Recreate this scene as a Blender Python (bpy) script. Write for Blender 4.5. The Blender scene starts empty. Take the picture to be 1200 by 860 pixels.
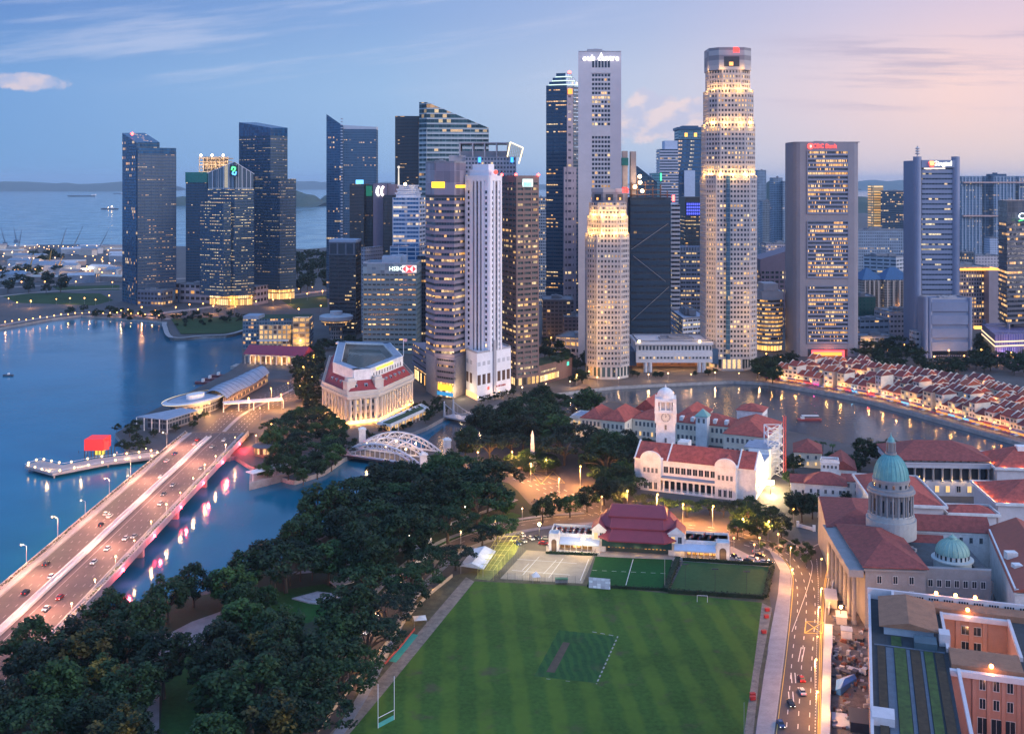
import bpy,math,random
from mathutils import Vector,Matrix,noise
R=math.radians
rnd=random.Random(7)
SC=bpy.context.scene
C=SC.collection
# ---------------------------------------------------------------- camera
H,F,CX,HY=160.0,1250.0,600.0,215.0
cam=bpy.data.cameras.new("Camera");camo=bpy.data.objects.new("Camera",cam);C.objects.link(camo)
camo.location=(0,0,H);camo.rotation_euler=(R(90),0,0)
cam.sensor_width=36;cam.lens=36*F/1200;cam.shift_y=-HY/1200
cam.clip_start=1;cam.clip_end=200000
SC.camera=camo
# ---------------------------------------------------------------- world, sun, exposure
W=bpy.data.worlds.new("World");SC.world=W;W.use_nodes=True
SC.view_settings.view_transform='Standard';SC.view_settings.look='None'
SC.view_settings.exposure=0.16;SC.view_settings.gamma=1.0;SC.view_settings.use_curve_mapping=False
SUN_EL,SUN_AZ=4.0,116.0
def lin(r,g,b):
 f=lambda c:(c/255/12.92)if c<=10 else((c/255+.055)/1.055)**2.4
 return(f(r),f(g),f(b),1)
class NT:
 def __init__(s,nt):s.t=nt;s.n=nt.nodes;s.l=nt.links
 def new(s,typ,**k):
  n=s.n.new(typ)
  for a,b in k.items():setattr(n,a,b)
  return n
 def put(s,sock,v):
  if hasattr(v,'is_linked')or hasattr(v,'links'):s.l.new(v,sock)
  else:sock.default_value=v
 def math(s,op,a,b=None,c=None,clamp=False):
  n=s.new('ShaderNodeMath',operation=op);n.use_clamp=clamp
  for i,v in enumerate((a,b,c)):
   if v is not None:s.put(n.inputs[i],v)
  return n.outputs[0]
 def mix(s,f,a,b,mode='MIX'):
  n=s.new('ShaderNodeMix',data_type='RGBA',blend_type=mode)
  s.put(n.inputs[0],f);s.put(n.inputs[6],a);s.put(n.inputs[7],b);return n.outputs[2]
 def sstep(s,v,a,b,lo=0.,hi=1.):
  n=s.new('ShaderNodeMapRange',interpolation_type='SMOOTHSTEP')
  s.put(n.inputs[0],v);n.inputs[1].default_value=a;n.inputs[2].default_value=b
  n.inputs[3].default_value=lo;n.inputs[4].default_value=hi;return n.outputs[0]
 def ramp(s,f,stops,interp='LINEAR'):
  n=s.new('ShaderNodeValToRGB');r=n.color_ramp;r.interpolation=interp
  while len(r.elements)<len(stops):r.elements.new(0.5)
  for e,(p,c)in zip(r.elements,stops):e.position=p;e.color=c
  s.put(n.inputs[0],f);return n.outputs[0]
 def noise(s,vec,scale,detail=3.,rough=.5,dim='3D'):
  n=s.new('ShaderNodeTexNoise',noise_dimensions=dim)
  if vec is not None:s.l.new(vec,n.inputs['Vector'])
  n.inputs['Scale'].default_value=scale;n.inputs['Detail'].default_value=detail;n.inputs['Roughness'].default_value=rough
  return n.outputs[0]
 def comb(s,x,y,z=0.):
  n=s.new('ShaderNodeCombineXYZ')
  for i,v in enumerate((x,y,z)):s.put(n.inputs[i],v)
  return n.outputs[0]
 def sep(s,v):
  n=s.new('ShaderNodeSeparateXYZ');s.l.new(v,n.inputs[0]);return n.outputs
def build_sky():
 t=NT(W.node_tree);t.n.clear()
 tc=t.new('ShaderNodeTexCoord').outputs['Generated']
 x,y,z=t.sep(tc)
 sky=t.new('ShaderNodeTexSky',sky_type='NISHITA');sky.sun_disc=False
 sky.sun_elevation=R(SUN_EL);sky.sun_rotation=R(SUN_AZ);sky.air_density=1.2;sky.dust_density=2.0;sky.ozone_density=3.0
 ay=t.math('ABSOLUTE',y)
 az=t.math('ARCTAN2',x,y)
 s=t.math('MULTIPLY_ADD',az,1/(2*math.pi),.5)
 def k(px):return.5+math.atan((px-CX)/F)/(2*math.pi)
 hor=t.ramp(s,[(0,lin(70,100,150)),(.25,lin(84,122,176)),(k(0),lin(112,156,204)),(k(450),lin(138,172,212)),(k(760),lin(178,194,216)),(k(1000),lin(216,200,204)),(k(1200),lin(228,206,198)),(.74,lin(255,190,130)),(.80,lin(255,196,140)),(.92,lin(120,120,160)),(1,lin(70,100,150))])
 mid=t.ramp(s,[(0,lin(80,108,170)),(.25,lin(90,122,186)),(k(0),lin(112,154,206)),(k(450),lin(146,178,216)),(k(760),lin(186,194,216)),(k(960),lin(218,200,208)),(k(1120),lin(240,206,200)),(k(1200),lin(236,204,202)),(.74,lin(255,196,150)),(.90,lin(140,140,190)),(1,lin(80,108,170))])
 top=t.ramp(s,[(0,lin(74,98,166)),(.25,lin(82,108,178)),(k(0),lin(92,130,192)),(k(450),lin(126,158,208)),(k(760),lin(158,174,212)),(k(1000),lin(192,186,212)),(k(1200),lin(210,190,208)),(.72,lin(236,190,190)),(.92,lin(120,126,184)),(1,lin(74,98,166))])
 zen=(.27,.50,1.02,1)
 back=(.40,.64,1.16,1)
 c=t.mix(t.sstep(z,0.0,.085),hor,mid)
 c=t.mix(t.sstep(z,.075,.18),c,top)
 c=t.mix(t.sstep(y,.25,-.45),c,back)
 c=t.mix(t.sstep(z,.2,.8),c,zen)
 # --- clouds: direction projected on a tangent cylinder, so the layers keep their place in the sky
 e=t.math('DIVIDE',z,t.math('MAXIMUM',t.math('SQRT',t.math('ADD',t.math('MULTIPLY',x,x),t.math('MULTIPLY',y,y))),.01))
 v1=t.comb(t.math('MULTIPLY',az,4.2),t.math('MULTIPLY_ADD',e,46.0,t.math('MULTIPLY',az,-7.0)),1.3)
 n1=t.noise(v1,1.0,6.,.6)
 band=t.math('MULTIPLY',t.sstep(e,.075,.11),t.sstep(e,.30,.14))
 cir=t.math('MULTIPLY',t.sstep(n1,.47,.72),band)
 left=t.math('MULTIPLY',cir,t.sstep(az,.25,-.1))
 c=t.mix(t.math('MULTIPLY',left,.40),c,lin(206,208,228))
 v2=t.comb(t.math('MULTIPLY',az,4.0),t.math('MULTIPLY_ADD',e,60.0,t.math('MULTIPLY',az,3.0)),3.7)
 n2=t.noise(v2,1.0,5.,.55)
 right=t.math('MULTIPLY',t.math('MULTIPLY',t.sstep(n2,.48,.62),t.sstep(az,.18,.34)),t.math('MULTIPLY',t.sstep(e,.05,.085),t.sstep(e,.16,.12)))
 c=t.mix(t.math('MULTIPLY',right,.55),c,lin(166,158,186))
 def puff(pxc,pyc,sx,sy):
  a0=math.atan((pxc-CX)/F);e0=(HY-pyc)/F*math.cos(a0)
  dx=t.math('DIVIDE',t.math('SUBTRACT',az,a0),sx/F);dy=t.math('DIVIDE',t.math('SUBTRACT',e,e0),sy/F)
  return t.math('SQRT',t.math('ADD',t.math('MULTIPLY',dx,dx),t.math('MULTIPLY',dy,dy)))
 d=t.math('MINIMUM',t.math('MINIMUM',puff(757,126,24,22),puff(786,127,20,14)),t.math('MINIMUM',puff(813,123,26,9),puff(770,145,70,22)))
 d=t.math('MINIMUM',d,puff(30,97,42,10))
 n3=t.noise(t.comb(t.math('MULTIPLY',az,1.0),e,9.1),70.0,5.,.6)
 pf=t.sstep(t.math('ADD',d,t.math('MULTIPLY_ADD',n3,1.3,-.65)),1.12,.72)
 shade=t.noise(t.comb(az,t.math('MULTIPLY',e,1.6),4.),40.0,3.,.5)
 pc=t.mix(t.sstep(shade,.40,.62),lin(190,188,212),lin(240,212,206))
 c=t.mix(t.math('MULTIPLY',pf,.62),c,pc)
 bg=t.new('ShaderNodeBackground');t.l.new(c,bg.inputs[0]);bg.inputs[1].default_value=1.03
 bg2=t.new('ShaderNodeBackground');t.l.new(sky.outputs[0],bg2.inputs[0]);bg2.inputs[1].default_value=0.012
 add=t.new('ShaderNodeAddShader');t.l.new(bg.outputs[0],add.inputs[0]);t.l.new(bg2.outputs[0],add.inputs[1])
 out=t.new('ShaderNodeOutputWorld');t.l.new(add.outputs[0],out.inputs[0])
build_sky()
sl=bpy.data.lights.new("Sun",'SUN');sl.energy=2.0;sl.angle=R(25);sl.color=(1.0,.85,.80)
so=bpy.data.objects.new("Sun",sl);C.objects.link(so)
el=R(14);az=R(SUN_AZ)
so.rotation_euler=Vector((-math.sin(az)*math.cos(el),-math.cos(az)*math.cos(el),-math.sin(el))).to_track_quat('-Z','Y').to_euler()
SC.cycles.use_denoising=True
try:SC.cycles.denoiser='OPENIMAGEDENOISE'
except Exception:pass
SC.cycles.max_bounces=5;SC.cycles.diffuse_bounces=2;SC.cycles.glossy_bounces=3;SC.cycles.transmission_bounces=3
SC.cycles.volume_bounces=0;SC.cycles.sample_clamp_indirect=4.0;SC.cycles.use_light_tree=True
SC.cycles.caustics_reflective=False;SC.cycles.caustics_refractive=False
# ---------------------------------------------------------------- helpers
def P(px,py,z=0.0):
 Y=(H-z)*F/(py-HY);return((px-CX)*Y/F,Y,z)
def XW(px,Y):return(px-CX)*Y/F
def ZW(py,Y):return H+(HY-py)*Y/F
def area(poly):return sum(poly[i-1][0]*poly[i][1]-poly[i][0]*poly[i-1][1]for i in range(len(poly)))/2
def ccw(poly):
 poly=[(p[0],p[1])for p in poly];return poly if area(poly)>0 else poly[::-1]
def offset(poly,d):
 poly=ccw(poly);n=len(poly);out=[]
 for i in range(n):
  a,b,c=Vector(poly[i-1]),Vector(poly[i]),Vector(poly[(i+1)%n])
  e1=(b-a).normalized();e2=(c-b).normalized()
  n1=Vector((-e1.y,e1.x));n2=Vector((-e2.y,e2.x));m=n1+n2
  k=max(.25,1+n1.dot(n2));q=b+m*(d/k);out.append((q.x,q.y))
 return out
def ctr(poly):return(sum(p[0]for p in poly)/len(poly),sum(p[1]for p in poly)/len(poly))
def fp(*pts):return ccw([(XW(px,Y),Y)for px,Y in pts])
def para(pl,Yl,pc,Yc,pr,Yr):
 L,Cc,Rr=(XW(pl,Yl),Yl),(XW(pc,Yc),Yc),(XW(pr,Yr),Yr)
 return ccw([L,Cc,Rr,(L[0]+Rr[0]-Cc[0],L[1]+Rr[1]-Cc[1])])
def slab(pl,Yl,pr,Yr,depth):
 a,b=Vector((XW(pl,Yl),Yl)),Vector((XW(pr,Yr),Yr));d=(b-a).normalized();n=Vector((-d.y,d.x))*depth
 return ccw([a,b,b+n,a+n])
def rect(cx,cy,w,d,a=0.0):
 c,s=math.cos(a),math.sin(a)
 return[(cx+c*x-s*y,cy+s*x+c*y)for x,y in((-w/2,-d/2),(w/2,-d/2),(w/2,d/2),(-w/2,d/2))]
def ngon(cx,cy,r,n,a0=0.0,ry=None):
 return[(cx+r*math.cos(a0+2*math.pi*i/n),cy+(ry or r)*math.sin(a0+2*math.pi*i/n))for i in range(n)]
class MB:
 def __init__(s):s.v=[];s.f=[];s.m=[];s.u=[]
 def face(s,pts,m=0,uv=None):
  n=len(s.v);s.v+=[tuple(p)for p in pts];s.f.append(tuple(range(n,n+len(pts))));s.m.append(m)
  s.u+=uv or[(p[0],p[1])for p in pts];return s
 def prism(s,poly,z0,z1,m=0,mt=None,top=True,bot=False,u0=0.0):
  zs=list(z1)if isinstance(z1,(list,tuple))else[z1]*len(poly)
  poly=[(p[0],p[1])for p in poly]
  if area(poly)<0:poly=poly[::-1];zs=zs[::-1]
  u=u0;n=len(poly)
  for i in range(n):
   j=(i+1)%n;a,b=poly[i],poly[j];L=math.hypot(b[0]-a[0],b[1]-a[1])
   s.face([(*a,z0),(*b,z0),(*b,zs[j]),(*a,zs[i])],m,[(u,0),(u+L,0),(u+L,zs[j]-z0),(u,zs[i]-z0)]);u+=L
  if top:s.face([(*p,z)for p,z in zip(poly,zs)],m if mt is None else mt)
  if bot:s.face([(*p,z0)for p in poly[::-1]],m)
  return s
 def box(s,x0,x1,y0,y1,z0,z1,m=0):return s.prism([(x0,y0),(x1,y0),(x1,y1),(x0,y1)],z0,z1,m,bot=True)
 def rbox(s,cx,cy,w,d,a,z0,z1,m=0):return s.prism(rect(cx,cy,w,d,a),z0,z1,m,bot=True)
 def wallbox(s,A,B,th,z0,z1,m=0,off=0.0):
  a,b=Vector(A[:2]),Vector(B[:2]);d=(b-a).normalized();n=Vector((-d.y,d.x));a=a+n*off;b=b+n*off
  return s.prism([a,b,b+n*th,a+n*th],z0,z1,m,bot=True)
 def tube(s,p,q,r0,r1=None,n=6,m=0,cap=True):
  r1=r0 if r1 is None else r1;p,q=Vector(p),Vector(q);d=(q-p)
  if d.length<1e-6:return s
  d.normalize();a=d.orthogonal().normalized();b=d.cross(a)
  ra=[p+(a*math.cos(2*math.pi*i/n)+b*math.sin(2*math.pi*i/n))*r0 for i in range(n)]
  rb=[q+(a*math.cos(2*math.pi*i/n)+b*math.sin(2*math.pi*i/n))*r1 for i in range(n)]
  for i in range(n):j=(i+1)%n;s.face([ra[i],ra[j],rb[j],rb[i]],m)
  if cap:s.face(rb,m);s.face(ra[::-1],m)
  return s
 def path(s,pts,r,n=6,m=0):
  for a,b in zip(pts,pts[1:]):s.tube(a,b,r,r,n,m)
  return s
 def lathe(s,prof,n=16,cx=0.,cy=0.,m=0,a0=0.,ry=1.0):
  rings=[[(cx+r*math.cos(a0+2*math.pi*i/n),cy+ry*r*math.sin(a0+2*math.pi*i/n),z)for i in range(n)]for r,z in prof]
  per=2*math.pi*max(r for r,z in prof)
  for(A,(r0,z0)),(B,(r1,z1))in zip(zip(rings,prof),zip(rings[1:],prof[1:])):
   for i in range(n):
    j=(i+1)%n;u0,u1=i/n*per,(i+1)/n*per
    s.face([A[i],A[j],B[j],B[i]],m,[(u0,z0),(u1,z0),(u1,z1),(u0,z1)])
  return s
 def ball(s,c,r,n=8,m=0,sz=1.0):
  pr=[(max(1e-3,r*math.sin(math.pi*k/6)),c[2]-r*sz*math.cos(math.pi*k/6))for k in range(7)]
  return s.lathe(pr,n,c[0],c[1],m)
 def hip(s,poly,z,h,over=0.6,m=0,ridge=None,soffit=True):
  q=[Vector(p)for p in offset(poly,-over)]
  if(q[1]-q[0]).length<(q[2]-q[1]).length:q=q[1:]+q[:1]
  l=(q[1]-q[0]).length;w=(q[2]-q[1]).length
  k=(w/2/l if ridge is None else ridge);k=min(k,.499)
  ma,mb_=(q[0]+q[3])/2,(q[1]+q[2])/2;A=ma.lerp(mb_,k);B=mb_.lerp(ma,k)
  A,B=(A.x,A.y,z+h),(B.x,B.y,z+h);e=[(p.x,p.y,z)for p in q]
  for f in([e[0],e[1],B,A],[e[2],e[3],A,B]):s.face(f,m)
  s.face([e[1],e[2],B],m);s.face([e[3],e[0],A],m)
  if soffit:s.prism(q,z-.3,z-.005,m,bot=True)
  return s
 def gable(s,poly,z,h,over=0.3,m=0,axis=None,mw=None):
  q=[Vector(p)for p in offset(poly,-over)]
  long=(q[1]-q[0]).length>=(q[2]-q[1]).length
  if axis=='short':long=not long
  if not long:q=q[1:]+q[:1]
  A,B=(q[0]+q[3])/2,(q[1]+q[2])/2
  A,B=(A.x,A.y,z+h),(B.x,B.y,z+h);e=[(p.x,p.y,z)for p in q]
  t=.25;up=lambda p:(p[0],p[1],p[2]+t)
  s.face([up(e[0]),up(e[1]),up(B),up(A)],m);s.face([up(e[2]),up(e[3]),up(A),up(B)],m)
  w=m if mw is None else mw
  s.face([e[1],e[2],up(e[2]),up(B),up(e[1])],w);s.face([e[3],e[0],up(e[0]),up(A),up(e[3])],w)
  s.face([e[0],e[1],up(e[1]),up(e[0])],m);s.face([e[2],e[3],up(e[3]),up(e[2])],m)
  return s
def org(o):
 v=Vector((0,0,0))
 while o:v+=o.location;o=o.parent
 return v
def obj(name,mb,mats,parent=None,world=True,smooth=False,kind=None):
 if not isinstance(mats,(list,tuple)):mats=[mats]
 me=bpy.data.meshes.new(name);v=mb.v
 if world and parent is not None:
  o0=org(parent);v=[(p[0]-o0.x,p[1]-o0.y,p[2]-o0.z)for p in v]
 me.from_pydata(v,[],mb.f)
 uv=me.uv_layers.new(name="UVMap");uv.data.foreach_set("uv",[c for t in mb.u for c in t])
 for m in mats:me.materials.append(m)
 me.polygons.foreach_set("material_index",mb.m)
 if smooth:me.polygons.foreach_set("use_smooth",[True]*len(mb.f))
 me.update()
 o=bpy.data.objects.new(name,me);C.objects.link(o)
 if parent is not None:o.parent=parent
 if kind:o['kind']=kind
 return o
def inst(name,data,parent,loc=(0,0,0),rz=0.0):
 o=bpy.data.objects.new(name,data);C.objects.link(o);o.parent=parent;o.location=loc;o.rotation_euler=(0,0,rz);return o
def thing(name,label,cat,loc=(0,0,0),rz=0.0,group=None):
 o=bpy.data.objects.new(name,None);C.objects.link(o);o.empty_display_size=.5
 o.location=loc;o.rotation_euler=(0,0,rz);tag(o,label,cat,group);return o
def tag(o,label,cat,group=None):
 o['label']=label;o['category']=cat
 if group:o['group']=group
 return o
def kids(o):return[c for c in KID.get(o.name,())]if o.name in KID else list(o.children)
KID={}
def dup(root,loc,rz=0.0,label=None,group=None,scale=None):
 def cp(o,par):
  c=o.copy();C.objects.link(c)
  if par is not None:c.parent=par
  ch=KID.get(o.name)
  if ch is None:ch=KID[o.name]=list(o.children)
  for k in ch:cp(k,c)
  return c
 r=cp(root,None);r.location=loc;r.rotation_euler=(0,0,rz)
 if scale:r.scale=scale if isinstance(scale,tuple)else(scale,)*3
 if label:r['label']=label
 if group:r['group']=group
 return r
_o1='zeroth first second third fourth fifth sixth seventh eighth ninth tenth eleventh twelfth thirteenth fourteenth fifteenth sixteenth seventeenth eighteenth nineteenth'.split()
_o2={2:'twent',3:'thirt',4:'fort',5:'fift',6:'sixt',7:'sevent',8:'eight',9:'ninet'}
def nth(n):
 if n<20:return _o1[n]
 if n>=100:return 'hundred and '+nth(n-100)if n>100 else 'hundredth'
 a,b=divmod(n,10);return _o2[a]+('ieth' if b==0 else 'y-'+_o1[b])
# ---------------------------------------------------------------- materials
MATS={}
def mat(name,col=(.5,.5,.5),rough=.7,metal=0.,var=.18,scale=.35,bump=0.,emit=None,es=1.,spec=.5,fine=True,col2=None):
 if name in MATS:return MATS[name]
 m=bpy.data.materials.new(name);m.use_nodes=True;t=NT(m.node_tree);MATS[name]=m
 b=t.n['Principled BSDF'];b.inputs['Roughness'].default_value=rough;b.inputs['Metallic'].default_value=metal
 b.inputs['Specular IOR Level'].default_value=spec
 col=(*col[:3],1)
 if var>0:
  tc=t.new('ShaderNodeTexCoord').outputs['Object']
  n1=t.noise(tc,scale,5.,.62);n2=t.noise(tc,scale*6,3.,.6)
  f=t.math('MULTIPLY_ADD',n2,.35,t.math('MULTIPLY',n1,.75))
  lo=tuple(c*(1-var)for c in col[:3])+(1,);hi=tuple(min(1,c*(1+var))for c in(col2 or col)[:3])+(1,)
  c=t.mix(t.sstep(f,.32,.78),lo,hi);t.l.new(c,b.inputs['Base Color'])
  t.l.new(t.math('MULTIPLY_ADD',n1,.25,rough-.12,clamp=True),b.inputs['Roughness'])
  if bump:
   bp=t.new('ShaderNodeBump');bp.inputs['Strength'].default_value=bump;bp.inputs['Distance'].default_value=.3
   t.l.new(n2,bp.inputs['Height']);t.l.new(bp.outputs[0],b.inputs['Normal'])
 else:b.inputs['Base Color'].default_value=col
 if emit:
  b.inputs['Emission Color'].default_value=(*emit[:3],1);b.inputs['Emission Strength'].default_value=es
  if es<30:m.cycles.emission_sampling='NONE'
 return m
def facade_group():
 g=bpy.data.node_groups.new("Facade",'ShaderNodeTree');t=NT(g)
 def sin(n,typ,d):
  s=g.interface.new_socket(n,in_out='INPUT',socket_type='NodeSocket'+typ);s.default_value=d
 for n,d in(('Floor',4.),('Bay',3.),('WFrac',.7),('HFrac',.55),('Lit',.35),('Seed',0.),('Emit',1.2),('Warm',.5),('GRough',.12),('GMetal',.0),('Chunk',5.),('VOff',0.)):sin(n,'Float',d)
 sin('Wall','Color',(.4,.4,.4,1));sin('Glass','Color',(.02,.04,.06,1))
 g.interface.new_socket('BSDF',in_out='OUTPUT',socket_type='NodeSocketShader')
 gi=t.new('NodeGroupInput').outputs;G={s.name:s for s in gi if s.name}
 uv=t.new('ShaderNodeUVMap');uv.uv_map="UVMap";u,v,_=t.sep(uv.outputs[0])
 oi=t.new('ShaderNodeObjectInfo').outputs['Random']
 fu=t.math('DIVIDE',u,G['Bay']);fv=t.math('DIVIDE',t.math('ADD',v,G['VOff']),G['Floor'])
 iu=t.math('FLOOR',fu);iv=t.math('FLOOR',fv);ru=t.math('FRACT',fu);rv=t.math('FRACT',fv)
 hw=t.math('MULTIPLY',G['WFrac'],.5);mu=t.math('LESS_THAN',t.math('ABSOLUTE',t.math('SUBTRACT',ru,.5)),hw)
 mv=t.math('GREATER_THAN',rv,t.math('SUBTRACT',1.,G['HFrac']))
 mask=t.math('MULTIPLY',mu,mv)
 fl=t.math('ADD',t.math('MULTIPLY_ADD',oi,977.,G['Seed']),iv)
 def wn(a,b,c):
  n=t.new('ShaderNodeTexWhiteNoise',noise_dimensions='3D');t.l.new(t.comb(a,b,c),n.inputs[0]);return n.outputs[0]
 ch=t.math('FLOOR',t.math('DIVIDE',iu,G['Chunk']))
 r1=wn(iu,fl,1.5);r2=wn(ch,fl,2.5);r3=wn(0.,fl,3.5);r4=wn(iu,fl,4.5);r5=wn(ch,fl,5.5)
 val=t.math('ADD',t.math('MULTIPLY',r1,.3),t.math('ADD',t.math('MULTIPLY',r2,.38),t.math('MULTIPLY_ADD',r3,.32,.055)))
 lit=t.math('LESS_THAN',val,G['Lit'])
 inn=t.noise(t.comb(t.math('MULTIPLY',u,1.6),t.math('MULTIPLY',v,1.2),0.),1.,2.,.6)
 br=t.math('MULTIPLY',t.math('MULTIPLY_ADD',r4,1.0,.35),t.math('MULTIPLY_ADD',t.sstep(inn,.3,.65),.9,.35))
 wf=t.math('ADD',t.math('MULTIPLY_ADD',r5,.7,-.35),G['Warm'],clamp=True)
 ec=t.mix(wf,(1.,.80,.44,1),(1.,.46,.10,1))
 es=t.math('MULTIPLY',t.math('MULTIPLY',lit,mask),t.math('MULTIPLY',br,t.math('MULTIPLY',G['Emit'],.8)))
 tco=t.new('ShaderNodeTexCoord').outputs['Object']
 wn1=t.noise(tco,.12,5.,.65);wc=t.mix(t.sstep(wn1,.3,.75),t.mix(1.,G['Wall'],(.8,.8,.8,1),'MULTIPLY'),t.mix(1.,G['Wall'],(1.12,1.12,1.12,1),'MULTIPLY'))
 gv=t.mix(r4,t.mix(1.,G['Glass'],(.6,.6,.65,1),'MULTIPLY'),t.mix(1.,G['Glass'],(1.35,1.35,1.3,1),'MULTIPLY'))
 b=t.new('ShaderNodeBsdfPrincipled')
 t.l.new(t.mix(mask,wc,gv),b.inputs['Base Color'])
 t.l.new(t.math('MULTIPLY_ADD',mask,t.math('SUBTRACT',G['GRough'],.6),.6),b.inputs['Roughness'])
 t.l.new(t.math('MULTIPLY',mask,G['GMetal']),b.inputs['Metallic'])
 t.l.new(ec,b.inputs['Emission Color']);t.l.new(es,b.inputs['Emission Strength'])
 geo=t.new('ShaderNodeNewGeometry');off=t.new('ShaderNodeVectorMath',operation='MULTIPLY_ADD')
 wv=t.new('ShaderNodeTexWhiteNoise',noise_dimensions='3D');t.l.new(t.comb(iu,fl,7.),wv.inputs[0])
 sb=t.new('ShaderNodeVectorMath',operation='SUBTRACT');t.l.new(wv.outputs[1],sb.inputs[0]);sb.inputs[1].default_value=(.5,.5,.5)
 t.l.new(sb.outputs[0],off.inputs[0]);off.inputs[1].default_value=(.035,.035,.035);t.l.new(geo.outputs['Normal'],off.inputs[2])
 nm=t.new('ShaderNodeVectorMath',operation='NORMALIZE');t.l.new(off.outputs[0],nm.inputs[0]);t.l.new(nm.outputs[0],b.inputs['Normal'])
 go=t.new('NodeGroupOutput');t.l.new(b.outputs[0],go.inputs[0])
 return g
FG=facade_group()
def facade(name,wall=(.4,.4,.42),glass=(.02,.045,.07),fl=4.,bay=3.,wf=.7,hf=.55,lit=.33,emit=1.3,warm=.5,gr=.12,gm=.0,chunk=5.,seed=None,voff=0.):
 if name in MATS:return MATS[name]
 m=bpy.data.materials.new(name);m.use_nodes=True;t=NT(m.node_tree);MATS[name]=m
 t.n.remove(t.n['Principled BSDF']);g=t.new('ShaderNodeGroup');g.node_tree=FG
 for k,v in dict(Floor=fl,Bay=bay,WFrac=wf,HFrac=hf,Lit=lit,Seed=rnd.random()*500 if seed is None else seed,Emit=emit,Warm=warm,GRough=gr,GMetal=gm,Chunk=chunk,VOff=voff,Wall=(*wall,1),Glass=(*glass,1)).items():g.inputs[k].default_value=v
 t.l.new(g.outputs[0],t.n['Material Output'].inputs[0]);m.cycles.emission_sampling='NONE'
 return m
def glow(name,col,s):return mat(name,(.02,.02,.02),var=0,emit=col,es=s)
def point(loc,power,col=(1.,.55,.2),r=.4,parent=None,spot=None):
 l=bpy.data.lights.new("lamp_light",'POINT' if spot is None else 'SPOT');l.energy=power;l.color=col;l.shadow_soft_size=r
 o=bpy.data.objects.new("lamp_light",l);C.objects.link(o);o.location=loc
 if spot is not None:l.spot_size=R(spot[1]);l.spot_blend=.6;o.rotation_euler=Vector(spot[0]).to_track_quat('-Z','Y').to_euler()
 if parent:o.parent=parent;o.location=Vector(loc)-org(parent)
 return o
def text(s,size,loc,rz,m,parent,ex=.15,tilt=90,align='CENTER',name='lettering',yaw=None):
 c=bpy.data.curves.new(name,'FONT');c.body=s;c.size=size;c.extrude=ex;c.align_x=align;c.align_y='CENTER';c.materials.append(m);c.resolution_u=2
 o=bpy.data.objects.new(name,c);C.objects.link(o);o.parent=parent
 o.location=Vector(loc)-org(parent);o.rotation_euler=(R(tilt),0,rz)
 dg=bpy.context.evaluated_depsgraph_get();me=bpy.data.meshes.new_from_object(o.evaluated_get(dg));n=bpy.data.objects.new(name,me);C.objects.link(n)
 n.parent=parent;n.location=o.location;n.rotation_euler=o.rotation_euler;bpy.data.objects.remove(o);return n
# ================================================================ setting: water, land, roads, lawns
def water_mat(name,col,rough,bump,sx):
 m=bpy.data.materials.new(name);m.use_nodes=True;t=NT(m.node_tree);b=t.n['Principled BSDF']
 tc=t.new('ShaderNodeTexCoord').outputs['Object']
 n0=t.noise(tc,.004,4.,.6);lo=tuple(c*.8 for c in col)+(1,);hi=tuple(c*1.2 for c in col)+(1,)
 t.l.new(t.mix(t.sstep(n0,.35,.7),lo,hi),b.inputs['Base Color'])
 b.inputs['IOR'].default_value=1.33;wp=t.noise(tc,.011,4.,.6);t.l.new(t.sstep(wp,.3,.72,rough*.6,rough*2.2),b.inputs['Roughness'])
 n1=t.noise(tc,sx,4.,.55)
 bp=t.new('ShaderNodeBump');bp.inputs['Strength'].default_value=bump;bp.inputs['Distance'].default_value=.5
 t.l.new(n1,bp.inputs['Height']);t.l.new(bp.outputs[0],b.inputs['Normal']);return m
M_SEA=water_mat('bay_water',(.008,.150,.245),.10,.20,.3)
M_RIV=water_mat('river_water',(.055,.072,.090),.12,.28,.3)
def sheet(name,poly,z,m,kind='structure'):
 o=obj(name,MB().face([(p[0],p[1],z)for p in ccw(poly)]),m,kind=kind);return o
def G(*pts):return[P(x,y)[:2]for x,y in pts]
WZ=-2.5
sheet('water',[(-90000,-400),(90000,-400),(90000,90000),(-90000,90000)],WZ,M_SEA)
def PW(*pts):return[P(x,y,WZ)[:2]for x,y in pts]
sheet('river_water',PW((505,512),(470,560),(600,545),(1250,640),(1400,560),(1230,520),(1130,490),(1000,455),(900,438),(700,440),(560,470)),WZ+.02,M_RIV)
M_LAND=mat('city_ground',(.075,.072,.075),.8,var=.35,scale=.02)
M_QUAY=mat('quay_stone',(.33,.31,.30),.8,var=.25,scale=.3)
def land(name,pts,m=M_LAND,extra_front=None):
 poly=ccw(pts);mb=MB();mb.prism(poly,-6.0,0.0,1,mt=0)
 return obj(name,mb,[m,M_QUAY],kind='structure')
landA=G((130,713),(190,703),(255,689),(320,662),(370,630),(440,586),(490,558),(520,536),(560,520),(602,500),(640,491),(690,478),(715,470),(760,476),(830,487),(905,500),(935,507),(1000,522),(1060,536),(1130,546),(1200,553),(1320,565))+[(420,300),(420,80),(-260,80),(-260,330),(-190,385)]
land('ground',landA)
landB=G((-500,378),(-200,385),(0,384),(60,373),(95,369),(196,377),(196,383),(204,396),(264,393),(284,388),(284,424),(268,436),(205,468),(165,488),(135,508),(148,526),(196,534),(215,545),(275,534),(292,545),(318,556),(345,563),(380,552),(404,536),(432,526),(470,512),(500,500),(522,488),(552,482),(600,470),(650,461),(690,456),(720,452.5),(800,448.5),(860,446),(900,448),(960,458),(1020,470),(1080,486),(1130,500),(1180,514),(1240,532),(1400,570))+[(2600,700),(26000,14000),(9000,16000),(2500,7000),(600,4300),(-200,3100),(-500,2600),(-1100,2800),(-2200,2600)]
land('ground',landB)
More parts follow.
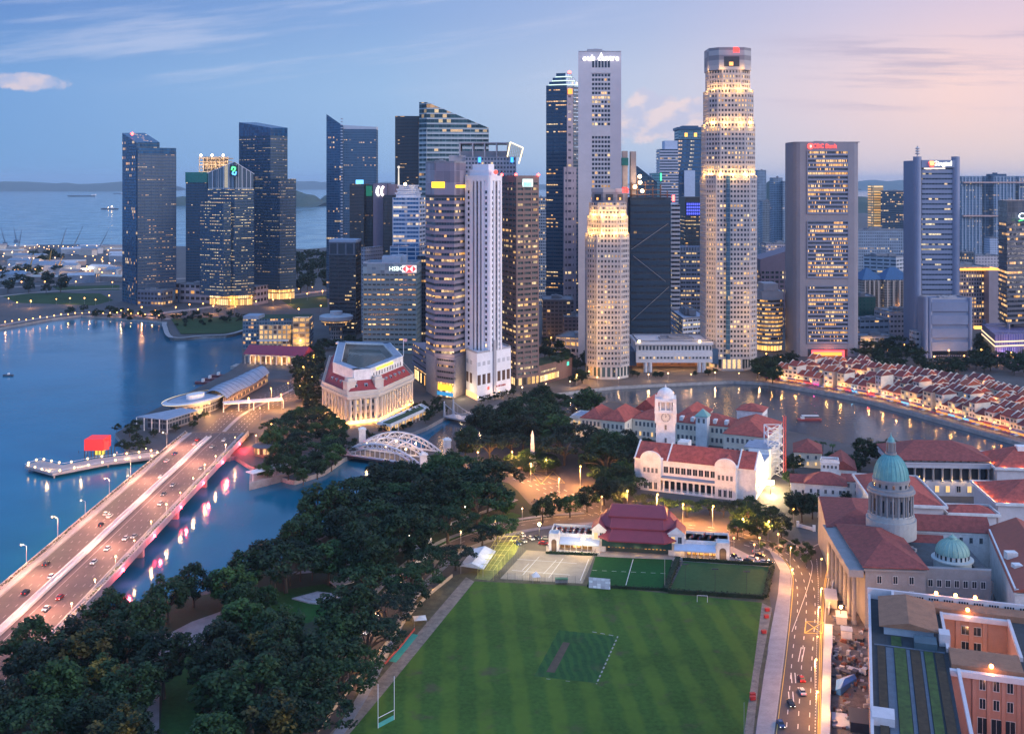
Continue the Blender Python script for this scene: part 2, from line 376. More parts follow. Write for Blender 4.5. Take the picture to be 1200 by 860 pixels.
M_HILL=mat('far_hill',(.03,.06,.045),.95,var=.3,scale=.004)
def ridge(name,pts,Y,depth,m=M_HILL,n=90,seed=1):
 mb=MB();xs=[XW(px,Y)for px,_ in pts];zs=[max(-5.,ZW(py,Y))for _,py in pts];fr=[]
 for i in range(n+1):
  x=xs[0]+(xs[-1]-xs[0])*i/n
  for a in range(len(xs)-1):
   if xs[a]<=x<=xs[a+1]:k=(x-xs[a])/(xs[a+1]-xs[a]);z=zs[a]+(zs[a+1]-zs[a])*(k*k*(3-2*k));break
  z=max(-4,z+(z+4)*.30*(noise.noise((x/depth*3.1,seed*7.3,0)))+(z+4)*.12*noise.noise((x/depth*13.,seed*3.1,2.)))
  fr.append((x,z))
 rows=[]
 for k in range(7):
  s=k/6;h=math.sin(math.pi*min(1,s*1.0))**.8
  rows.append([(x,Y+(s-.5)*depth+noise.noise((x/depth*4,s*3,seed))*depth*.06,WZ-1+(z-WZ)*h*(1+.18*noise.noise((x/depth*9,s*6.,seed+5.))))for x,z in fr])
 for A,B in zip(rows,rows[1:]):
  for i in range(n):mb.face([A[i],A[i+1],B[i+1],B[i]])
 return obj(name,mb,m,kind='structure',smooth=True)
ridge('hills',[(-300,216.5),(-120,213.5),(0,213.2),(30,213),(60,213.8),(110,214.2),(160,214.4),(190,216.5)],24000,4000,seed=1)
ridge('hills',[(250,216),(300,213),(383,213.5),(420,214),(640,216)],30000,3000,seed=2)
ridge('hills',[(195,238),(206,230),(222,231),(236,237)],8000,700,seed=3,n=50)
ridge('hills',[(330,238),(347,224),(362,228),(376,236),(384,237)],7800,900,seed=4,n=50)
ridge('hills',[(376,235),(385,227),(398,229),(420,234)],9000,700,seed=5,n=50)
ridge('hills',[(885,240),(905,216),(930,222),(1010,231),(1040,234),(1075,231),(1090,240)],6500,1500,seed=6)
ridge('hills',[(980,216),(1010,212),(1200,210),(1400,216)],26000,4000,seed=7)
# ---------------------------------------------------------------- roads
M_ASPH=mat('asphalt',(.058,.055,.058),.75,var=.25,scale=.12)
M_ROADP=mat('red_asphalt',(.085,.066,.064),.75,var=.22,scale=.1)
M_PAVE=mat('pavement',(.34,.31,.31),.8,var=.18,scale=.25)
M_PAVEG=mat('grey_paving',(.22,.22,.24),.8,var=.22,scale=.3)
M_WHITE=mat('road_paint',(.72,.70,.66),.6,var=.15,scale=1.)
M_YEL=mat('yellow_paint',(.75,.50,.10),.6,var=.15,scale=1.)
M_KERB=mat('kerb_stone',(.38,.36,.35),.8,var=.15,scale=1.)
def curve(pts,step=6.0):
 pts=[Vector(p[:2])for p in pts];out=[]
 for i in range(len(pts)-1):
  p0,p1,p2,p3=pts[max(i-1,0)],pts[i],pts[i+1],pts[min(i+2,len(pts)-1)]
  n=max(2,int((p2-p1).length/step))
  for k in range(n):
   t=k/n;out.append(.5*((2*p1)+(p2-p0)*t+(2*p0-5*p1+4*p2-p3)*t*t+(3*p1-p0-3*p2+p3)*t**3))
 out.append(pts[-1]);return out
def strip(mb,line,w,z,off=0.0,h=0.0,m=0):
 n=len(line);Ls=[];Rs=[]
 for i in range(n):
  d=(line[min(i+1,n-1)]-line[max(i-1,0)]).normalized();nn=Vector((-d.y,d.x))
  Ls.append(line[i]+nn*(off+w/2));Rs.append(line[i]+nn*(off-w/2))
 for i in range(n-1):
  q=[Rs[i],Rs[i+1],Ls[i+1],Ls[i]]
  if h:mb.prism(q,z,z+h,m)
  else:mb.face([(p.x,p.y,z)for p in q],m)
 return mb
def dashes(mb,line,w,z,dash=3.,gap=6.,off=0.,m=0):
 acc=0.;on=[]
 for a,b in zip(line,line[1:]):
  d=b-a;L=d.length
  if L<1e-6:continue
  d/=L;nn=Vector((-d.y,d.x));s=0.
  while s<L:
   ph=(acc+s)%(dash+gap)
   if ph<dash:
    e=min(L,s+dash-ph);p,q=a+d*s+nn*off,a+d*e+nn*off
    mb.face([(*(p-nn*w/2),z),(*(q-nn*w/2),z),(*(q+nn*w/2),z),(*(p+nn*w/2),z)],m);s=e+1e-4
   else:s+=dash+gap-ph+1e-4
  acc+=L
 return mb
sheet('pavement',G((900,642),(914,668),(912,694),(904,735),(899,764),(884,870),(906,870),(919.5,761),(926,698),(926,668),(914,650)),.12,M_PAVE)
sheet('road',G((884,630),(914,628),(944,648),(974.5,631.5),(1004,630.5),(1004,640),(985.7,640.5),(976,659),(970,685),(966,740),(964,880),(904,880),(919.5,761),(926,698),(926,668),(910,648)),.02,M_ROADP)
RL=curve(G((880,633),(914,653),(926,672),(926,698),(919.5,761),(905,870)))
RR=curve(G((1004,640.5),(985.7,641),(976,659),(970,685),(966,740),(964,870)))
RM=curve(G((892,634),(925,650),(941,676),(945,712),(940,770),(934,870)))
k=MB();strip(k,RL,.4,0.0,h=.16);strip(k,RR,.4,0.0,h=.16);strip(k,curve(G((914,628),(930,637),(944,648),(952,641),(974,632),(1004,630.5))),.4,0.,h=.16)
obj('kerb',k,M_KERB,kind='structure')
k=MB()
dashes(k,RM,.25,.03,3,5,3.2);dashes(k,RM,.25,.03,3,5,-3.2);dashes(k,RM,.25,.03,3,5,0)
dashes(k,curve(G((944,648),(962,640),(985,636),(1004,635.5))),.25,.03,2,4)
dashes(k,curve(G((946,649),(952,662),(946,690),(928,740))),.2,.03,400,0)
dashes(k,curve(G((957,655),(959,690),(957,760),(955,870))),.22,.03,1,1)
for a in(937.5,941.5):
 dashes(k,curve(G((a+1.5,758),(a-2,775))),.28,.03,30,0)
for a,b in((928,800),(932.5,800),(925,822),(930,822)):dashes(k,curve(G((a,b),(a-1,b-12))),.3,.03,30,0)
obj('lane_markings',k,M_WHITE,kind='structure')
k=MB();dashes(k,RR,.2,.03,900,0,-.8);dashes(k,RR,.2,.03,900,0,-1.3);dashes(k,RL,.2,.03,900,0,.8)
bx=G((944.5,728),(965,728.5),(963.5,742),(943,741.5));bx=[Vector(p)for p in bx]
for a,b in((0,1),(1,2),(2,3),(3,0),(0,2),(1,3)):dashes(k,[bx[a],bx[b]],.35,.031,100,0)
obj('lane_markings',k,M_YEL,kind='structure')
DRV=curve(G((330,905),(395,815),(440,735),(470,688),(525,643),(585,621),(640,611),(690,607)))
k=MB();strip(k,DRV,11,.02);obj('road',k,M_ROADP,kind='structure')
k=MB();dashes(k,DRV,.2,.03,2,4);dashes(k,DRV,.2,.03,900,0,4.6);obj('lane_markings',k,M_WHITE,kind='structure')
k=MB();strip(k,DRV,2.6,.0,8.2,h=.13);strip(k,DRV,3.2,.0,-8.0,h=.13);obj('pavement',k,M_PAVEG,kind='structure')
sheet('road',G((500,546),(560,541),(640,541),(675,556),(720,580),(790,602),(850,612),(890,630),(905,642),(880,641),(840,637),(760,628),(700,617),(655,611),(625,590),(596,566),(560,556)),.024,M_ROADP)
JN=curve(G((510,546),(580,550),(630,566),(690,596),(760,614),(840,624),(900,640)))
k=MB()
for o_ in(-6,-2,2,6):dashes(k,JN,.3,.034,3,5,o_)
obj('lane_markings',k,M_WHITE,kind='structure')
k=MB();jb=[Vector(p)for p in G((622,552),(648,552),(662,566),(634,567))]
for a,b in((0,1),(1,2),(2,3),(3,0),(0,2),(1,3)):dashes(k,[jb[a],jb[b]],.22,.036,100,0)
obj('lane_markings',k,M_YEL,kind='structure')
# ---------------------------------------------------------------- lawns and courts
def grass_mat(name,col,stripes=0.0,ang=0.0,wear=.25,brown=.35):
 m=bpy.data.materials.new(name);m.use_nodes=True;t=NT(m.node_tree);b=t.n['Principled BSDF'];MATS[name]=m
 tc=t.new('ShaderNodeTexCoord').outputs['Object'];x,y,_=t.sep(tc)
 n1=t.noise(tc,.03,6.,.65);n2=t.noise(tc,.6,4.,.7);n3=t.noise(tc,.09,5.,.6)
 f=t.math('MULTIPLY_ADD',n2,.5,t.math('MULTIPLY',n1,.5))
 c=t.mix(t.sstep(f,.32,.68),tuple(c*(1-wear)for c in col)+(1,),tuple(c*(1+wear)for c in col)+(1,))
 if stripes:
  w=t.math('SINE',t.math('MULTIPLY',t.math('ADD',t.math('MULTIPLY',x,math.cos(ang)),t.math('ADD',t.math('MULTIPLY',y,math.sin(ang)),t.math('MULTIPLY',n3,5.))),2*math.pi/stripes))
  w=t.math('MULTIPLY',t.sstep(w,-.4,.7),t.sstep(n1,.26,.58))
  c=t.mix(t.math('MULTIPLY',w,.75),c,(col[0]*1.9,col[1]*1.45,col[2]*1.1,1))
  c=t.mix(t.math('MULTIPLY',t.sstep(n3,.56,.72),brown),c,(.10,.075,.05,1))
 t.l.new(c,b.inputs['Base Color']);b.inputs['Roughness'].default_value=.9;b.inputs['Specular IOR Level'].default_value=.15
 bp=t.new('ShaderNodeBump');bp.inputs['Strength'].default_value=.5;bp.inputs['Distance'].default_value=.1;t.l.new(n2,bp.inputs['Height']);t.l.new(bp.outputs[0],b.inputs['Normal'])
 return m
M_FIELD=grass_mat('field_turf',(.052,.112,.020),11.,.06,.34,.62)
M_LAWN=grass_mat('park_lawn',(.02,.085,.02),0,0,.35)
M_BOWL=grass_mat('bowling_turf',(.045,.10,.035),0,0,.2)
M_TENN=grass_mat('court_turf',(.014,.085,.02),0,0,.2)
M_SQ=grass_mat('square_turf',(.024,.085,.026),3.,.1,.3,.3)
M_DIRT=mat('bare_earth',(.24,.19,.15),.95,var=.4,scale=.4)
M_SAND=mat('pitch_clay',(.088,.064,.04),.95,var=.3,scale=.4)
sheet('verge',G((480,706),(533,674),(560,668),(900,690),(908,735),(880,880),(350,900),(395,845)),.008,mat('dry_grass',(.095,.082,.045),.95,var=.45,scale=.35))
sheet('field',G((556,681),(700,687),(893,706),(884,775),(868,885),(388,885),(447,815)),.02,M_FIELD)
sheet('worn_track',G((546,676),(556,681),(447,815),(388,885),(362,885),(428,815),(497,733)),.014,M_DIRT)
sheet('worn_track',G((893,706),(905,712),(890,790),(880,885),(868,885),(884,775)),.014,M_DIRT)
sheet('cricket_square',G((655,738),(723,745.5),(699,800),(626,792)),.03,M_SQ)
sheet('pitch',G((660,752),(668,753),(650,788),(640,787)),.036,M_SAND)
k=MB();dashes(k,[Vector(p)for p in G((694,740),(724,745.5),(699,801))],.5,.04,1.7,1.4);dashes(k,[Vector(p)for p in G((640,795),(668,798))],.25,.04,1.4,5)
obj('field_markings',k,mat('chalk_line',(.34,.33,.29),.9,var=.3,scale=2.),kind='structure')
sheet('hard_court',G((617,644.5),(697,650),(683,683.5),(586,678)),.03,mat('court_clay',(.36,.30,.22),.9,var=.15,scale=.3))
sheet('practice_strip',G((585,636),(612,632),(603,650),(574,680),(556,678)),.03,mat('net_turf',(.20,.22,.07),.9,var=.3,scale=.4))
k=MB()
for a,b in(((606,655),(676,660)),((632,652),(612,674)),((660,654),(643,677)),((600,668),(668,673.5)),((620,660),(612,668)),((652,656),(637,672)),((690,655),(680,680))):dashes(k,[Vector(p)for p in G(a,b)],.25,.04,100,0)
obj('court_lines',k,M_WHITE,kind='structure')
sheet('grass_court',G((698,652),(788,655.5),(780,690.5),(688,686)),.03,M_TENN)
k=MB();dashes(k,[Vector(p)for p in G((742,655),(733,687))],.25,.04,100,0);dashes(k,[Vector(p)for p in G((694,668),(785,672))],.2,.04,2,2);obj('court_lines',k,M_WHITE,kind='structure')
sheet('bowling_green',G((801,657.5),(904,664),(895,700),(784,693)),.03,M_BOWL)
sheet('car_park',G((820,640),(880,642),(905,655),(906,664),(800,657)),.026,M_ASPH)
sheet('car_park',G((600,634),(648,626),(645,645),(617,644)),.026,M_ASPH)
sheet('terrace',G((640,636),(858,640),(905,664),(800,657.5),(640,648)),.028,M_PAVE)
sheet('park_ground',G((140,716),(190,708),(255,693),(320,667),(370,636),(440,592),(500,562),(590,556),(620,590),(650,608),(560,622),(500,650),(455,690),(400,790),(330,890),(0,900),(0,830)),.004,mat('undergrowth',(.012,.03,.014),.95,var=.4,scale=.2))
sheet('lawn',G((300,705),(338,690),(380,684),(412,700),(398,715),(360,730),(310,722)),.012,M_LAWN)
sheet('lawn',G((205,768),(243,766),(247,800),(236,875),(186,875),(192,800)),.012,M_LAWN)
sheet('lawn',G((500,640),(545,622),(600,600),(612,604),(560,624),(510,646)),.012,M_LAWN)
sheet('promenade',G((128,713),(190,702),(194,690),(182,690),(165,696),(125,706)),.05,M_PAVE)if False else sheet('promenade',G((118,720),(190,704.5),(188,716),(160,724),(120,728)),.02,M_PAVE)
sheet('plaza',G((172,745),(200,741),(225,728),(262,715),(278,722),(240,745),(244,764),(200,768),(176,758)),.02,M_PAVEG)
k=MB();strip(k,curve(G((183,756),(180,775),(179,800),(177,880))),4.2,.018);strip(k,curve(G((330,672),(375,668),(430,655),(480,640),(520,617),(566,600),(605,585))),3.,.018);obj('footpath',k,M_PAVEG,kind='structure')
sheet('lawn',G((650,494),(676,484),(680,500),(664,506),(645,504)),.012,M_LAWN)
M_FG=grass_mat('shore_grass',(.035,.07,.025),0,0,.3)
M_PATH=mat('shore_path',(.36,.28,.25),.85,var=.2,scale=.1)
sheet('lawn',G((0,346),(60,343),(118,344),(133,352),(110,358),(20,355)),.02,M_FG)
sheet('lawn',G((200,374),(285,372),(284,387),(264,391),(212,392)),.6,M_FG)
sheet('lawn',G((330,352),(383,346),(384,360),(345,362)),.02,M_FG)
sheet('lawn',G((60,336),(140,334),(140,340),(70,341)),.02,M_FG)
k=MB();strip(k,curve(G((-40,340),(60,334),(140,329),(230,326))),14,.03);strip(k,curve(G((-40,352),(40,343),(110,339),(150,338))),10,.03);strip(k,curve(G((-20,383),(0,381),(60,371),(98,367),(150,370),(200,374))),9,.03);strip(k,curve(G((140,372),(230,362),(300,352),(385,340))),16,.03)
obj('road',k,M_PATH,kind='structure')
k=MB();strip(k,curve(G((196,378),(196.5,383),(204.5,395.4),(235,393.6),(264,392.3),(283,387))),5,.62,-3);obj('promenade',k,M_PAVE,kind='structure')
# ================================================================ towers
CONC=mat('pale_concrete',(.50,.48,.50),.8,var=.10,scale=.06)
GREYC=mat('grey_concrete',(.36,.35,.38),.8,var=.12,scale=.06)
WHITEW=mat('white_cladding',(.74,.74,.78),.6,var=.08,scale=.08)
ROOFG=mat('roof_membrane',(.20,.21,.24),.85,var=.25,scale=.2)
DARKM=mat('dark_metal',(.035,.04,.05),.5,var=.2,scale=.4)
BLUEG=mat('steel_blue_trim',(.028,.075,.15),.45,var=.15,scale=.2)
BROWNC=mat('brown_cladding',(.13,.085,.085),.6,var=.15,scale=.1)
MAUVE=mat('mauve_granite',(.22,.19,.235),.6,var=.12,scale=.1)
STEEL=mat('galvanised_steel',(.42,.43,.46),.45,metal=.5,var=.15,scale=1.)
REDL=glow('red_light',(1,.05,.04),14)
WARML=glow('warm_light',(1,.62,.24),16)
WHITEL=glow('white_light',(1,.95,.86),12)
def roof_gear(root,poly,z,seed,m=ROOFG,hmax=5.0,n=3,parapet=1.2,pm=None):
 r=random.Random(seed);cx,cy=ctr(poly)
 k=MB();q=offset(poly,.5)
 for i in range(len(poly)):
  a,b=q[i],q[(i+1)%len(q)];k.wallbox(a,b,.5,z-.2,z+parapet,0,-.5)
 obj('parapet',k,pm or m,root)
 ins=offset(poly,3.0);x0,x1=min(p[0]for p in ins),max(p[0]for p in ins);y0,y1=min(p[1]for p in ins),max(p[1]for p in ins)
 for i in range(n):
  w,d=(x1-x0)*r.uniform(.18,.4),(y1-y0)*r.uniform(.2,.45)
  x,y=cx+(x1-x0)*r.uniform(-.22,.22),cy+(y1-y0)*r.uniform(-.2,.2);h=hmax*r.uniform(.4,1.)
  k=MB().rbox(x,y,w,d,0,z-.1+i*.013,z+h);k.rbox(x+w*.1,y,w*.3,d*.4,0,z+h,z+h+.8)
  obj('plant_room',k,m,root)
def rows(root,poly,z0,z1,fh,wm,gm,sp=.45,bay=3.,pier=.5,pr=.35,part='window_row',frame='facade_frame',roof=True,skip=(),edges=None,zbase=None):
 poly=ccw(poly);g=offset(poly,pr);n=max(1,int(round((z1-z0)/fh)));fh=(z1-z0)/n
 k=MB();u=0.
 gi=g;hg=fh*(1-sp)
 for i in range(len(gi)):
  j=(i+1)%len(gi);a,b=gi[i],gi[j];L=math.hypot(b[0]-a[0],b[1]-a[1])
  if edges is None or i in edges:k.face([(*a,0),(*b,0),(*b,hg),(*a,hg)],0,[(u,0),(u+L,0),(u+L,hg),(u,hg)])
  u+=math.ceil(L/bay)*bay
 o0=org(root);me=None
 for f in range(n):
  if f in skip:continue
  if me is None:
   k.v=[(p[0]-o0.x,p[1]-o0.y,p[2])for p in k.v];o=obj(part,k,gm,root,world=False);me=o.data;o.location=(0,0,z0+f*fh+sp*fh-o0.z)
  else:inst(part,me,root,(0,0,z0+f*fh+sp*fh-o0.z))
 w=MB();core=offset(poly,pr+.25);w.prism(core,z0,z1-.05,0,top=False)
 for f in range(n):
  za=z0+f*fh
  if f in skip:w.prism(poly,za,za+fh,0,top=True,bot=True)
  else:w.prism(poly,za,za+sp*fh,0,top=True,bot=True)
 w.prism(poly,z1-.04,z1+.3,0)
 if pier>0:
  for i in range(len(poly)):
   if edges is not None and i not in edges:continue
   a,b=Vector(poly[i]),Vector(poly[(i+1)%len(poly)]);L=(b-a).length;d=(b-a).normalized();nb=max(1,int(round(L/bay)))
   nn=Vector((-d.y,d.x))
   for q in range(nb+1):
    c=a+d*(L*q/nb);e=.5*pier
    if q==0:c=c+d*e
    if q==nb:c=c-d*e
    p=[c-d*e+nn*.02,c+d*e+nn*.02,c+d*e+nn*pr*1.3,c-d*e+nn*pr*1.3]
    w.prism(p,z0,z1,0,top=False)
 if edges is not None:
  for i in range(len(poly)):
   if i not in edges:w.wallbox(poly[i],poly[(i+1)%len(poly)],pr+.2,z0,z1,0,.01)
 obj(frame,w,wm,root);return n
def tower(name,label,poly,cat='tower',group=None):
 c=ctr(poly);return thing(name,label,cat,(c[0],c[1],0),0,group)
def lobby(root,poly,z,col=(1,.6,.25),s=3.0):
 k=MB().prism(offset(poly,1.5),0,z,0,top=False);obj('lobby_glazing',k,facade('lobby_'+str(round(s,1))+str(col[1]),(.2,.16,.12),(.1,.07,.04),9,3,.8,.85,.75,s,.75),root)
def sign_panel(root,px0,px1,py0,py1,Y,m,th=.6,name='sign_panel'):
 k=MB().box(XW(px0,Y),XW(px1,Y),Y-th,Y,ZW(py1,Y),ZW(py0,Y));return obj(name,k,m,root)
BG=dict(gr=.08,gm=.22)
# --- A: slab pair on the far shore, left
p1=para(143.3,1445,160,1402,187,1426);p2=ccw([(XW(161,1396),1396),(XW(206.5,1424),1424),(XW(206.5,1466),1466),(XW(165,1440),1440)])
t=tower('glass_tower','deep blue glass tower with sloped roof, farthest left by the bay',p1)
gA=facade('glass_navy_a',(.03,.07,.11),(.02,.10,.21),4,2.4,.86,.78,.27,1.1,.65,**BG)
zs=[ZW(156 if p[0]<XW(165,1430)else 167,p[1])for p in p1]
obj('glass_slab',MB().prism(p1,0,zs,0),gA,t)
gA2=facade('glass_navy_a2',(.07,.11,.15),(.02,.10,.20),4,2.4,.8,.5,.36,1.3,.7,**BG)
rows(t,p2,18,198,4.1,BLUEG,gA2,.34,4.8,.35,.3)
obj('roof_wedge',MB().prism(p2,198.3,[198.6 if p[0]<XW(165,1420)else 207 for p in p2],0),gA,t)
k=MB()
for i in range(7):k.tube((XW(163+i*7,1415),1412+i*3,0),(XW(163+i*7,1415),1412+i*3,18),1.1,n=8)
obj('column',k,BLUEG,t);obj('beacon',MB().ball((XW(155,1425),1425,226),2.0),REDL,t)
# --- B: tower under construction
pb=slab(217.7,1640,246,1640,40);t=tower('unfinished_tower','tower under construction with teal netting and floodlit crown deck',pb)
rows(t,pb,0,ZW(214,1640),4.2,BLUEG,facade('glass_navy_b',(.04,.07,.1),(.018,.09,.18),4,2.6,.8,.6,.24,1.2,.5,**BG),.35,5,.3)
obj('safety_net',MB().prism(offset(pb,-.6),ZW(214,1640),ZW(202,1640),0),mat('teal_net',(.02,.17,.17),.9,var=.2,scale=.4),t)
pc=slab(233,1648,267.5,1648,30);k=MB();z=ZW(202,1648)
for i in range(5):k.prism(offset(pc,i%2*1.2),z+i*5.2,z+i*5.2+1.5,0,bot=True)
k.prism(offset(pc,6),0,z+24,0)
for i in range(8):
 x=XW(233.5+i*4.8,1648);k.tube((x,1648,z),(x,1648,z+24),.6)
obj('concrete_deck',k,mat('raw_concrete',(.42,.34,.27),.9,var=.2,scale=.2),t)
for px in(236,249,262):point((XW(px,1640),1638,z+12),9000,(1,.68,.34),2.0,t);obj('flood_lamp',MB().ball((XW(px,1644),1642,z+26),1.8),WARML,t)
# --- C: bank tower with peaked glass crown
pc=para(243,1400,275,1382,298,1398);pl=para(234,1398,262,1376,271,1382)
t=tower('bank_tower','glass office tower with peaked glass crown and green-blue bank emblem',pc)
gC=facade('glass_navy_c',(.05,.1,.13),(.02,.10,.20),4,2.2,.86,.55,.52,1.5,.25,chunk=4.,**BG)
rows(t,pc,14,ZW(222,1390),4.0,BLUEG,gC,.36,4.4,.3);rows(t,pl,14,ZW(237,1386),4.0,BLUEG,gC,.36,4.4,.3,part='wing_window_row',frame='wing_frame')
lobby(t,pc,14,s=2.4)
zz=[ZW(203 if p[0]<XW(250,1390)else 190 if p[0]<XW(285,1390)and p[1]<1390 else 204,1390)for p in pc]
obj('glass_crown',MB().prism(offset(pc,.6),ZW(222,1390)+.4,zz,0),facade('crown_glass',(.3,.36,.42),(.08,.12,.16),40,6.5,.86,.96,.5,.55,.2),t)
k=MB();q=pc
for i in range(len(q)):
 a,b=q[i],q[(i+1)%len(q)];k.tube((*a,zz[i]),(*b,zz[(i+1)%len(q)]),.5,n=4)
 for s in range(6):
  f=s/5;x,y=a[0]+(b[0]-a[0])*f,a[1]+(b[1]-a[1])*f;k.tube((x,y,ZW(222,1390)),(x,y,zz[i]+(zz[(i+1)%len(q)]-zz[i])*f),.35,n=4)
obj('crown_frame',k,WHITEW,t)
Y=1383;e=obj('emblem_board',MB().box(XW(270.5,Y),XW(280,Y),Y-4,Y-3,ZW(207,Y),ZW(194,Y)),DARKM,t)
cx_,zc=XW(275.2,Y),ZW(200.5,Y);k=MB();k2=MB()
k.path([(cx_-3,Y-5,zc+1),(cx_-2,Y-5,zc+5),(cx_+2,Y-5,zc+4),(cx_+1,Y-5,zc+.5),(cx_-1,Y-5,zc-.5)],1.0)
k2.path([(cx_+3,Y-5,zc-1),(cx_+2,Y-5,zc-5),(cx_-2,Y-5,zc-4),(cx_-1,Y-5,zc-1)],1.0)
obj('emblem',k,glow('emblem_green',(.1,1,.3),2.2),e);obj('emblem',k2,glow('emblem_blue',(.1,.4,1),2.5),e)
# --- D: twin volume tower right of it
pd=para(280,1500,317,1474,337,1496);pl=para(298,1478,328,1458,347,1476)
t=tower('stepped_glass_tower','tall dark blue stepped glass tower with sloped top behind the bank tower',pd)
gD=facade('glass_navy_d',(.03,.07,.1),(.015,.08,.18),4,2.3,.88,.5,.42,1.4,.3,chunk=6.,**BG)
rows(t,pd,14,ZW(160,1490),4.1,BLUEG,gD,.4,4.6,.3);rows(t,pl,14,ZW(210,1470),4.1,BLUEG,gD,.4,4.6,.3,part='wing_window_row',frame='wing_frame')
zt=[ZW(143.6,p[1])if p[0]<XW(300,1480)else ZW(150,p[1])for p in pd]
obj('roof_wedge',MB().prism(pd,ZW(160,1490)+.3,zt,0),facade('glass_top_d',(.02,.05,.09),(.012,.07,.17),4,2.3,.9,.9,.05,1,.3),t);lobby(t,pl,14,s=2.6)
# --- E: sail shaped tower
Y=1480;t=thing('sail_tower','blue glass tower with a pointed sail tip rising at its left edge','tower',(XW(413,Y),Y+20,0))
gE=facade('glass_slate_e',(.05,.11,.19),(.03,.10,.19),3.4,2.6,.72,.62,.25,1.1,.6,**BG)
pe1=ccw([(XW(382.5,Y),Y),(XW(402,Y-10),Y-10),(XW(404,Y+30),Y+30),(XW(385,Y+30),Y+30)])
zt=[ZW(134,Y)if p[0]<XW(392,Y)else ZW(148,Y)for p in pe1];obj('sail_wall',MB().prism(pe1,0,zt,0),gE,t)
pe2=para(402.3,Y-8,441,Y-2,443,Y+30);rows(t,pe2,0,ZW(152,Y),3.5,mat('slate_panel',(.05,.11,.19),.5,var=.12,scale=.2),gE,.3,3.2,.5)
obj('roof_curve',MB().prism(pe2,ZW(152,Y)+.3,[ZW(147,p[1])if p[0]<XW(415,Y)else ZW(149,p[1])for p in pe2],0),mat('silver_cap',(.35,.40,.48),.4,var=.1),t)
k=MB()
for i in range(60):k.box(XW(401,Y)-.3,XW(402.6,Y)+.6,Y-12,Y-10.2,6+i*4.1,7.6+i*4.1)
obj('balcony_stack',k,mat('silver_cap'),t)
# --- F: dark trio with the union emblem
Y=1250;pf=slab(409.7,Y,427,Y,40);t=tower('dark_tower_cluster','dark stepped tower with glowing white leaf-shaped emblem on its head',pf)
gF=facade('glass_dark_f',(.035,.045,.06),(.012,.03,.045),4,2.6,.85,.5,.36,1.4,.6,**BG)
rows(t,pf,0,ZW(216,Y),4,DARKM,gF,.4,5.2,.3);pf2=slab(427.2,Y+6,437,Y+6,34);rows(t,pf2,0,ZW(217,Y),4,DARKM,gF,.4,5.2,.3,part='wing_window_row',frame='wing_frame')
pf3=slab(437.2,Y-3,453.7,Y-3,40);obj('stair_tower',MB().prism(pf3,0,ZW(215,Y),0),mat('plum_stone',(.14,.12,.17),.6,var=.1),t)
pf4=slab(449,Y-8,462,Y-8,40);rows(t,pf4,0,ZW(229,Y),4,DARKM,gF,.4,5.2,.3,part='wing_window_row',frame='wing_frame')
obj('rear_block',MB().prism(slab(453,Y+6,463,Y+6,30),0,ZW(216,Y),0),mat('rose_panel',(.33,.25,.29),.6,var=.1),t)
sign_panel(t,417,426,211,216,Y+1,glow('blue_sign',(.15,.5,1),2.2));sign_panel(t,429,436,218,230,Y+5.5,glow('green_sign',(.02,.25,.16),.6))
for s_,m_ in((-1,glow('leaf_white',(1,1,.95),3.)),(1,glow('leaf_pink',(1,.85,.82),3.))):
 x=XW(445.4+s_*2.6,Y-4);k=MB();k.path([(x+1.4,Y-4.2,ZW(218.5,Y)),(x-.8,Y-4.2,ZW(222,Y)),(x-1.0,Y-4.2,ZW(227,Y)),(x+1.2,Y-4.2,ZW(229.5,Y))],1.5);obj('leaf_emblem',k,m_,t)
# --- G: slanted glass tower
Y=1310;pg=slab(463,Y+8,491,Y+8,40);t=tower('slant_roof_tower','green glass tower with long slanted roof beside its dark flat wing',pg)
rows(t,pg,0,ZW(136,Y),4.2,DARKM,facade('glass_dark_g',(.03,.05,.07),(.01,.035,.05),4,2.8,.85,.5,.36,1.5,.55,**BG),.4,5.6,.3)
pg2=ccw([(XW(490.8,Y),Y),(XW(500,Y-12),Y-12),(XW(573,Y),Y),(XW(573,Y+36),Y+36),(XW(494,Y+36),Y+36)])
zmin=ZW(152,Y);gG=facade('glass_green_g',(.30,.36,.38),(.03,.075,.085),6,5,.98,.72,.36,.8,.6,chunk=3.,gr=.08,gm=.3)
n_=rows(t,pg2,0,zmin,6.,mat('white_fin',(.55,.58,.60),.5,var=.08),gG,.2,8,.12,part='glass_band',frame='floor_fins')
zt=[ZW(120 if p[0]<XW(505,Y)else 150,p[1])for p in pg2];obj('slanted_crown',MB().prism(offset(pg2,.4),zmin+.35,zt,0),gG,t)
k=MB()
for i in range(5):
 z=zmin+6.2*(i+1);f=(1-(z-zmin)/(ZW(120,Y)-zmin));xr=XW(505,Y)+(XW(573,Y)-XW(505,Y))*max(.05,f)
 k.tube((XW(500,Y-12),Y-12.3,z),(xr,Y-12+12*max(.05,f)*.95,z),.45,n=4)
obj('crown_rail',k,mat('white_fin'),t)
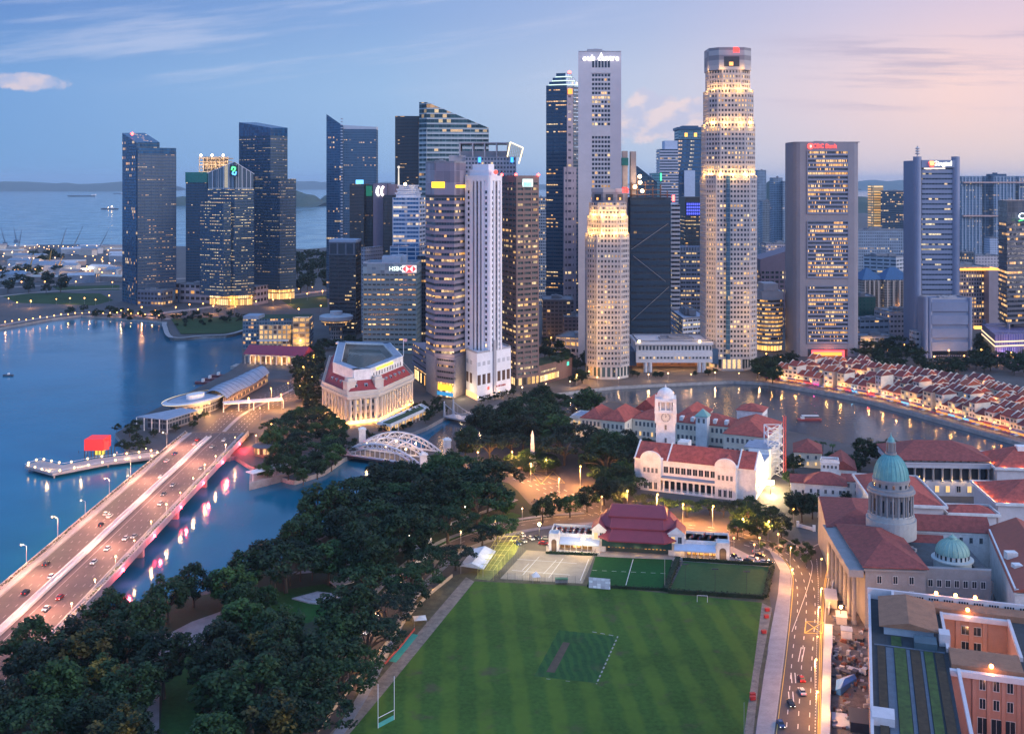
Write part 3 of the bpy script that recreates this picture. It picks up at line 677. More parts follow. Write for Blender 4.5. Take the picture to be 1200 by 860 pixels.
# --- grey framed head behind the white tower
Y=1010;pq=slab(545,Y,605,Y,40);t=tower('grey_framed_tower','grey tower head with square frame and slanted lattice screen behind white tower',pq)
obj('body',MB().prism(pq,0,ZW(184,Y),0),facade('grey_q',(.30,.31,.37),(.03,.05,.08),4,3,.6,.5,.3,1.2,.5),t)
obj('low_wing',MB().prism(slab(526,Y+2,546,Y+2,36),0,ZW(182,Y),0),mat('grey_concrete'),t)
k=MB()
for px in(538,553,567,581,594):k.prism(slab(px,Y-.5,px+1.6,Y-.5,38),ZW(184,Y),ZW(168.5,Y),0,bot=True)
k.prism(slab(537.5,Y-.6,596,Y-.6,38.4),ZW(168.5,Y),ZW(167,Y),0,bot=True);k.prism(slab(539,Y+6,595,Y+6,26),ZW(184,Y),ZW(177,Y),0)
obj('crown_frame',k,GREYC,t)
k=MB()
for i in range(9):
 f=i/8;k.tube((XW(594+18*f,Y),Y-1,ZW(184+0*f,Y)),(XW(597+16*f,Y),Y-1,ZW(167+6*f,Y)),.3,n=4);k.tube((XW(594,Y),Y-1,ZW(184-17*f,Y)),(XW(612-f*1,Y),Y-1,ZW(184-11*f,Y)),.3,n=4)
obj('lattice_screen',k,mat('gold_lattice',(.55,.45,.28),.4,metal=.6,var=.1),t)
k=MB().path([(XW(594.5,Y),Y-1.6,ZW(184,Y)),(XW(598,Y),Y-1.6,ZW(167,Y)),(XW(613,Y),Y-1.6,ZW(173.5,Y)),(XW(608,Y),Y-1.6,ZW(192,Y))],.55);obj('light_line',k,glow('gold_line',(1,.8,.5),2.2),t)
for px in(562,600):sign_panel(t,px-1.6,px+1.6,184.5,190.5,Y-.8,glow('blue_sign2',(.05,.35,1),2.4),name='blue_window')
# --- H: white grid tower with mast
Y=1120;ph=para(460,Y+2,491.5,Y,498.7,Y+26);t=tower('white_grid_tower','blue tower with white floor grid and lit white roof mast',ph)
gH=facade('glass_h',(.45,.5,.6),(.02,.10,.24),4.2,3,.94,.8,.40,1.3,.5,**BG)
rows(t,ph,0,ZW(232,Y),4.4,mat('pale_blue_band',(.46,.52,.64),.55,var=.08),gH,.28,12,.8,pr=.5)
pcx=para(464,Y+8,488,Y+5,493,Y+24)
for i,(a,b)in enumerate(((232,226),(226,221.5),(221.5,217))):obj('crown_tier',MB().prism(offset(pcx,i*1.2),ZW(a,Y)+.3,ZW(b,Y)-1.5,0).prism(offset(pcx,i*1.2-1.),ZW(b,Y)-1.4,ZW(b,Y),0,bot=True),mat('pale_blue_band'),t)
obj('low_block',MB().prism(para(457,Y-4,491,Y-6,499,Y+22),0,ZW(288,Y),0),facade('low_h',(.42,.48,.6),(.02,.10,.24),4.4,9,.9,.72,.3,1.2,.5),t)
k=MB().tube((XW(466,Y),Y+10,ZW(217,Y)),(XW(466,Y),Y+10,ZW(195,Y)),.9,.5,8);k.ball((XW(466,Y),Y+10,ZW(196,Y)),1.5);obj('mast',k,glow('mast_light',(1,.9,.8),.9),t)
obj('crown_lamp',MB().ball((XW(475,Y),Y-2,ZW(216,Y)),1.6),WARML,t);point((XW(475,Y),Y-6,ZW(215,Y)),6000,(1,.7,.4),1.5,t)
# --- I: dark block with framed top
Y=1130;pi_=para(385.8,Y,417,Y-4,423,Y+26);t=tower('black_office_block','squat near-black glass office block with open framed roof',pi_)
rows(t,pi_,0,ZW(299,Y),4.2,DARKM,facade('glass_black_i',(.02,.03,.04),(.008,.014,.026),4,2.4,.95,.6,.31,1.5,.45,**BG),.3,9,.25)
obj('roof_band',MB().prism(pi_,ZW(299,Y)+.35,ZW(284,Y),0),facade('band_i',(.10,.12,.16),(.01,.02,.04),14,9,.8,.8,0,0,0,voff=2),t)
obj('roof_slab',MB().prism(offset(pi_,-.4),ZW(284,Y)+.01,ZW(281,Y),0,bot=True),mat('blue_grey_slab',(.27,.34,.44),.6,var=.1),t)
pi2=para(423.3,Y-2,428,Y-6,449,Y+22);obj('side_block',MB().prism(pi2,0,ZW(290,Y),0),facade('side_i',(.25,.28,.34),(.02,.03,.05),4,4,.5,.3,.2,1,.5),t)
# --- J: bank block with red and white hexagon
Y=1005;pj=para(425,Y,488,Y-3,494,Y+32);t=tower('bank_block','broad grey-green bank block with HSBC sign near its roof',pj)
gJ=facade('glass_j',(.2,.22,.22),(.03,.05,.05),4.2,4.2,.8,.8,.5,1.7,.6,chunk=6.)
rows(t,pj,0,ZW(321,Y),4.55,mat('grey_green_panel',(.13,.20,.24),.6,var=.1,scale=.3),gJ,.52,4.2,.55,pr=.6)
obj('top_panel',MB().prism(pj,ZW(321,Y)+.35,ZW(309,Y),0),facade('top_j',(.20,.26,.30),(.16,.22,.27),3.1,4.2,.92,.9,0,0,0),t)
roof_gear(t,pj,ZW(309,Y),5,mat('blue_grey_slab'),8,3)
text('HSBC',5.6,(XW(464.6,Y),Y-2.2,ZW(315,Y)),0,glow('sign_white',(.85,1,.9),2.2),t)
k=MB();hx,hz,hw=XW(480,Y),ZW(315,Y),3.2;hy=Y-3.2
red=[[(-1,0),(-.0,1),(-1.,1)],[(0,1),(1,0),(1,1)]]
k.face([(hx-2*hw,hy,hz),(hx-hw,hy,hz-hw),(hx-hw,hy,hz+hw)]);k.face([(hx+2*hw,hy,hz),(hx+hw,hy,hz+hw),(hx+hw,hy,hz-hw)])
k.face([(hx-hw,hy,hz+hw),(hx,hy,hz),(hx+hw,hy,hz+hw)]);k.face([(hx-hw,hy,hz-hw),(hx+hw,hy,hz-hw),(hx,hy,hz)])
k2=MB().box(hx-hw*2.1,hx+hw*2.1,hy+.1,hy+1,hz-hw*1.05,hz+hw*1.05);em=obj('sign_panel',k2,glow('sign_white2',(1,.9,.9),1.2),t);obj('hexagon_emblem',k,glow('sign_red',(1,.02,.03),3.),em)
# --- K: disc shaped tower
Y=1095;cx_=XW(394,Y);t=thing('disc_tower','round saucer-topped tower on a stem before the black block','tower',(cx_,Y,0))
w_=(XW(413.7,Y)-XW(374.6,Y))/2;zt=ZW(369,Y)
obj('stem',MB().lathe([(6.5,0),(6.5,zt-11)],16,cx_,Y),facade('stem_k',(.4,.36,.36),(.04,.05,.07),4,2.4,.5,.6,.4,1.4,.6),t)
obj('disc',MB().lathe([(6,zt-12),(w_*.82,zt-10),(w_*.86,zt-5.5),(w_,zt-4.5),(w_,zt-1),(w_*.9,zt),(1,zt+.4)],32,cx_,Y),mat('grey_blue_disc',(.40,.43,.47),.6,var=.08),t)
obj('window_ring',MB().lathe([(w_*.845,zt-9.4),(w_*.885,zt-5.8)],32,cx_,Y),facade('ring_k',(.3,.3,.3),(.05,.05,.06),9,2,.8,.95,.6,1.3,.6),t)
obj('roof_drum',MB().lathe([(6.4,zt),(6.4,zt+4),(.1,zt+4.6)],24,cx_,Y),mat('grey_blue_disc'),t)
# --- L: banded tower
pL=ccw([(XW(498.6,822),822),(XW(509,801),801),(XW(532.3,795),795),(XW(546,812),812),(XW(546,838),838),(XW(508,848),848)])
t=tower('banded_bank_tower','mauve striped bank tower with glowing yellow sign near the river mouth',pL)
gL=facade('glass_l',(.15,.15,.18),(.015,.028,.05),4,2.2,.92,.9,.44,1.25,.7,chunk=4.,**BG)
zb=ZW(417,805)
rows(t,pL,zb,ZW(232,805),4.62,MAUVE,gL,.50,30,0,pr=.7)
obj('head',MB().prism(pL,ZW(232,805)+.35,ZW(228.5,805),1).prism(pL,ZW(228.5,805)+.004,ZW(191,805),0),[facade('head_l',(.23,.20,.25),(.2,.175,.22),9,6,.97,.97,0,0,0),DARKM],t)
obj('base_core',MB().prism(offset(pL,.4),0,zb,0),mat('weathered_stone',(.36,.32,.32),.8,var=.12),t)
gs=glow('yellow_sign',(1,.55,.02),2.6)
k=MB();a,b=Vector((XW(509,801),801)),Vector((XW(532.3,795),795));k.wallbox(a.lerp(b,-.12),a.lerp(b,.52),.6,ZW(220.3,800),ZW(213.3,800),0,-.65);obj('yellow_sign',k,gs,t)
a,b=Vector((XW(532.3,795),795)),Vector((XW(546,812),812));k=MB();k.wallbox(a.lerp(b,.12),a.lerp(b,.85),.6,ZW(220.2,800),ZW(217,800),0,-.65);obj('yellow_sign',k,gs,t)
pP=ccw([(XW(483,872),872),(XW(512,797),797),(XW(532.2,787),787),(XW(535,801),801),(XW(520,880),880)])
rows(t,pP,12,29.5,4.4,MAUVE,facade('podium_l',(.2,.2,.2),(.02,.03,.05),4,2.2,.9,.9,.45,1.4,.7),.55,40,0,pr=.7,part='podium_window_row',frame='podium_bands')
lobby(t,pP,12,s=3.2)
k=MB().wallbox((XW(514,796),796),(XW(530,788),788),.5,6.5,10.5,0,-.8);obj('yellow_sign',k,gs,t)
k=MB().wallbox((XW(513,796.6),796.6),(XW(531.5,787.4),787.4),.5,2.5,5.2,0,-.85);obj('blue_canopy',k,glow('blue_canopy',(.03,.35,.75),.9),t)
roof_gear(t,pL,ZW(191,805),9,ROOFG,3,2)
point((XW(540,795),792,6),5000,(1,.75,.45),1.,t);point((XW(519,789),789,zb+3),4500,(1,.6,.3),1.,t)
# --- M: white tower on a white podium
pM=ccw([(XW(545.5,810),810),(XW(573.5,797),797),(XW(587.3,808),808),(XW(560,826),826)])
t=tower('white_slim_tower','slim white tower with dark vertical slots on tall white podium',pM)
WH=WHITEW;zt,zp=ZW(192.5,803),34.5
a,b,c=[Vector(pM[i])for i in range(3)]if False else(Vector((XW(545.5,810),810)),Vector((XW(573.5,797),797)),Vector((XW(587.3,808),808)))
k=MB().prism(pM,zp,ZW(207,803),0);k.prism(offset(pM,2.2),ZW(207,803),ZW(199,803),0);k.prism(offset(pM,4.),ZW(199,803),zt,0)
def pier_on(k,A,B,f0,f1,z0,z1,pr=.5,m=0):k.wallbox(A.lerp(B,f0),A.lerp(B,f1),pr,z0,z1,m,-pr)
for f0,f1 in((0,.07),(.2,.33),(.40,.47),(.56,.63),(.70,.80),(.93,1)):pier_on(k,a,b,f0,f1,zp,ZW(212,803),.8)
for f0,f1 in((0,.16),(.34,.44),(.62,.72),(.88,1)):pier_on(k,b,c,f0,f1,zp,ZW(212,803),.8)
pier_on(k,a,b,-.0,1,ZW(212,803),ZW(206,803),.82);pier_on(k,b,c,0,1,ZW(212,803),ZW(206,803),.82)
obj('white_shaft',k,WH,t)
slot=facade('slot_m',(.10,.085,.10),(.03,.035,.05),4,3,.5,.5,.12,1.,.5)
for A,B,f0,f1 in((a,b,.335,.395),(a,b,.475,.555),(a,b,.635,.695),(b,c,.45,.61)):
 k=MB();pier_on(k,A,B,f0,f1,zp-(20 if A is b else 0),ZW(213,803),.06);obj('dark_slot',k,slot,t)
wm_=facade('window_m',(.05,.06,.08),(.02,.03,.045),9,9,1.,1.,.22,1.,.4)
k=MB();
for A,B,f0,f1 in((a,b,.10,.17),(a,b,.83,.90),(b,c,.22,.30),(b,c,.76,.84)):pier_on(k,A,B,f0,f1,0,2.3,.07)
o0=org(t);k.v=[(p[0]-o0.x,p[1]-o0.y,p[2])for p in k.v];w0=None
for f in range(int((ZW(214,803)-zp-4)/4.25)):
 if w0 is None:w0=obj('window_row',k,wm_,t,world=False);w0.location=(0,0,zp+3)
 else:inst('window_row',w0.data,t,(0,0,zp+3+f*4.25))
pMp=ccw([(XW(546.3,806),806),(XW(559,786),786),(XW(598.6,816),816),(XW(586,838),838)])
pa,pb_,pc_=Vector((XW(546.3,806),806)),Vector((XW(559,786),786)),Vector((XW(598.6,816),816))
obj('podium',MB().prism(pMp,0,zp,0),WH,t)
for A,B,fs in((pa,pb_,(.12,.45)),(pb_,pc_,(.06,.20,.34,.64,.78,.92))):
 for f in fs:
  k=MB();pier_on(k,A,B,f-(.10 if A is pa else.045),f+(.10 if A is pa else.045),11,18.5,.1);obj('podium_window',k,facade('podwin_m',(.10,.07,.06),(.12,.07,.05),7.6,2.2,.8,.92,.3,.5,.8),t)
  k=MB();pier_on(k,A,B,f-(.10 if A is pa else.04),f+(.10 if A is pa else.04),25,28,.1);obj('podium_grille',k,mat('grille_grey',(.48,.49,.53),.7,var=.1),t)
k=MB();pier_on(k,pb_,pc_,.455,.53,4,zp+8,1.2);obj('center_pier',k,GREYC,t)
roof_gear(t,pMp,zp,3,GREYC,2,1);k=MB().ball((XW(581,800),799,ZW(202,800)),1.7);obj('red_emblem',k,glow('red_emblem',(1,.1,.08),1.6),t)
text('BANK OF CHINA',1.9,(pb_.lerp(pc_,.66).x,pb_.lerp(pc_,.66).y-.9,7.4),math.atan2((pc_-pb_).y,(pc_-pb_).x),mat('sign_red_paint',(.5,.06,.05),.6,var=0),t)
k=MB();pier_on(k,pb_,pc_,.30,.35,6.2,8.6,.4);obj('red_emblem',k,glow('red_emblem',(1,.1,.08),1.6),t)
k=MB()
for f in(.05,.2,.35,.5,.65,.8,.95):pier_on(k,pa,pb_,f-.06,f+.06,.2,4.5,.1)
obj('lit_arcade',k,glow('arcade_warm',(1,.5,.18),1.8),t)
# --- N: brown tower with low wing
pN=para(587.4,862,604.9,830,631.6,844);t=tower('brown_tower','dark brown tower with bright screen near top right of white tower',pN)
gN=facade('glass_n',(.1,.08,.08),(.012,.03,.035),4,2.6,.9,.95,.39,1.35,.55,chunk=5.)
rows(t,pN,8,ZW(214,840),4.15,BROWNC,gN,.52,8.8,1.3,pr=.5)
obj('head',MB().prism(pN,ZW(214,840)+.35,ZW(206,840),0),BROWNC,t);obj('ground_floor',MB().prism(offset(pN,.3),0,8,0,top=False),facade('lobby_n',(.08,.06,.06),(.06,.05,.04),8,4.4,.7,.7,.62,1.8,.7),t)
sign_panel(t,612,624.5,210,219,834.5,glow('screen_white',(.75,1,1),1.5),name='screen');sign_panel(t,613.5,623,214,218.5,834.2,glow('screen_green',(.25,.7,.8),1.1),th=.3,name='screen_field')
for px in(588,604.5,631):obj('beacon',MB().ball((XW(px,842),842,ZW(205,842)),1.1),REDL,t)
pN2=ccw([(XW(631.8,845),845),(XW(670.5,886),886),(XW(658,915),915),(XW(630,880),880)]);obj('low_wing',MB().prism(pN2,0,15.5,0,mt=1),[BROWNC,mat('roof_garden',(.02,.05,.02),.95,var=.4)],t)
A,B=Vector((XW(631.8,845),845)),Vector((XW(670.5,886),886));k=MB();pier_on(k,A,B,.03,.58,2.2,7.2,.12);obj('shop_window',k,facade('shop_n',(.2,.15,.05),(.2,.15,.06),6,2.2,.9,.95,.9,2.2,.55),t)
k=MB();pier_on(k,A,B,.05,.5,9.4,10.8,.12);obj('lit_strip',k,facade('strip_n',(.05,.1,.1),(.05,.1,.1),6,2.,.7,.95,.8,1.5,.1),t)
k=MB();pier_on(k,A,B,.83,.90,9.8,13,.15);obj('green_emblem',k,glow('green_emblem',(.1,.8,.6),1.2),t)
# --- O: tall dark tower with stepped crown
Y=1150;cx_,cy_=XW(659,Y),Y+24;t=thing('stepped_crown_tower','very tall dark blue tower with stepped lit crown beside pale tower','tower',(cx_,cy_,0))
pO=ccw([(XW(640,Y),Y),(XW(664,Y-8),Y-8),(XW(680,Y),Y),(XW(682,Y+40),Y+40),(XW(644,Y+42),Y+42)])
gO=facade('glass_o',(.05,.08,.12),(.012,.06,.13),4,2.6,.9,.7,.37,1.4,.6,chunk=5.,**BG)
rows(t,pO,0,ZW(101,Y),4.1,mat('navy_panel',(.015,.045,.09),.4,var=.1),gO,.42,9,.4)
for i,(z0,z1)in enumerate(((101,96),(96,91),(91,85.5))):
 q=offset(pO,3.+i*3.6);obj('crown_tier',MB().prism(q,ZW(z0,Y)+.35,ZW(z1,Y),0),gO,t);obj('crown_light',MB().prism(offset(q,-.5),ZW(z0,Y)+.6,ZW(z0,Y)+1.6,0,bot=True),glow('crown_teal',(.75,1,.9),1.3),t)
k=MB().prism(slab(664.5,Y-8.6,671.5,Y-5.4,2),0,ZW(104,Y),0);k.prism(slab(661,Y-9.6,675.5,Y-3.6,2),0,ZW(196,Y),0);
obj('granite_spine',k,facade('spine_o',(.30,.25,.30),(.05,.05,.08),8.2,6.5,.55,.3,.42,1.3,.6),t)
sign_panel(t,665.5,670.8,104.5,110.5,Y-9.2,glow('orange_emblem',(1,.3,.04),2.4),name='orange_emblem');obj('beacon',MB().ball((XW(668,Y),Y+10,ZW(84,Y)),1.8),REDL,t)
# --- P: pale slab tower, the tallest
Y=962;pP=ccw([(XW(677.6,Y),Y),(XW(728,Y),Y),(XW(728,Y+16),Y+16),(XW(684,Y+42),Y+42)]);t=tower('pale_slab_tower','tallest pale flat-fronted tower with glowing white sign and rooftop plants',pP)
zt=ZW(61,Y);x0,x1=XW(693.3,Y),XW(715.3,Y)
k=MB();k.prism(ccw([(XW(677.6,Y),Y),(x0,Y),(x0,Y+30),(XW(682,Y+38),Y+38)]),0,zt,0);k.prism(ccw([(x1,Y),(XW(728,Y),Y),(XW(728,Y+16),Y+16),(x1,Y+22)]),0,zt,0)
k.prism([(x0,Y+.8),(x1,Y+.8),(x1,Y+25),(x0,Y+28)],0,zt-.02,0);fh=4.0;z=ZW(85,Y);zrow=[]
panel=mat('pale_panel',(.50,.47,.50),.6,var=.07,scale=.05)
o0=org(t);zr=ZW(87,Y);kk=MB().box(x0,x1,Y,Y+.8,ZW(86,Y),zt);kk.face([(x0,Y,0)]*3)if False else None
gP=facade('glass_p',(.5,.48,.53),(.02,.03,.045),9,(x1-x0)/6,.74,1.,.42,1.5,.55,chunk=3.)
i=0;w0=None;zc=ZW(87,Y)
while zc>24:
 gap=i in(12,13,26,27)
 if not gap:
  if w0 is None:
   w0=obj('window_row',MB().prism([(x0,Y+.45),(x1,Y+.45),(x1,Y+.7),(x0,Y+.7)],0,2.3,0,top=False),gP,t);b0=w0;w0.location=(0,0,zc-2.3)
   w0.data.uv_layers[0].data
  else:inst('window_row',w0.data,t,(0,0,zc-2.3))
  kk.box(x0,x1,Y,Y+.8,zc-4.,zc-2.3)
 else:kk.box(x0,x1,Y,Y+.8,zc-4.,zc)
 zc-=4.;i+=1
kk.box(x0,x1,Y,Y+.8,0,zc);k.v+=[];
obj('side_walls',k,panel,t);obj('spandrels',kk,CONC,t)
for i in range(6):obj('tall_window',MB().box(x0+(i+.15)*(x1-x0)/6,x0+(i+.85)*(x1-x0)/6,Y-.05,Y+.4,ZW(79.5,Y),ZW(71.5,Y)),facade('win_p',(.05,.05,.06),(.03,.04,.06),9,9,1,1,.2,1),t)
sg=glow('sign_bright',(1,.93,.95),3.);text('oub centre',7.4,(XW(704,Y),Y-.6,ZW(68.5,Y)),0,sg,t,.4);k=MB();k.face([(XW(702.5,Y),Y-.7,ZW(66,Y)),(XW(706,Y),Y-.7,ZW(66,Y)),(XW(704.5,Y),Y-.7,ZW(61.8,Y))]);obj('sign_flame',k,sg,t)
roof_gear(t,pP,zt,2,GREYC,3,2,.8)
# --- Q and U: the twin octagonal towers
def octagon_tower(px0,px1,Y0,tiers,name,label,seed,lobz,logo):
 w=XW(px1,Y0)-XW(px0,Y0);cx,cy=XW((px0+px1)/2,Y0),Y0+w/2;t=thing(name,label,'tower',(cx,cy,0))
 wl=mat('warm_white_stone',(.33,.325,.345),.7,var=.10,scale=.1);gl=facade('glass_oct',(.2,.2,.2),(.025,.035,.05),4,2.9,.62,.95,.42,1.6,.55,chunk=3.)
 zb=lobz
 for i,(a,b,py,rot,mode)in enumerate(tiers):
  wt=XW(b,Y0)-XW(a,Y0);cxt=XW((a+b)/2,Y0);z1=ZW(py,Y0)
  poly=ngon(cxt,cy,wt/2/math.cos(math.pi/8),8,math.pi/8)if rot==0 else ngon(cxt,cy,wt/2/math.cos(rot),8,rot)
  if rot!=0:
   c_=wt/2;d_=c_*rot;poly=[(cxt-c_,cy-d_),(cxt-d_,cy-c_),(cxt+d_,cy-c_),(cxt+c_,cy-d_),(cxt+c_,cy+d_),(cxt+d_,cy+c_),(cxt-d_,cy+c_),(cxt-c_,cy+d_)]
  poly=ccw(poly)
  if mode=='rows':rows(t,poly,zb+.4*(i>0),z1,4.15,wl,gl,.47,2.9,1.1,pr=.45,part='window_row',frame='stone_frame')
  else:
   k=MB().prism(poly,zb+.4,z1,0);obj('head',k,facade('head_oct',(.30,.29,.31),(.27,.265,.285),4.2,60,1.,.97,0,0,0,gr=.6),t);hh=z1-zb
   for j in(0,1,2,7,3,4,5,6):
    A,B=Vector(poly[j]),Vector(poly[(j+1)%8]);nd=(B-A).normalized();yy=(A.y+B.y)/2
    if yy>cy or(B-A).length<wt*.3:continue
    k=MB();pier_on(k,A,B,.2,.8,zb+hh*.16,zb+hh*.60,.12);lo=obj('loggia',k,DARKM,t);k=MB();pier_on(k,A,B,.4,.56,zb+hh*.2,zb+hh*.36,.2);obj('loggia_light',k,glow('loggia_warm',(1,.42,.12),2.),lo)
  zb=z1
 base=[(p[0],p[1])for p in ngon(cx,cy,w/2/math.cos(math.pi/8)-.6,8,math.pi/8)]
 obj('lobby',MB().prism(base,0,lobz,0),facade('lobby_oct',(.5,.48,.46),(.05,.08,.09),lobz*1.02,4.2,.62,.8,.5,1.3,.6),t)
 return t,cx,cy,w
tQ,cxq,cyq,wq=octagon_tower(688.2,738.8,870,[(688.2,738.8,275,.56,'rows'),(690.5,737.6,253.5,.40,'rows'),(693,735.5,238,.6,'rows'),(695.5,734,221,.38,'head')],'octagonal_tower','shorter octagonal stone tower with floodlit upper tiers on the riverside',11,10,0)
tU,cxu,cyu,wu=octagon_tower(829,889.5,910,[(829,889.5,206,.66,'rows'),(829.6,888.6,145,.50,'rows'),(832.5,886,105,.66,'rows'),(834,883.4,82,.45,'rows'),(833.4,883.6,55,.6,'head')],'octagonal_tower','tallest stone tower with cut corners and three floodlit setbacks',12,10,0)
def crown_floods(t,cx,cy,w,z,pw,n=8,k_=1.0,col=(1,.50,.12)):
 for i in range(n):
  a=math.pi+math.pi*(i+.5)/n;r=w/2*1.16
  p=(cx+r*math.cos(a)*k_,cy+r*math.sin(a)*k_,z);o=point(p,pw*1.9,col,1.2,t)
fl_=lambda t,cx,cy,w,z,pw,n=6:crown_floods(t,cx,cy,w,z,pw,n)
fl_(tQ,cxq,cyq,wq,ZW(273,870),3600);fl_(tQ,cxq,cyq,wq*.93,ZW(252,870),3600)
for py,pw in((420,1200),(400,3000),(380,4200),(360,3600),(338,2000),(316,1000)):point((XW(694,862),864,ZW(py,866)),pw,(1,.50,.12),1.,tQ);point((XW(712,860),860,ZW(py,866)),pw*.6,(1,.50,.12),1.,tQ);point((XW(734,862),864,ZW(py,866)),pw*.35,(1,.50,.12),1.,tQ)
fl_(tU,cxu,cyu,wu,ZW(204.5,910),4600,7);fl_(tU,cxu,cyu,wu*.97,ZW(143.5,910),3800);fl_(tU,cxu,cyu,wu*.92,ZW(103.5,910),3000);fl_(tU,cxu,cyu,wu*.9,ZW(80,910),700,4)
for py in range(235,425,20):point((XW(828.5,905),906,ZW(py,905)),2600,(1,.50,.12),1.,tU)
for py,pw in((408,2400),(388,4200),(366,4200),(344,2600),(320,1200)):point((XW(879,900),899,ZW(py,905)),pw,(1,.50,.12),1.,tU);point((XW(852,900),900,ZW(py,905)),pw*.35,(1,.50,.12),1.,tU)
for px,t,Y,py in((862,tU,908,59),(732,tQ,872,223)):
 k=MB()
 for i in range(4):k.box(XW(px-2.6,Y)+i*1.35,XW(px-2.6,Y)+i*1.35+.8,Y-1.2,Y-.6,ZW(py+3,Y),ZW(py-2,Y))
 k.box(XW(px-2.8,Y),XW(px+2.6,Y),Y-1.3,Y-.5,ZW(py-2,Y),ZW(py-3.2,Y));k.box(XW(px-3,Y),XW(px+2.8,Y),Y-1.25,Y-.55,ZW(py+1,Y),ZW(py,Y));obj('red_emblem',k,glow('oct_red',(1,.03,.02),4.),t)
for px in(853.3,719):
 Y,t,top=(908.6,tU,206)if px>800 else(868.6,tQ,275)
 if px>800:obj('blue_bay',MB().box(XW(851,Y),XW(855.7,Y),Y+.3,Y+1.4,10,ZW(top,Y)),facade('blue_bay',(.06,.12,.2),(.02,.07,.13),4.15,1.6,.86,.8,.3,1.1,.4),t)
# --- R: tower wrapped in dark netting with cranes and work lamps
Y=1012;pR=slab(738.5,Y,786,Y,44);t=tower('netted_tower','unfinished dark blue netted tower with work lamps on its top deck',pR)
rows(t,pR,0,ZW(232,Y),6.3,mat('blue_net',(.018,.05,.10),.9,var=.2,scale=.3),facade('net_glass',(.03,.05,.08),(.008,.025,.055),6,3,.9,.9,.14,.7,.5,gr=.5),.60,6,.25,pr=.3,part='open_floor',frame='net_bands')
k=MB()
for px0,px1,a,b in((729.5,735.6,268,177),(739,745.5,232,177.5)):k.prism(slab(px0,Y+6,px1,Y+6,9),0,ZW(b,Y),0)
obj('concrete_core',k,mat('raw_core',(.36,.31,.31),.9,var=.15,scale=.1),t)
obj('teal_wrap',MB().prism(slab(728.6,Y+5,736.4,Y+5,11),ZW(194,Y),ZW(185,Y),0,bot=True),mat('teal_net'),t)
k=MB()
for px,h in((741,214),(748,206),(757,213),(766,219),(775,216),(783,224)):k.tube((XW(px,Y),Y+6,ZW(233,Y)),(XW(px,Y),Y+6,ZW(h,Y)),.7,n=4)
for a,b in((738,786),):
 for py in(216,222,228):k.prism(slab(a+(py<220)*2,Y+3,b-(228-py)*1.6,Y+3,30),ZW(py+.8,Y),ZW(py,Y),0,bot=True)
obj('top_steelwork',k,mat('rusty_steel',(.16,.09,.07),.8,var=.3),t)
for px,py in((749.5,207),(750,214),(752.5,224),(744,219)):obj('work_lamp',MB().ball((XW(px,Y),Y-1,ZW(py,Y)),1.7),glow('work_lamp',(1,.68,.35),18),t);point((XW(px,Y),Y-3,ZW(py,Y)),2600,(1,.6,.3),1.,t)
k=MB()
for a,b in(((740,292),(783,262)),((742,300),(780,330)),((741,375),(784,336))):k.tube((XW(a[0],Y),Y-.8,ZW(a[1],Y)),(XW(b[0],Y),Y-.8,ZW(b[1],Y)),.22,n=4)
obj('cable_stay',k,STEEL,t);obj('beacon',MB().box(XW(788,Y),XW(790.6,Y),Y,Y+1,ZW(236,Y),ZW(229,Y)),REDL,t)
Y=1095;p_=slab(786.5,Y,797,Y,40);t=tower('slim_banded_block','narrow block with bright white bands between netted tower and violet-topped block',p_);rows(t,p_,0,ZW(240,Y),4.4,mat('white_spandrel_band',(.62,.60,.62),.6,var=.08),facade('glass_sb',(.1,.1,.1),(.02,.035,.06),4,3,.9,.9,.35,1.3,.4),.5,30,0,pr=.6)  # spandrel bands are plain white cladding
Y=1500;t=thing('gabled_tower','dark blue tower with sloping shoulder glimpsed behind the work lamps','tower',(XW(757,Y),Y+20,0));q=slab(746,Y,770,Y,40);obj('body',MB().prism(q,0,[ZW(195 if p[0]<XW(752,Y)else 214,Y)for p in q],0),facade('glass_gb',(.04,.08,.12),(.015,.05,.09),4,3,.8,.5,.2,1,.5),t);obj('roof_edge',MB().tube((XW(746,Y),Y,ZW(195,Y)),(XW(770,Y),Y,ZW(214,Y)),.8),BLUEG,t)
Y=1560;p_=slab(764,Y,775,Y,30);t=tower('teal_topped_block','small teal block with green light strip behind the netted tower',p_);obj('body',MB().prism(p_,0,ZW(203,Y),0),facade('teal_b',(.10,.25,.32),(.03,.09,.12),4,3,.6,.5,.2,1,.5),t);obj('green_strip',MB().box(XW(773.6,Y),XW(775.4,Y),Y-1,Y,ZW(212,Y),ZW(203,Y)),glow('green_strip',(.1,1,.45),1.6),t)
Y=1800;t=thing('tapered_tower','far blue tower flaring below a flat lit head','tower',(XW(809,Y),Y+30,0));z0=0
q0,q1=slab(789,Y,829,Y,60),slab(795,Y+6,825,Y+6,46);k=MB();ns=24
zA,zB=ZW(215,Y),ZW(168,Y);gS=facade('glass_s',(.05,.1,.16),(.02,.10,.22),4.4,3.4,.8,.5,.38,1.2,.3,chunk=6.,**BG)
rows(t,q0,0,zA,4.4,BLUEG,gS,.45,7,.3)
k=MB();
for i in range(11):
 f=i/10.;qq=[(a[0]+(b[0]-a[0])*math.sin(f*1.57),a[1]+(b[1]-a[1])*f)for a,b in zip(ccw(q0),ccw(q1))];za=zA+.35+(zB-zA)*f;k.prism(qq,za,za+(zB-zA)/10-.02,0)
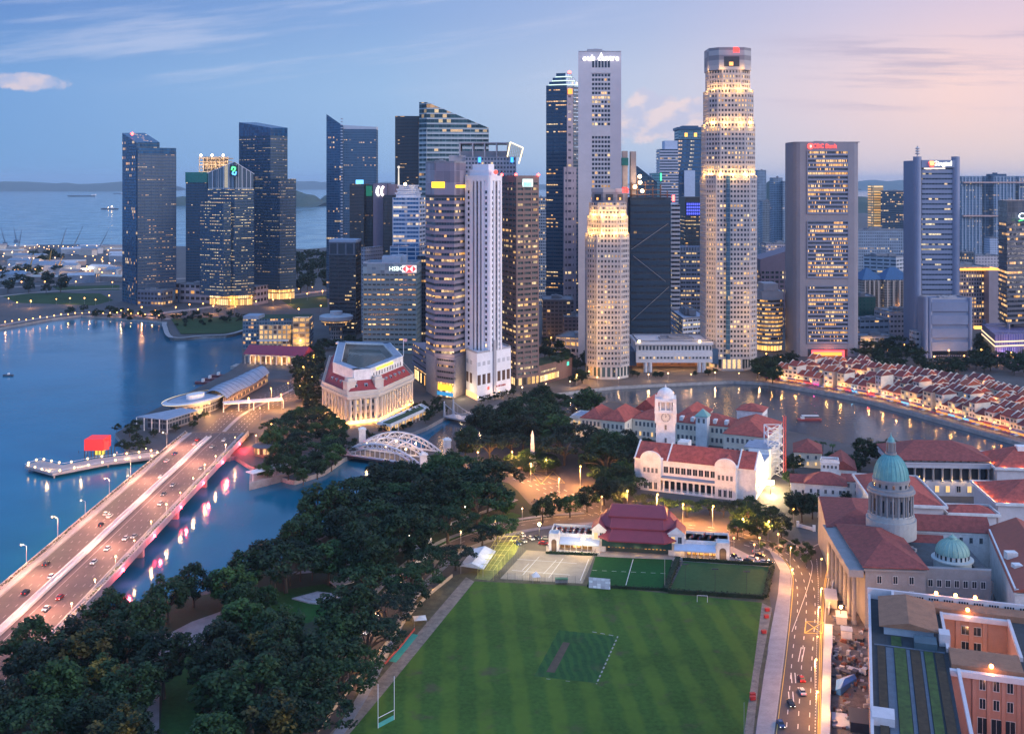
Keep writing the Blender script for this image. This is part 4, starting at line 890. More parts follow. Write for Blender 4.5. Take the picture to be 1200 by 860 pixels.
obj('tapered_shaft',k,gS,t);obj('head',MB().prism(q1,zB+6,ZW(152,Y),0),facade('head_s',(.1,.2,.28),(.04,.13,.18),5,4,.8,.5,.1,.8,.2),t);obj('roof_slab',MB().prism(offset(q1,-2),ZW(152,Y),ZW(149,Y),0,bot=True).prism(offset(q1,8),ZW(149,Y),ZW(147,Y),0),BLUEG,t)
for px in(804,815):sign_panel(t,px-1.7,px+1.7,156,160.5,Y+5.8,glow('amber_window',(1,.5,.1),2.),name='amber_window')
obj('pale_pier',MB().prism(slab(802,Y-5,814.5,Y-5,10),0,ZW(200,Y),0),mat('pale_blue_band'),t)
Y=1650;p_=slab(773,Y,795,Y,40);t=tower('banded_far_tower','far pale tower with thin stripes left of the tapered tower',p_);rows(t,p_,0,ZW(175,Y),4.4,mat('pale_mauve_band',(.42,.42,.50),.6,var=.08),facade('glass_bf',(.1,.12,.15),(.03,.06,.10),4,3,.9,.9,.3,1.1,.4),.5,40,0,pr=.6);obj('head',MB().prism(slab(779,Y+3,794,Y+3,30),ZW(175,Y)+.3,ZW(165,Y),0),mat('pale_blue_band'),t)
Y=1205;p_=slab(803,Y,829,Y,40);t=tower('violet_lit_block','dark block with a band of violet-blue light across its head',p_);rows(t,p_,0,ZW(254,Y),4.2,DARKM,facade('glass_t',(.03,.05,.07),(.01,.025,.045),4,3,.9,.6,.5,1.4,.6,chunk=7.),.4,9,.3)
obj('head',MB().prism(p_,ZW(254,Y)+.35,ZW(231,Y),0),DARKM,t);sign_panel(t,804,828,237,253,Y-.1,facade('violet_glow',(.02,.03,.2),(.03,.04,.2),6,3,.95,.95,0,0,0),name='light_wall')
k=MB()
for i in range(10):
 for j in range(4):k.box(XW(804.6+i*2.35,Y),XW(806.2+i*2.35,Y),Y-1,Y-.75,ZW(251.6-j*3.7,Y),ZW(249.4-j*3.7,Y))
obj('violet_lamps',k,glow('violet_lamp',(.10,.12,1),1.6),t)
Y=1150;p_=slab(797,Y,829,Y,36);t=tower('slate_office_block','slate blue office block with ribbed roof edge left of the tallest stone tower',p_);rows(t,p_,0,ZW(296,Y),4.4,mat('slate_band',(.16,.20,.29),.6,var=.1),facade('glass_t2',(.1,.12,.16),(.02,.035,.06),4,3,.8,.9,.42,1.4,.5,chunk=6.),.5,6,.6,pr=.5);obj('roof_rib',MB().prism(p_,ZW(296,Y)+.35,ZW(290,Y),0),facade('rib_t',(.16,.20,.29),(.05,.07,.11),5,3,.5,.7,0,0,0),t)
Y=1040;p_=para(786,Y+50,800,Y-20,829,Y-6);t=tower('low_roof_block','low white office with plant-filled roof and lit side behind river podium',p_,'building');rows(t,p_,0,ZW(372,Y),4.4,mat('pale_blue_band'),facade('glass_w',(.2,.2,.2),(.03,.04,.06),4,3,.8,.9,.62,1.8,.45),.5,6,.5,pr=.5);roof_gear(t,p_,ZW(371,Y),8,ROOFG,7,6)
Y=903;pV=slab(739,Y,837,Y,46);t=tower('river_podium','long pale podium on paired columns between the two octagonal towers',pV,'building');PV=mat('pale_stone_cool',(.50,.52,.57),.7,var=.1)
k=MB();k.prism(slab(745.5,Y,835,Y,46),ZW(425,Y),ZW(412.5,Y),0,bot=True);k.prism(slab(746,Y+1.5,834.5,Y+1.5,44),ZW(412.5,Y),ZW(404,Y),0);k.prism(slab(744.5,Y-.8,836,Y-.8,47),ZW(404,Y),ZW(401,Y),0,bot=True);obj('body',k,PV,t)
g_=facade('win_v',(.4,.42,.45),(.03,.045,.07),20,3,.5,1,.4,1.5,.5);obj('window_row',MB().box(XW(748,Y),XW(834,Y),Y+1.2,Y+1.6,ZW(410.5,Y),ZW(405.5,Y)),g_,t);obj('window_row',MB().box(XW(748,Y),XW(834,Y),Y-.2,Y+.2,ZW(420.5,Y),ZW(418,Y)),g_,t)
for px in(755,760.5,818,823.5):obj('column',MB().tube((XW(px+1.7,Y),Y+2,0),(XW(px+1.7,Y),Y+2,ZW(425,Y)),1.7,n=12),PV,t)
obj('rear_wall',MB().box(XW(742,Y),XW(834,Y),Y+30,Y+31,0,ZW(425,Y)),facade('rear_v',(.25,.14,.08),(.3,.16,.08),5,3,.7,.7,.5,1.,.9),t)
for px in(750,770,790,806,830):point((XW(px,Y),Y+12,8),5000,(1,.5,.2),.6,t)
roof_gear(t,slab(747,Y+2,834,Y+2,42),ZW(401,Y),6,ROOFG,2.5,5);obj('link_block',MB().prism(slab(737,Y+6,746,Y+6,30),ZW(430,Y),ZW(413,Y),0,bot=True).prism(slab(834,Y+6,842,Y+6,30),ZW(428,Y),ZW(410,Y),0,bot=True),BLUEG,t)
for px,Yp in((749,Y-1),(820,Y-1)):obj('roof_lamp',MB().ball((XW(px,Yp),Yp,ZW(400,Yp)),1.0),WARML,t)
# --- X: three-bank frame tower
Y=987;pX=slab(931.2,Y,1007.6,Y,34);t=tower('framed_bank_tower','massive grey slab tower with three stacked window banks and red sign',pX);xa,xb,xl,xr=XW(931.2,Y),XW(1007.6,Y),XW(946.6,Y),XW(993.4,Y)
GX=mat('bush_concrete',(.25,.235,.265),.85,var=.08,scale=.08)
k=MB()
for x0,x1 in((xa,xl),(xr,xb)):
 out=1 if x0==xa else-1;q=[]
 k.prism([(x0,Y+(5 if x0==xa else 0)),(x0+(2 if x0==xa else 0),Y+(1.2 if x0==xa else 0)),(x0+(5 if x0==xa else 0),Y),(x1-(5 if x1==xb else 0),Y),(x1-(2 if x1==xb else 0),Y+(1.2 if x1==xb else 0)),(x1,Y+(5 if x1==xb else 0)),(x1,Y+34),(x0,Y+34)],0,ZW(167,Y),0)
k.prism([(xl,Y+6),(xr,Y+6),(xr,Y+33.5),(xl,Y+33.5)],14,ZW(167.3,Y),0)
for a,b in((167.2,176.6),(251.5,259),(326.5,335),(403,409)):k.box(xl,xr,Y+.1,Y+6.5,ZW(b,Y),ZW(a,Y))
obj('concrete_frame',k,GX,t)
gX=facade('glass_x',(.3,.3,.34),(.02,.028,.045),4,(xr-xl)/40,.80,1,.54,1.7,.85,chunk=9.);w0=None;kb=MB()
for a,b,n in((177.5,251,15),(260,326,14),(336,402.6,14)):
 z1,z0=ZW(a,Y),ZW(b,Y);fh=(z1-z0)/n
 for i in range(n):
  zz=z0+i*fh
  if w0 is None:w0=obj('window_row',MB().prism([(xl-.5,Y+.9),(xr+.5,Y+.9),(xr+.5,Y+5),(xl-.5,Y+5)],0,2.1,0,top=False),gX,t);w0.location=(0,0,zz+1.7)
  else:inst('window_row',w0.data,t,(0,0,zz+1.7))
  kb.box(xl-.5,xr+.5,Y-.7,Y+1.6,zz,zz+1.7)
 kb.box(xl-.6,xl,Y-.8,Y+5,z0,z1);kb.box(xr,xr+.6,Y-.8,Y+5,z0,z1);kb.box(xl-.6,xr+.6,Y-.8,Y+5.5,z1,z1+.7)
obj('spandrel_bank',kb,mat('spandrel_grey',(.22,.235,.32),.6,var=.08),t)
text('OCBC Bank',5.3,(XW(963.5,Y),Y-.5,ZW(171.7,Y)),0,glow('ocbc_red',(1,.06,.05),3.4),t,.3);k=MB().tube((XW(949.5,Y),Y-.2,ZW(171.7,Y)),(XW(949.5,Y),Y-.8,ZW(171.7,Y)),2.7,n=16);em=obj('round_emblem',k,glow('ocbc_red',(1,.06,.05),3.4),t);obj('emblem_sail',MB().box(XW(949,Y),XW(950.4,Y),Y-1,Y-.85,ZW(173,Y),ZW(170.4,Y)),glow('emblem_pale',(1,.7,.65),3),em)
k=MB().box(XW(951,Y),XW(953,Y),Y-1,Y+.0,0,ZW(410.5,Y));k.box(XW(987,Y),XW(989.4,Y),Y-1,Y+.0,0,ZW(410.5,Y));k.box(XW(951,Y),XW(989.4,Y),Y-1.05,Y+.05,ZW(412.5,Y),ZW(410.4,Y));obj('lit_portal',k,glow('portal_red',(1,.05,.06),4.),t)
obj('lobby_glow',MB().box(XW(953,Y),XW(987,Y),Y+1,Y+1.4,ZW(417,Y),ZW(412.7,Y)),glow('lobby_orange',(1,.32,.05),2.2),t);point((XW(970,Y),Y-6,4),4000,(1,.25,.1),1.,t);roof_gear(t,pX,ZW(167,Y),4,GX,1.5,3,.6)
Y=1010;cx_=XW(905,Y);rY=(XW(922,Y)-XW(889,Y))/2;t=thing('round_office','round office ringed by glowing orange floors beside tallest stone tower','building',(cx_,Y+rY,0));pY=ngon(cx_,Y+rY,rY,24)
rows(t,pY,6,ZW(352,Y),3.9,mat('tan_band',(.36,.31,.30),.7,var=.1),facade('glass_y1',(.2,.15,.1),(.05,.04,.04),4,2.2,.95,.9,.66,1.5,.85),.45,40,0,pr=.8);lobby(t,pY,6,s=3.)
for i,(a,b)in enumerate(((893,918),(895,912))):obj('roof_drum',MB().prism(slab(a,Y+4,b,Y+4,24),ZW(352,Y)+.4+i*8,ZW(342-i*9,Y),0),GREYC,t)
Y=1190;p_=slab(891,Y,936,Y,44);t=tower('purple_gabled_office','dark purple office with sloping parapet and lit pink end wall behind round office',p_,'building');PU=mat('purple_granite',(.15,.12,.17),.6,var=.12)
rows(t,p_,0,ZW(318,Y),5.2,PU,facade('glass_y2',(.1,.1,.1),(.015,.03,.04),4,4,.85,1,.42,1.9,.35,chunk=3.),.45,5.6,1.6,pr=.5);q=ccw(p_);obj('sloped_parapet',MB().prism(q,ZW(318,Y)+.35,[ZW(304 if p[0]<XW(905,Y)else 290,Y)for p in q],0),PU,t);obj('lit_end_wall',MB().box(XW(925.5,Y),XW(931,Y),Y-1,Y-.1,ZW(308,Y),ZW(287,Y)),glow('end_wall_glow',(1,.55,.35),1.1),t)  # end wall is no lamp; the light on it is put in as emission
Y=1024;pZ=slab(1072,Y,1126,Y,40);t=tower('pillar_tower','blue-grey tower between two full-height corner pillars, topped with a lit sign',pZ);PZ=mat('bluegrey_tile',(.18,.22,.33),.55,var=.08,scale=.1);zt=ZW(188,Y);xa,xb=XW(1081.5,Y),XW(1119,Y)
k=MB();rr=XW(1076.7,Y)-XW(1072,Y)
for px in(1076.7,1121.7):k.lathe([(rr,0),(rr,ZW(183.6,Y)),(.1,ZW(183.4,Y))],20,XW(px,Y),Y+rr)
k.box(xa-4,xb+4,Y+12,Y+40,0,zt);obj('corner_pillar',k,PZ,t)
rows(t,[(xa,Y+2),(xb,Y+2),(xb,Y+14),(xa,Y+14)],ZW(404,Y),ZW(197,Y),4.9,PZ,facade('glass_z',(.2,.22,.3),(.02,.035,.06),5,3,.94,1,.42,1.15,.05,chunk=6.),.68,60,0,pr=.6)
obj('sign_beam',MB().box(xa-1,xb+1,Y+.6,Y+12,ZW(196.5,Y),zt+.2),PZ,t)
text('Singtel',6.4,(XW(1105.5,Y),Y+.2,ZW(192,Y)),0,glow('sign_cream',(1,.95,.78),3.2),t,.3);k=MB().box(XW(1089.5,Y),XW(1094.5,Y),Y-.2,Y+.4,ZW(194,Y),ZW(189,Y));em=obj('emblem_square',k,glow('emblem_amber',(1,.5,.15),2.6),t);obj('emblem_swoosh',MB().path([(XW(1088.6,Y),Y-.3,ZW(190,Y)),(XW(1090,Y),Y-.3,ZW(195,Y)),(XW(1093,Y),Y-.3,ZW(195.6,Y)),(XW(1096.5,Y),Y-.3,ZW(190.5,Y))],.5),glow('emblem_red',(1,.08,.06),3),em);obj('lit_slot',MB().box(XW(1083,Y),XW(1108,Y),Y+.3,Y+.5,ZW(198.1,Y),ZW(197,Y)),glow('slot_white',(1,.85,.75),1.6),t)
k=MB().tube((XW(1077,Y),Y+rr,ZW(183,Y)),(XW(1077,Y),Y+rr,ZW(171,Y)),.7,n=6)
for py in(181,178,175):k.lathe([(1.4,ZW(py,Y)),(2.4,ZW(py-1,Y)),(1.4,ZW(py-2,Y))],10,XW(1077,Y),Y+rr)
obj('antenna',k,mat('antenna_white',(.55,.52,.52),.5,var=.1),t)
Y=978;xa,xb=XW(1090,Y),XW(1136.5,Y);k=MB()
k.box(xa,xb,Y+1.5,Y+30,8,ZW(351,Y))
for i in range(4):
 z=ZW(351+3+i*15.5,Y);k.box(xa+1.5,xb-1.5,Y-.2,Y+1.6,z-8.5,z)
obj('front_block',k,PZ,t);k=MB()
for px in(1085.5,1090.6,1137.6):k.lathe([(2.1,0),(2.1,ZW(349,Y)),(.1,ZW(348.8,Y))],14,XW(px,Y),Y+2)
k.box(xb,xb+3,Y+2,Y+26,0,ZW(350,Y));obj('block_pillar',k,PZ,t);k=MB()
for i in range(4):z=ZW(369.5+i*15.5,Y);k.box(xa+2,xb-2,Y+.9,Y+1.4,z-1.6,z-.1)
obj('block_window_row',k,facade('blockwin_z',(.25,.28,.38),(.02,.03,.05),9,2,.6,1,.1,1,.3),t);roof_gear(t,slab(1090,Y+2,1136,Y+2,26),ZW(351,Y),3,GREYC,2,3)
# --- AB: dark tower at the right edge on pilotis with lit podium
Y=1010;pR2=para(1169.6,Y+34,1180,Y-4,1225,Y+8);t=tower('dark_corner_tower','dark navy tower at right frame edge with white script sign',pR2);z0=27.
rows(t,pR2,z0,ZW(262,Y),4.6,mat('navy_band',(.05,.06,.10),.5,var=.1),facade('glass_ab',(.04,.05,.08),(.012,.018,.035),4,2.4,.94,.9,.47,1.6,.8,chunk=6.,**BG),.42,30,.0,pr=.6);obj('head',MB().prism(pR2,ZW(262,Y)+.35,ZW(235,Y),0),facade('head_ab',(.02,.03,.06),(.012,.022,.045),5,4,.95,.95,0,0,0),t)
obj('pilotis',MB().tube((XW(1180.5,Y),Y-2,0),(XW(1180.5,Y),Y-2,z0+.2),1.6,n=8).tube((XW(1171,Y),Y+32,0),(XW(1171,Y),Y+32,z0+.2),1.6,n=8).tube((XW(1205,Y),Y+4,0),(XW(1205,Y),Y+4,z0+.2),1.6,n=8).prism(slab(1188,Y+14,1215,Y+14,14),0,z0+.2,0),MAUVE,t)
text('CapitaLand',8.4,(XW(1190,Y),Y-5.5,ZW(253.5,Y)),0,glow('sign_blue_white',(.7,.8,1),3.4),t,.3,align='LEFT');obj('green_swoosh',MB().path([(XW(1190.5,Y),Y-6,ZW(258.8,Y)),(XW(1197,Y),Y-6,ZW(257,Y)),(XW(1206,Y),Y-6,ZW(256,Y))],.55),glow('swoosh_green',(.1,1,.25),1.8),t)
Y=985;pq=para(1150.5,Y+60,1166,Y-18,1230,Y-6);obj('podium',MB().prism(pq,0,ZW(389,Y),0),facade('podium_ab',(.18,.16,.30),(.10,.09,.24),24,2.6,.5,.5,0,0,0),t)  # violet light on the podium is put into its wall colour
for a in(396.5,401.5):obj('light_band',MB().prism(offset(pq,-.3),ZW(a+1.4,Y),ZW(a,Y),0,bot=True),glow('band_warm',(1,.7,.42),1.5),t)
obj('violet_band',MB().prism(offset(pq,-.2),ZW(412,Y),ZW(404,Y),0,top=False),facade('violet_band',(.05,.04,.2),(.10,.08,.35),12,2.2,.5,1,.9,.35,0),t);point((XW(1192,Y-24),Y-26,5),5000,(.45,.3,1),1.,t)  # band colour carries the violet light too
# ---------------------------------------------------------------- farther blocks
def block(name,label,poly,pyt,Y,wall,glass,fl=4.,bay=3.,wf=.6,hf=.5,lit=.33,em=1.1,warm=.5,cat='building',gear=2,seed=1,group=None,z0=0):
 t=tower(name,label,poly,cat,group);z=ZW(pyt,Y)
 obj('body',MB().prism(poly,z0,z,0,mt=1),[facade('f_%s_%d_%d'%(name,round(poly[0][0]),round(Y)),wall,glass,fl,bay,wf,hf,lit,em,warm),ROOFG],t)
 if gear:roof_gear(t,poly,z,seed,ROOFG,4,gear,1.)
 return t
Y=2100;t=thing('sky_bridge_housing','far row of tall blue housing slabs joined by two sky bridges','housing block',(XW(1165,Y),Y+20,0));gH2=facade('housing_glass',(.26,.33,.43),(.03,.06,.10),3.2,2.6,.55,.55,.26,.9,.4);k=None
for a,b,d in((1126,1151,0),(1152.5,1164,14),(1164.5,1190,-6),(1194,1222,4)):
 obj('housing_slab',MB().prism(slab(a,Y+d,b,Y+d,40),0,ZW(206.5,Y),0),gH2,t);k=MB()
 for i in range(int((b-a)/4)):k.box(XW(a+1+i*4,Y),XW(a+1.7+i*4,Y),Y+d-1.4,Y+d+.2,0,ZW(207.5,Y))
 obj('vertical_fin',k,mat('pale_blue_fin',(.38,.45,.55),.7,var=.1),t)
for py,a,b in((214,1127,1222),(253,1127,1170)):obj('sky_bridge',MB().box(XW(a,Y),XW(b,Y),Y-9,Y-1,ZW(py+.8,Y),ZW(py-.8,Y)),mat('bridge_pink',(.55,.35,.30),.6,var=.1),t)
obj('roof_house',MB().box(XW(1161,Y),XW(1180,Y),Y+2,Y+20,ZW(206.5,Y),ZW(204,Y)).box(XW(1166,Y),XW(1170,Y),Y+4,Y+12,ZW(204,Y),ZW(202.5,Y)),BLUEG,t)
block('lit_frame_block','far block outlined with glowing yellow edges',slab(1023,2050,1035,2050,30),217.5,2050,(.5,.38,.2),(.1,.1,.08),5,30,.9,.5,.9,1.1,.7,gear=0)
Y=2050
block('domed_dark_block','far dark blue block with rounded shoulders beside yellow-edged block',ccw([(XW(1032,Y-20),Y-20),(XW(1062,Y-20),Y-20),(XW(1064,Y+20),Y+20),(XW(1032,Y+20),Y+20)]),224,Y,(.02,.05,.09),(.012,.04,.08),4.2,3,.8,.5,.38,1.1,.5,gear=1,seed=6)
block('pitched_head','small dark rooftop block above the far rounded block',slab(1037,Y-4,1059,Y-4,14),220,Y,(.02,.05,.09),(.012,.04,.08),gear=0,z0=200)if False else None
block('broad_grid_block','broad blue-grey block with square window grid right of framed tower',slab(1004,1560,1069,1560,40),270,1560,(.25,.31,.40),(.04,.07,.11),4.4,3.2,.5,.45,.33,.9,.4,gear=4,seed=8)
block('stepped_white_block','white stepped low block in front of the broad grid block',para(1012,1420,1050,1390,1066,1420),301,1400,(.40,.46,.54),(.05,.08,.12),5,9,.8,.4,.3,.9,.3,gear=3,seed=9)
for i,(a,b,lab)in enumerate(((1011,1034,'cream housing block under left blue hipped roof'),(1037,1068,'cream housing block under right blue hipped roof'))):
 Y=1290;p_=slab(a,Y,b,Y+6,26);t=tower('blue_roof_housing',lab,p_,'housing block','blue roofed housing blocks');obj('body',MB().prism(p_,0,ZW(328,Y),0),facade('cream_housing',(.44,.38,.34),(.06,.07,.09),3.1,3.4,.55,.5,.33,1.,.6),t)
 obj('roof',MB().hip(p_,ZW(328,Y),14,1.2),mat('blue_roof',(.03,.10,.22),.6,var=.2),t);k=MB()
 for q in range(4):k.box(XW(a+2+q*(b-a-2)/4,Y),XW(a+3.6+q*(b-a-2)/4,Y),Y-1.2,Y+3,0,ZW(329,Y))
 obj('stair_shaft',k,mat('cream_shaft',(.48,.42,.38),.8,var=.1),t)
Y=1130;block('netted_low_block','low building wrapped in dark green netting right of framed tower',slab(1006,Y,1026,Y,30),348,Y,(.012,.09,.085),(.012,.08,.075),4,4,.3,.3,0,0,gear=1,seed=2)
block('grey_terrace_block','low grey office with strip windows at foot of framed tower',slab(1008,1060,1042,1064,30),376,1060,(.30,.33,.40),(.04,.05,.07),6,5,.8,.35,.45,1.3,.6,gear=3,seed=4)
block('glass_roof_hall','low hall with pale blue glass roof below the grey office',slab(1008,1030,1050,1036,24),395,1030,(.3,.36,.46),(.05,.08,.1),5,5,.8,.3,.3,1.,.6,gear=2,seed=7)
block('pale_mid_block','pale flat-roofed block with pink street wall left of pillar tower',slab(1043,1090,1074,1094,34),366,1090,(.42,.40,.46),(.05,.06,.08),5,4,.6,.4,.4,1.4,.6,gear=3,seed=3)
block('small_white_block','small white block beside the foot of the pillar tower',slab(1073,1000,1082,1000,16),389,1000,(.42,.45,.52),(.05,.06,.08),5,4,.6,.4,.2,1.,.6,gear=0)
t=block('gold_cornice_block','office with brightly gold-lit cornice right of pillar tower',slab(1120,1180,1160,1184,44),313.5,1180,(.26,.20,.22),(.03,.03,.04),4.2,3.,.6,.6,.5,1.6,.8,gear=3,seed=5)
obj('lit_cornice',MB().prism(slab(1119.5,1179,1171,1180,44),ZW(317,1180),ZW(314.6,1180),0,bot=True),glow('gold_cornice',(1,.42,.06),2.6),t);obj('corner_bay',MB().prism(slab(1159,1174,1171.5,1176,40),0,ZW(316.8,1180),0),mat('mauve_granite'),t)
obj('entrance_glow',MB().box(XW(1141,1176),XW(1150,1176),1172,1176,ZW(388,1176),ZW(382,1176)),glow('entrance_gold',(1,.5,.1),2.4),t)
block('dark_rear_block','dark rear block with few lit windows above the gold cornice',slab(1127,1330,1142,1330,20),296,1330,(.06,.09,.13),(.02,.03,.05),gear=1)
block('pale_rear_block','pale low block above the gold cornice',slab(1143,1420,1172,1420,26),300,1420,(.5,.44,.46),(.06,.07,.1),4,4,.4,.4,.2,1.,gear=2)
block('tiny_white_tower','small white housing tower standing over dark trees at right',slab(1160,1500,1170,1500,18),279,1500,(.42,.48,.6),(.06,.09,.14),3.2,3,.4,.5,.2,.9,gear=1)
for a,b,py,Y,lab in((888,898,200,2300,'far thin blue tower touching tallest stone tower'),(893.5,905,236,2000,'far blue-green block right of tallest stone tower'),(906.5,917,209,1950,'far pale blue housing tower, taller of a close pair'),(917.5,931,213,1940,'far pale blue housing tower pressed against framed tower'),(899,908,252,2250,'far low blue housing block between two taller ones')):
 block('far_tower',lab,slab(a,Y,b,Y,30),py,Y,(.24,.31,.40),(.04,.08,.12),3.3,3.,.6,.5,.24,.9,.4,'tower',1,int(a))
block('red_roof_hall','low pale hall with red roof edge behind purple office',slab(898,1500,928,1500,30),286,1500,(.45,.38,.42),(.05,.06,.1),gear=3,seed=6)
block('dark_low_block','dark low block left of the pale tallest tower at street level',slab(636,1080,672,1080,40),352,1080,(.10,.10,.13),(.02,.03,.05),4,4,.7,.5,.35,1.3,.6,gear=3,seed=13)  # low infill block with dark walls
block('canopy_hall','low hall with pale tent roof behind the brown tower wing',slab(651,1000,684,990,40),395,1000,(.32,.32,.36),(.05,.05,.06),6,5,.7,.5,.5,1.6,.7,gear=2,seed=14)
block('plum_block','plum coloured low block at the foot of pale tallest tower',slab(661,1060,682,1060,30),372,1060,(.16,.12,.15),(.03,.03,.05),4,4,.7,.5,.4,1.4,.7,gear=1,seed=15)
block('thin_rear_tower','thin pale blue tower glimpsed between brown tower and stepped crown tower',slab(628,1400,641,1400,30),232,1400,(.25,.30,.38),(.03,.06,.1),4,3,.7,.5,.4,1.2,.5,'tower',1,16)
block('rear_slab','dark rear slab filling the gap behind bank block',slab(489,1060,500,1060,30),300,1060,(.05,.06,.09),(.015,.03,.05),4,3,.8,.5,.38,1.3,.6,gear=0)
t=block('shore_podium','long pale podium between the glass towers on the far shore',slab(205,1440,300,1400,30),335,1420,(.38,.36,.42),(.05,.05,.06),8,8,.7,.5,.45,1.3,.7,gear=4,seed=21)
t=block('shore_lobby','dark low entrance building beside leftmost glass tower',slab(161,1392,190,1382,24),341,1385,(.12,.14,.2),(.05,.05,.06),6,5,.7,.5,.5,1.3,.7,gear=2,seed=22)
# ================================================================ heritage buildings and bridges
PLAST=mat('white_plaster',(.72,.71,.70),.7,var=.17,scale=.25)
CREAM=mat('cream_plaster',(.74,.66,.54),.75,var=.10,scale=.2)
STONE=mat('grey_granite',(.25,.245,.255),.8,var=.15,scale=.25)
TERRA=mat('terracotta_tiles',(.36,.072,.052),.8,var=.42,scale=.5,bump=.3)
TERRA2=mat('dark_terracotta',(.24,.058,.05),.85,var=.35,scale=.6,bump=.3)
REDMET=mat('maroon_sheet',(.26,.04,.055),.55,var=.12,scale=.3)
COPPER=mat('verdigris_copper',(.12,.33,.33),.6,var=.18,scale=.4)
COPPER2=mat('pale_verdigris',(.22,.38,.33),.65,var=.15,scale=.4)
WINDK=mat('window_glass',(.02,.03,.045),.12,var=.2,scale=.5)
WINLIT=glow('lit_window',(1,.60,.22),1.1)
WFRAME=mat('window_frame',(.62,.62,.62),.6,var=.05)
LAMPW=glow('lamp_globe',(1,.66,.30),22)
SLATEB=mat('blue_grey_roofing',(.25,.31,.40),.7,var=.15,scale=.3)
def Frame(O,d):
 d=Vector(d).normalized();n=Vector((-d.y,d.x));O=Vector(O[:2])
 return lambda u,v:tuple(O+d*u+n*v),math.atan2(d.y,d.x)
def win_mesh(w,h,lit=False,arch=False):
 k=('win',round(w,2),round(h,2),lit,arch)
 if k in WCACHE:return WCACHE[k]
 f=MB();t=.14
 f.box(-w/2-t,w/2+t,-.22,-.02,-t,0);f.box(-w/2-t,w/2+t,-.16,-.02,h,h+t)
 f.box(-w/2-t,-w/2,-.16,-.02,0,h);f.box(w/2,w/2+t,-.16,-.02,0,h);f.box(-.05,.05,-.12,-.02,0,h)
 if arch:f.tube((0,-.1,h),(0,-.02,h),w/2+t,n=14)
 g=MB().face([(-w/2,-.06,0),(w/2,-.06,0),(w/2,-.06,h),(-w/2,-.06,h)])
 def me(n,b,m):
  q=bpy.data.meshes.new(n);q.from_pydata(b.v,[],b.f);q.materials.append(m);return q
 WCACHE[k]=(me('window',f,WFRAME),me('pane',g,WINLIT if lit else WINDK));return WCACHE[k]
WCACHE={}
def windows(root,A,B,n,zs,w,h,lit=0.0,seed=1,pad=.06,arch=False,pane=True,off=0.0):
 a,b=Vector(A[:2]),Vector(B[:2]);d=(b-a).normalized();rz=math.atan2(d.y,d.x);o0=org(root);r=random.Random(seed)
 nn=Vector((d.y,-d.x))
 for z in zs:
  for i in range(n):
   f=pad+(1-2*pad)*((i+.5)/n);p=a.lerp(b,f)+nn*off;l=r.random()<lit
   mw,mp=win_mesh(w,h,l,arch);o=inst('window',mw,root,(p.x-o0.x,p.y-o0.y,z-o0.z),rz)
   if pane:inst('pane',mp,o)
def ring_wall(k,poly,z0,z1,th=.5,m=0,out=0.):
 q=ccw(poly)
 for i in range(len(q)):k.wallbox(q[i],q[(i+1)%len(q)],th,z0,z1,m,-out)
 return k
def loft(k,p0,z0,p1,z1,m=0):
 p0,p1=ccw(p0),ccw(p1)
 for i in range(len(p0)):j=(i+1)%len(p0);k.face([(*p0[i],z0),(*p0[j],z0),(*p1[j],z1),(*p1[i],z1)],m)
 return k
def columns(root,A,B,n,z0,z1,r,m,name='column',f0=0.,f1=1.):
 a,b=Vector(A[:2]),Vector(B[:2]);o0=org(root);k=MB().lathe([(r*1.3,0),(r*1.3,.4),(r,.5),(r*.86,z1-z0-.6),(r*1.3,z1-z0-.3),(r*1.3,z1-z0)],10);me=None
 for i in range(n):
  p=a.lerp(b,f0+(f1-f0)*i/max(1,n-1));l=(p.x-o0.x,p.y-o0.y,z0-o0.z)
  if me is None:o=obj(name,k,m,root,world=False);o.location=l;me=o.data
  else:inst(name,me,root,l)
def hall(name,label,poly,h,rh,wall=PLAST,roof=TERRA,over=.6,cat='building',kind='hip',cornice=True,axis=None,root=None,z0=0.,wn='wall'):
 t=root or tower(name,label,poly,cat);k=MB().prism(poly,z0,h,0)
 if cornice:k.prism(offset(poly,-.35),h-.9,h-.45,0,bot=True)
 obj(wn,k,wall,t)
 if kind=='hip':obj('roof',MB().hip(poly,h,rh,over),roof,t)
 elif kind=='gable':obj('roof',MB().gable(poly,h,rh,over,axis=axis),roof,t)
 elif kind=='flat':obj('roof',MB().prism(offset(poly,.6),h-.01,h+.02,0),roof,t);obj('parapet',ring_wall(MB(),poly,h-.02,h+1.0,.45),wall,t)
 return t
# ---------------------------------------------------------------- grand hotel at the river mouth
A_,B_,Cc,D_=P(377,483)[:2],P(407,498)[:2],P(444,494)[:2],P(485,473)[:2]
FP=ccw([A_,B_,Cc,D_,(-90,848),(-147,858)]);t=tower('grand_hotel','floodlit colonnaded stone hotel with red mansard roofs at the river mouth',FP,'hotel')
HS=mat('hotel_stone',(.56,.50,.44),.75,var=.12,scale=.2)
k=MB().prism(FP,0,2.4,0).prism(offset(FP,1.8),2.4,16.6,0,top=False).prism(FP,16.6,18.2,0,bot=True).prism(offset(FP,-.8),18.2,18.9,0,bot=True).prism(offset(FP,.6),18.9,20.4,0);obj('wall',k,HS,t)
obj('parapet',ring_wall(MB(),FP,20.3,21.8,.5),HS,t)
fr=lambda i:(FP[i],FP[(i+1)%len(FP)])
ia=FP.index(min(FP,key=lambda p:abs(p[0]-B_[0])+abs(p[1]-B_[1])))
edge=[fr((ia+i)%len(FP))for i in range(len(FP))]
columns(t,*edge[0],6,2.4,16.6,.85,HS,f0=.10,f1=.9);columns(t,*edge[1],13,2.4,16.6,.85,HS,f0=.08,f1=.94);columns(t,*edge[-1],8,2.4,16.6,.85,HS,f0=.06,f1=.94)
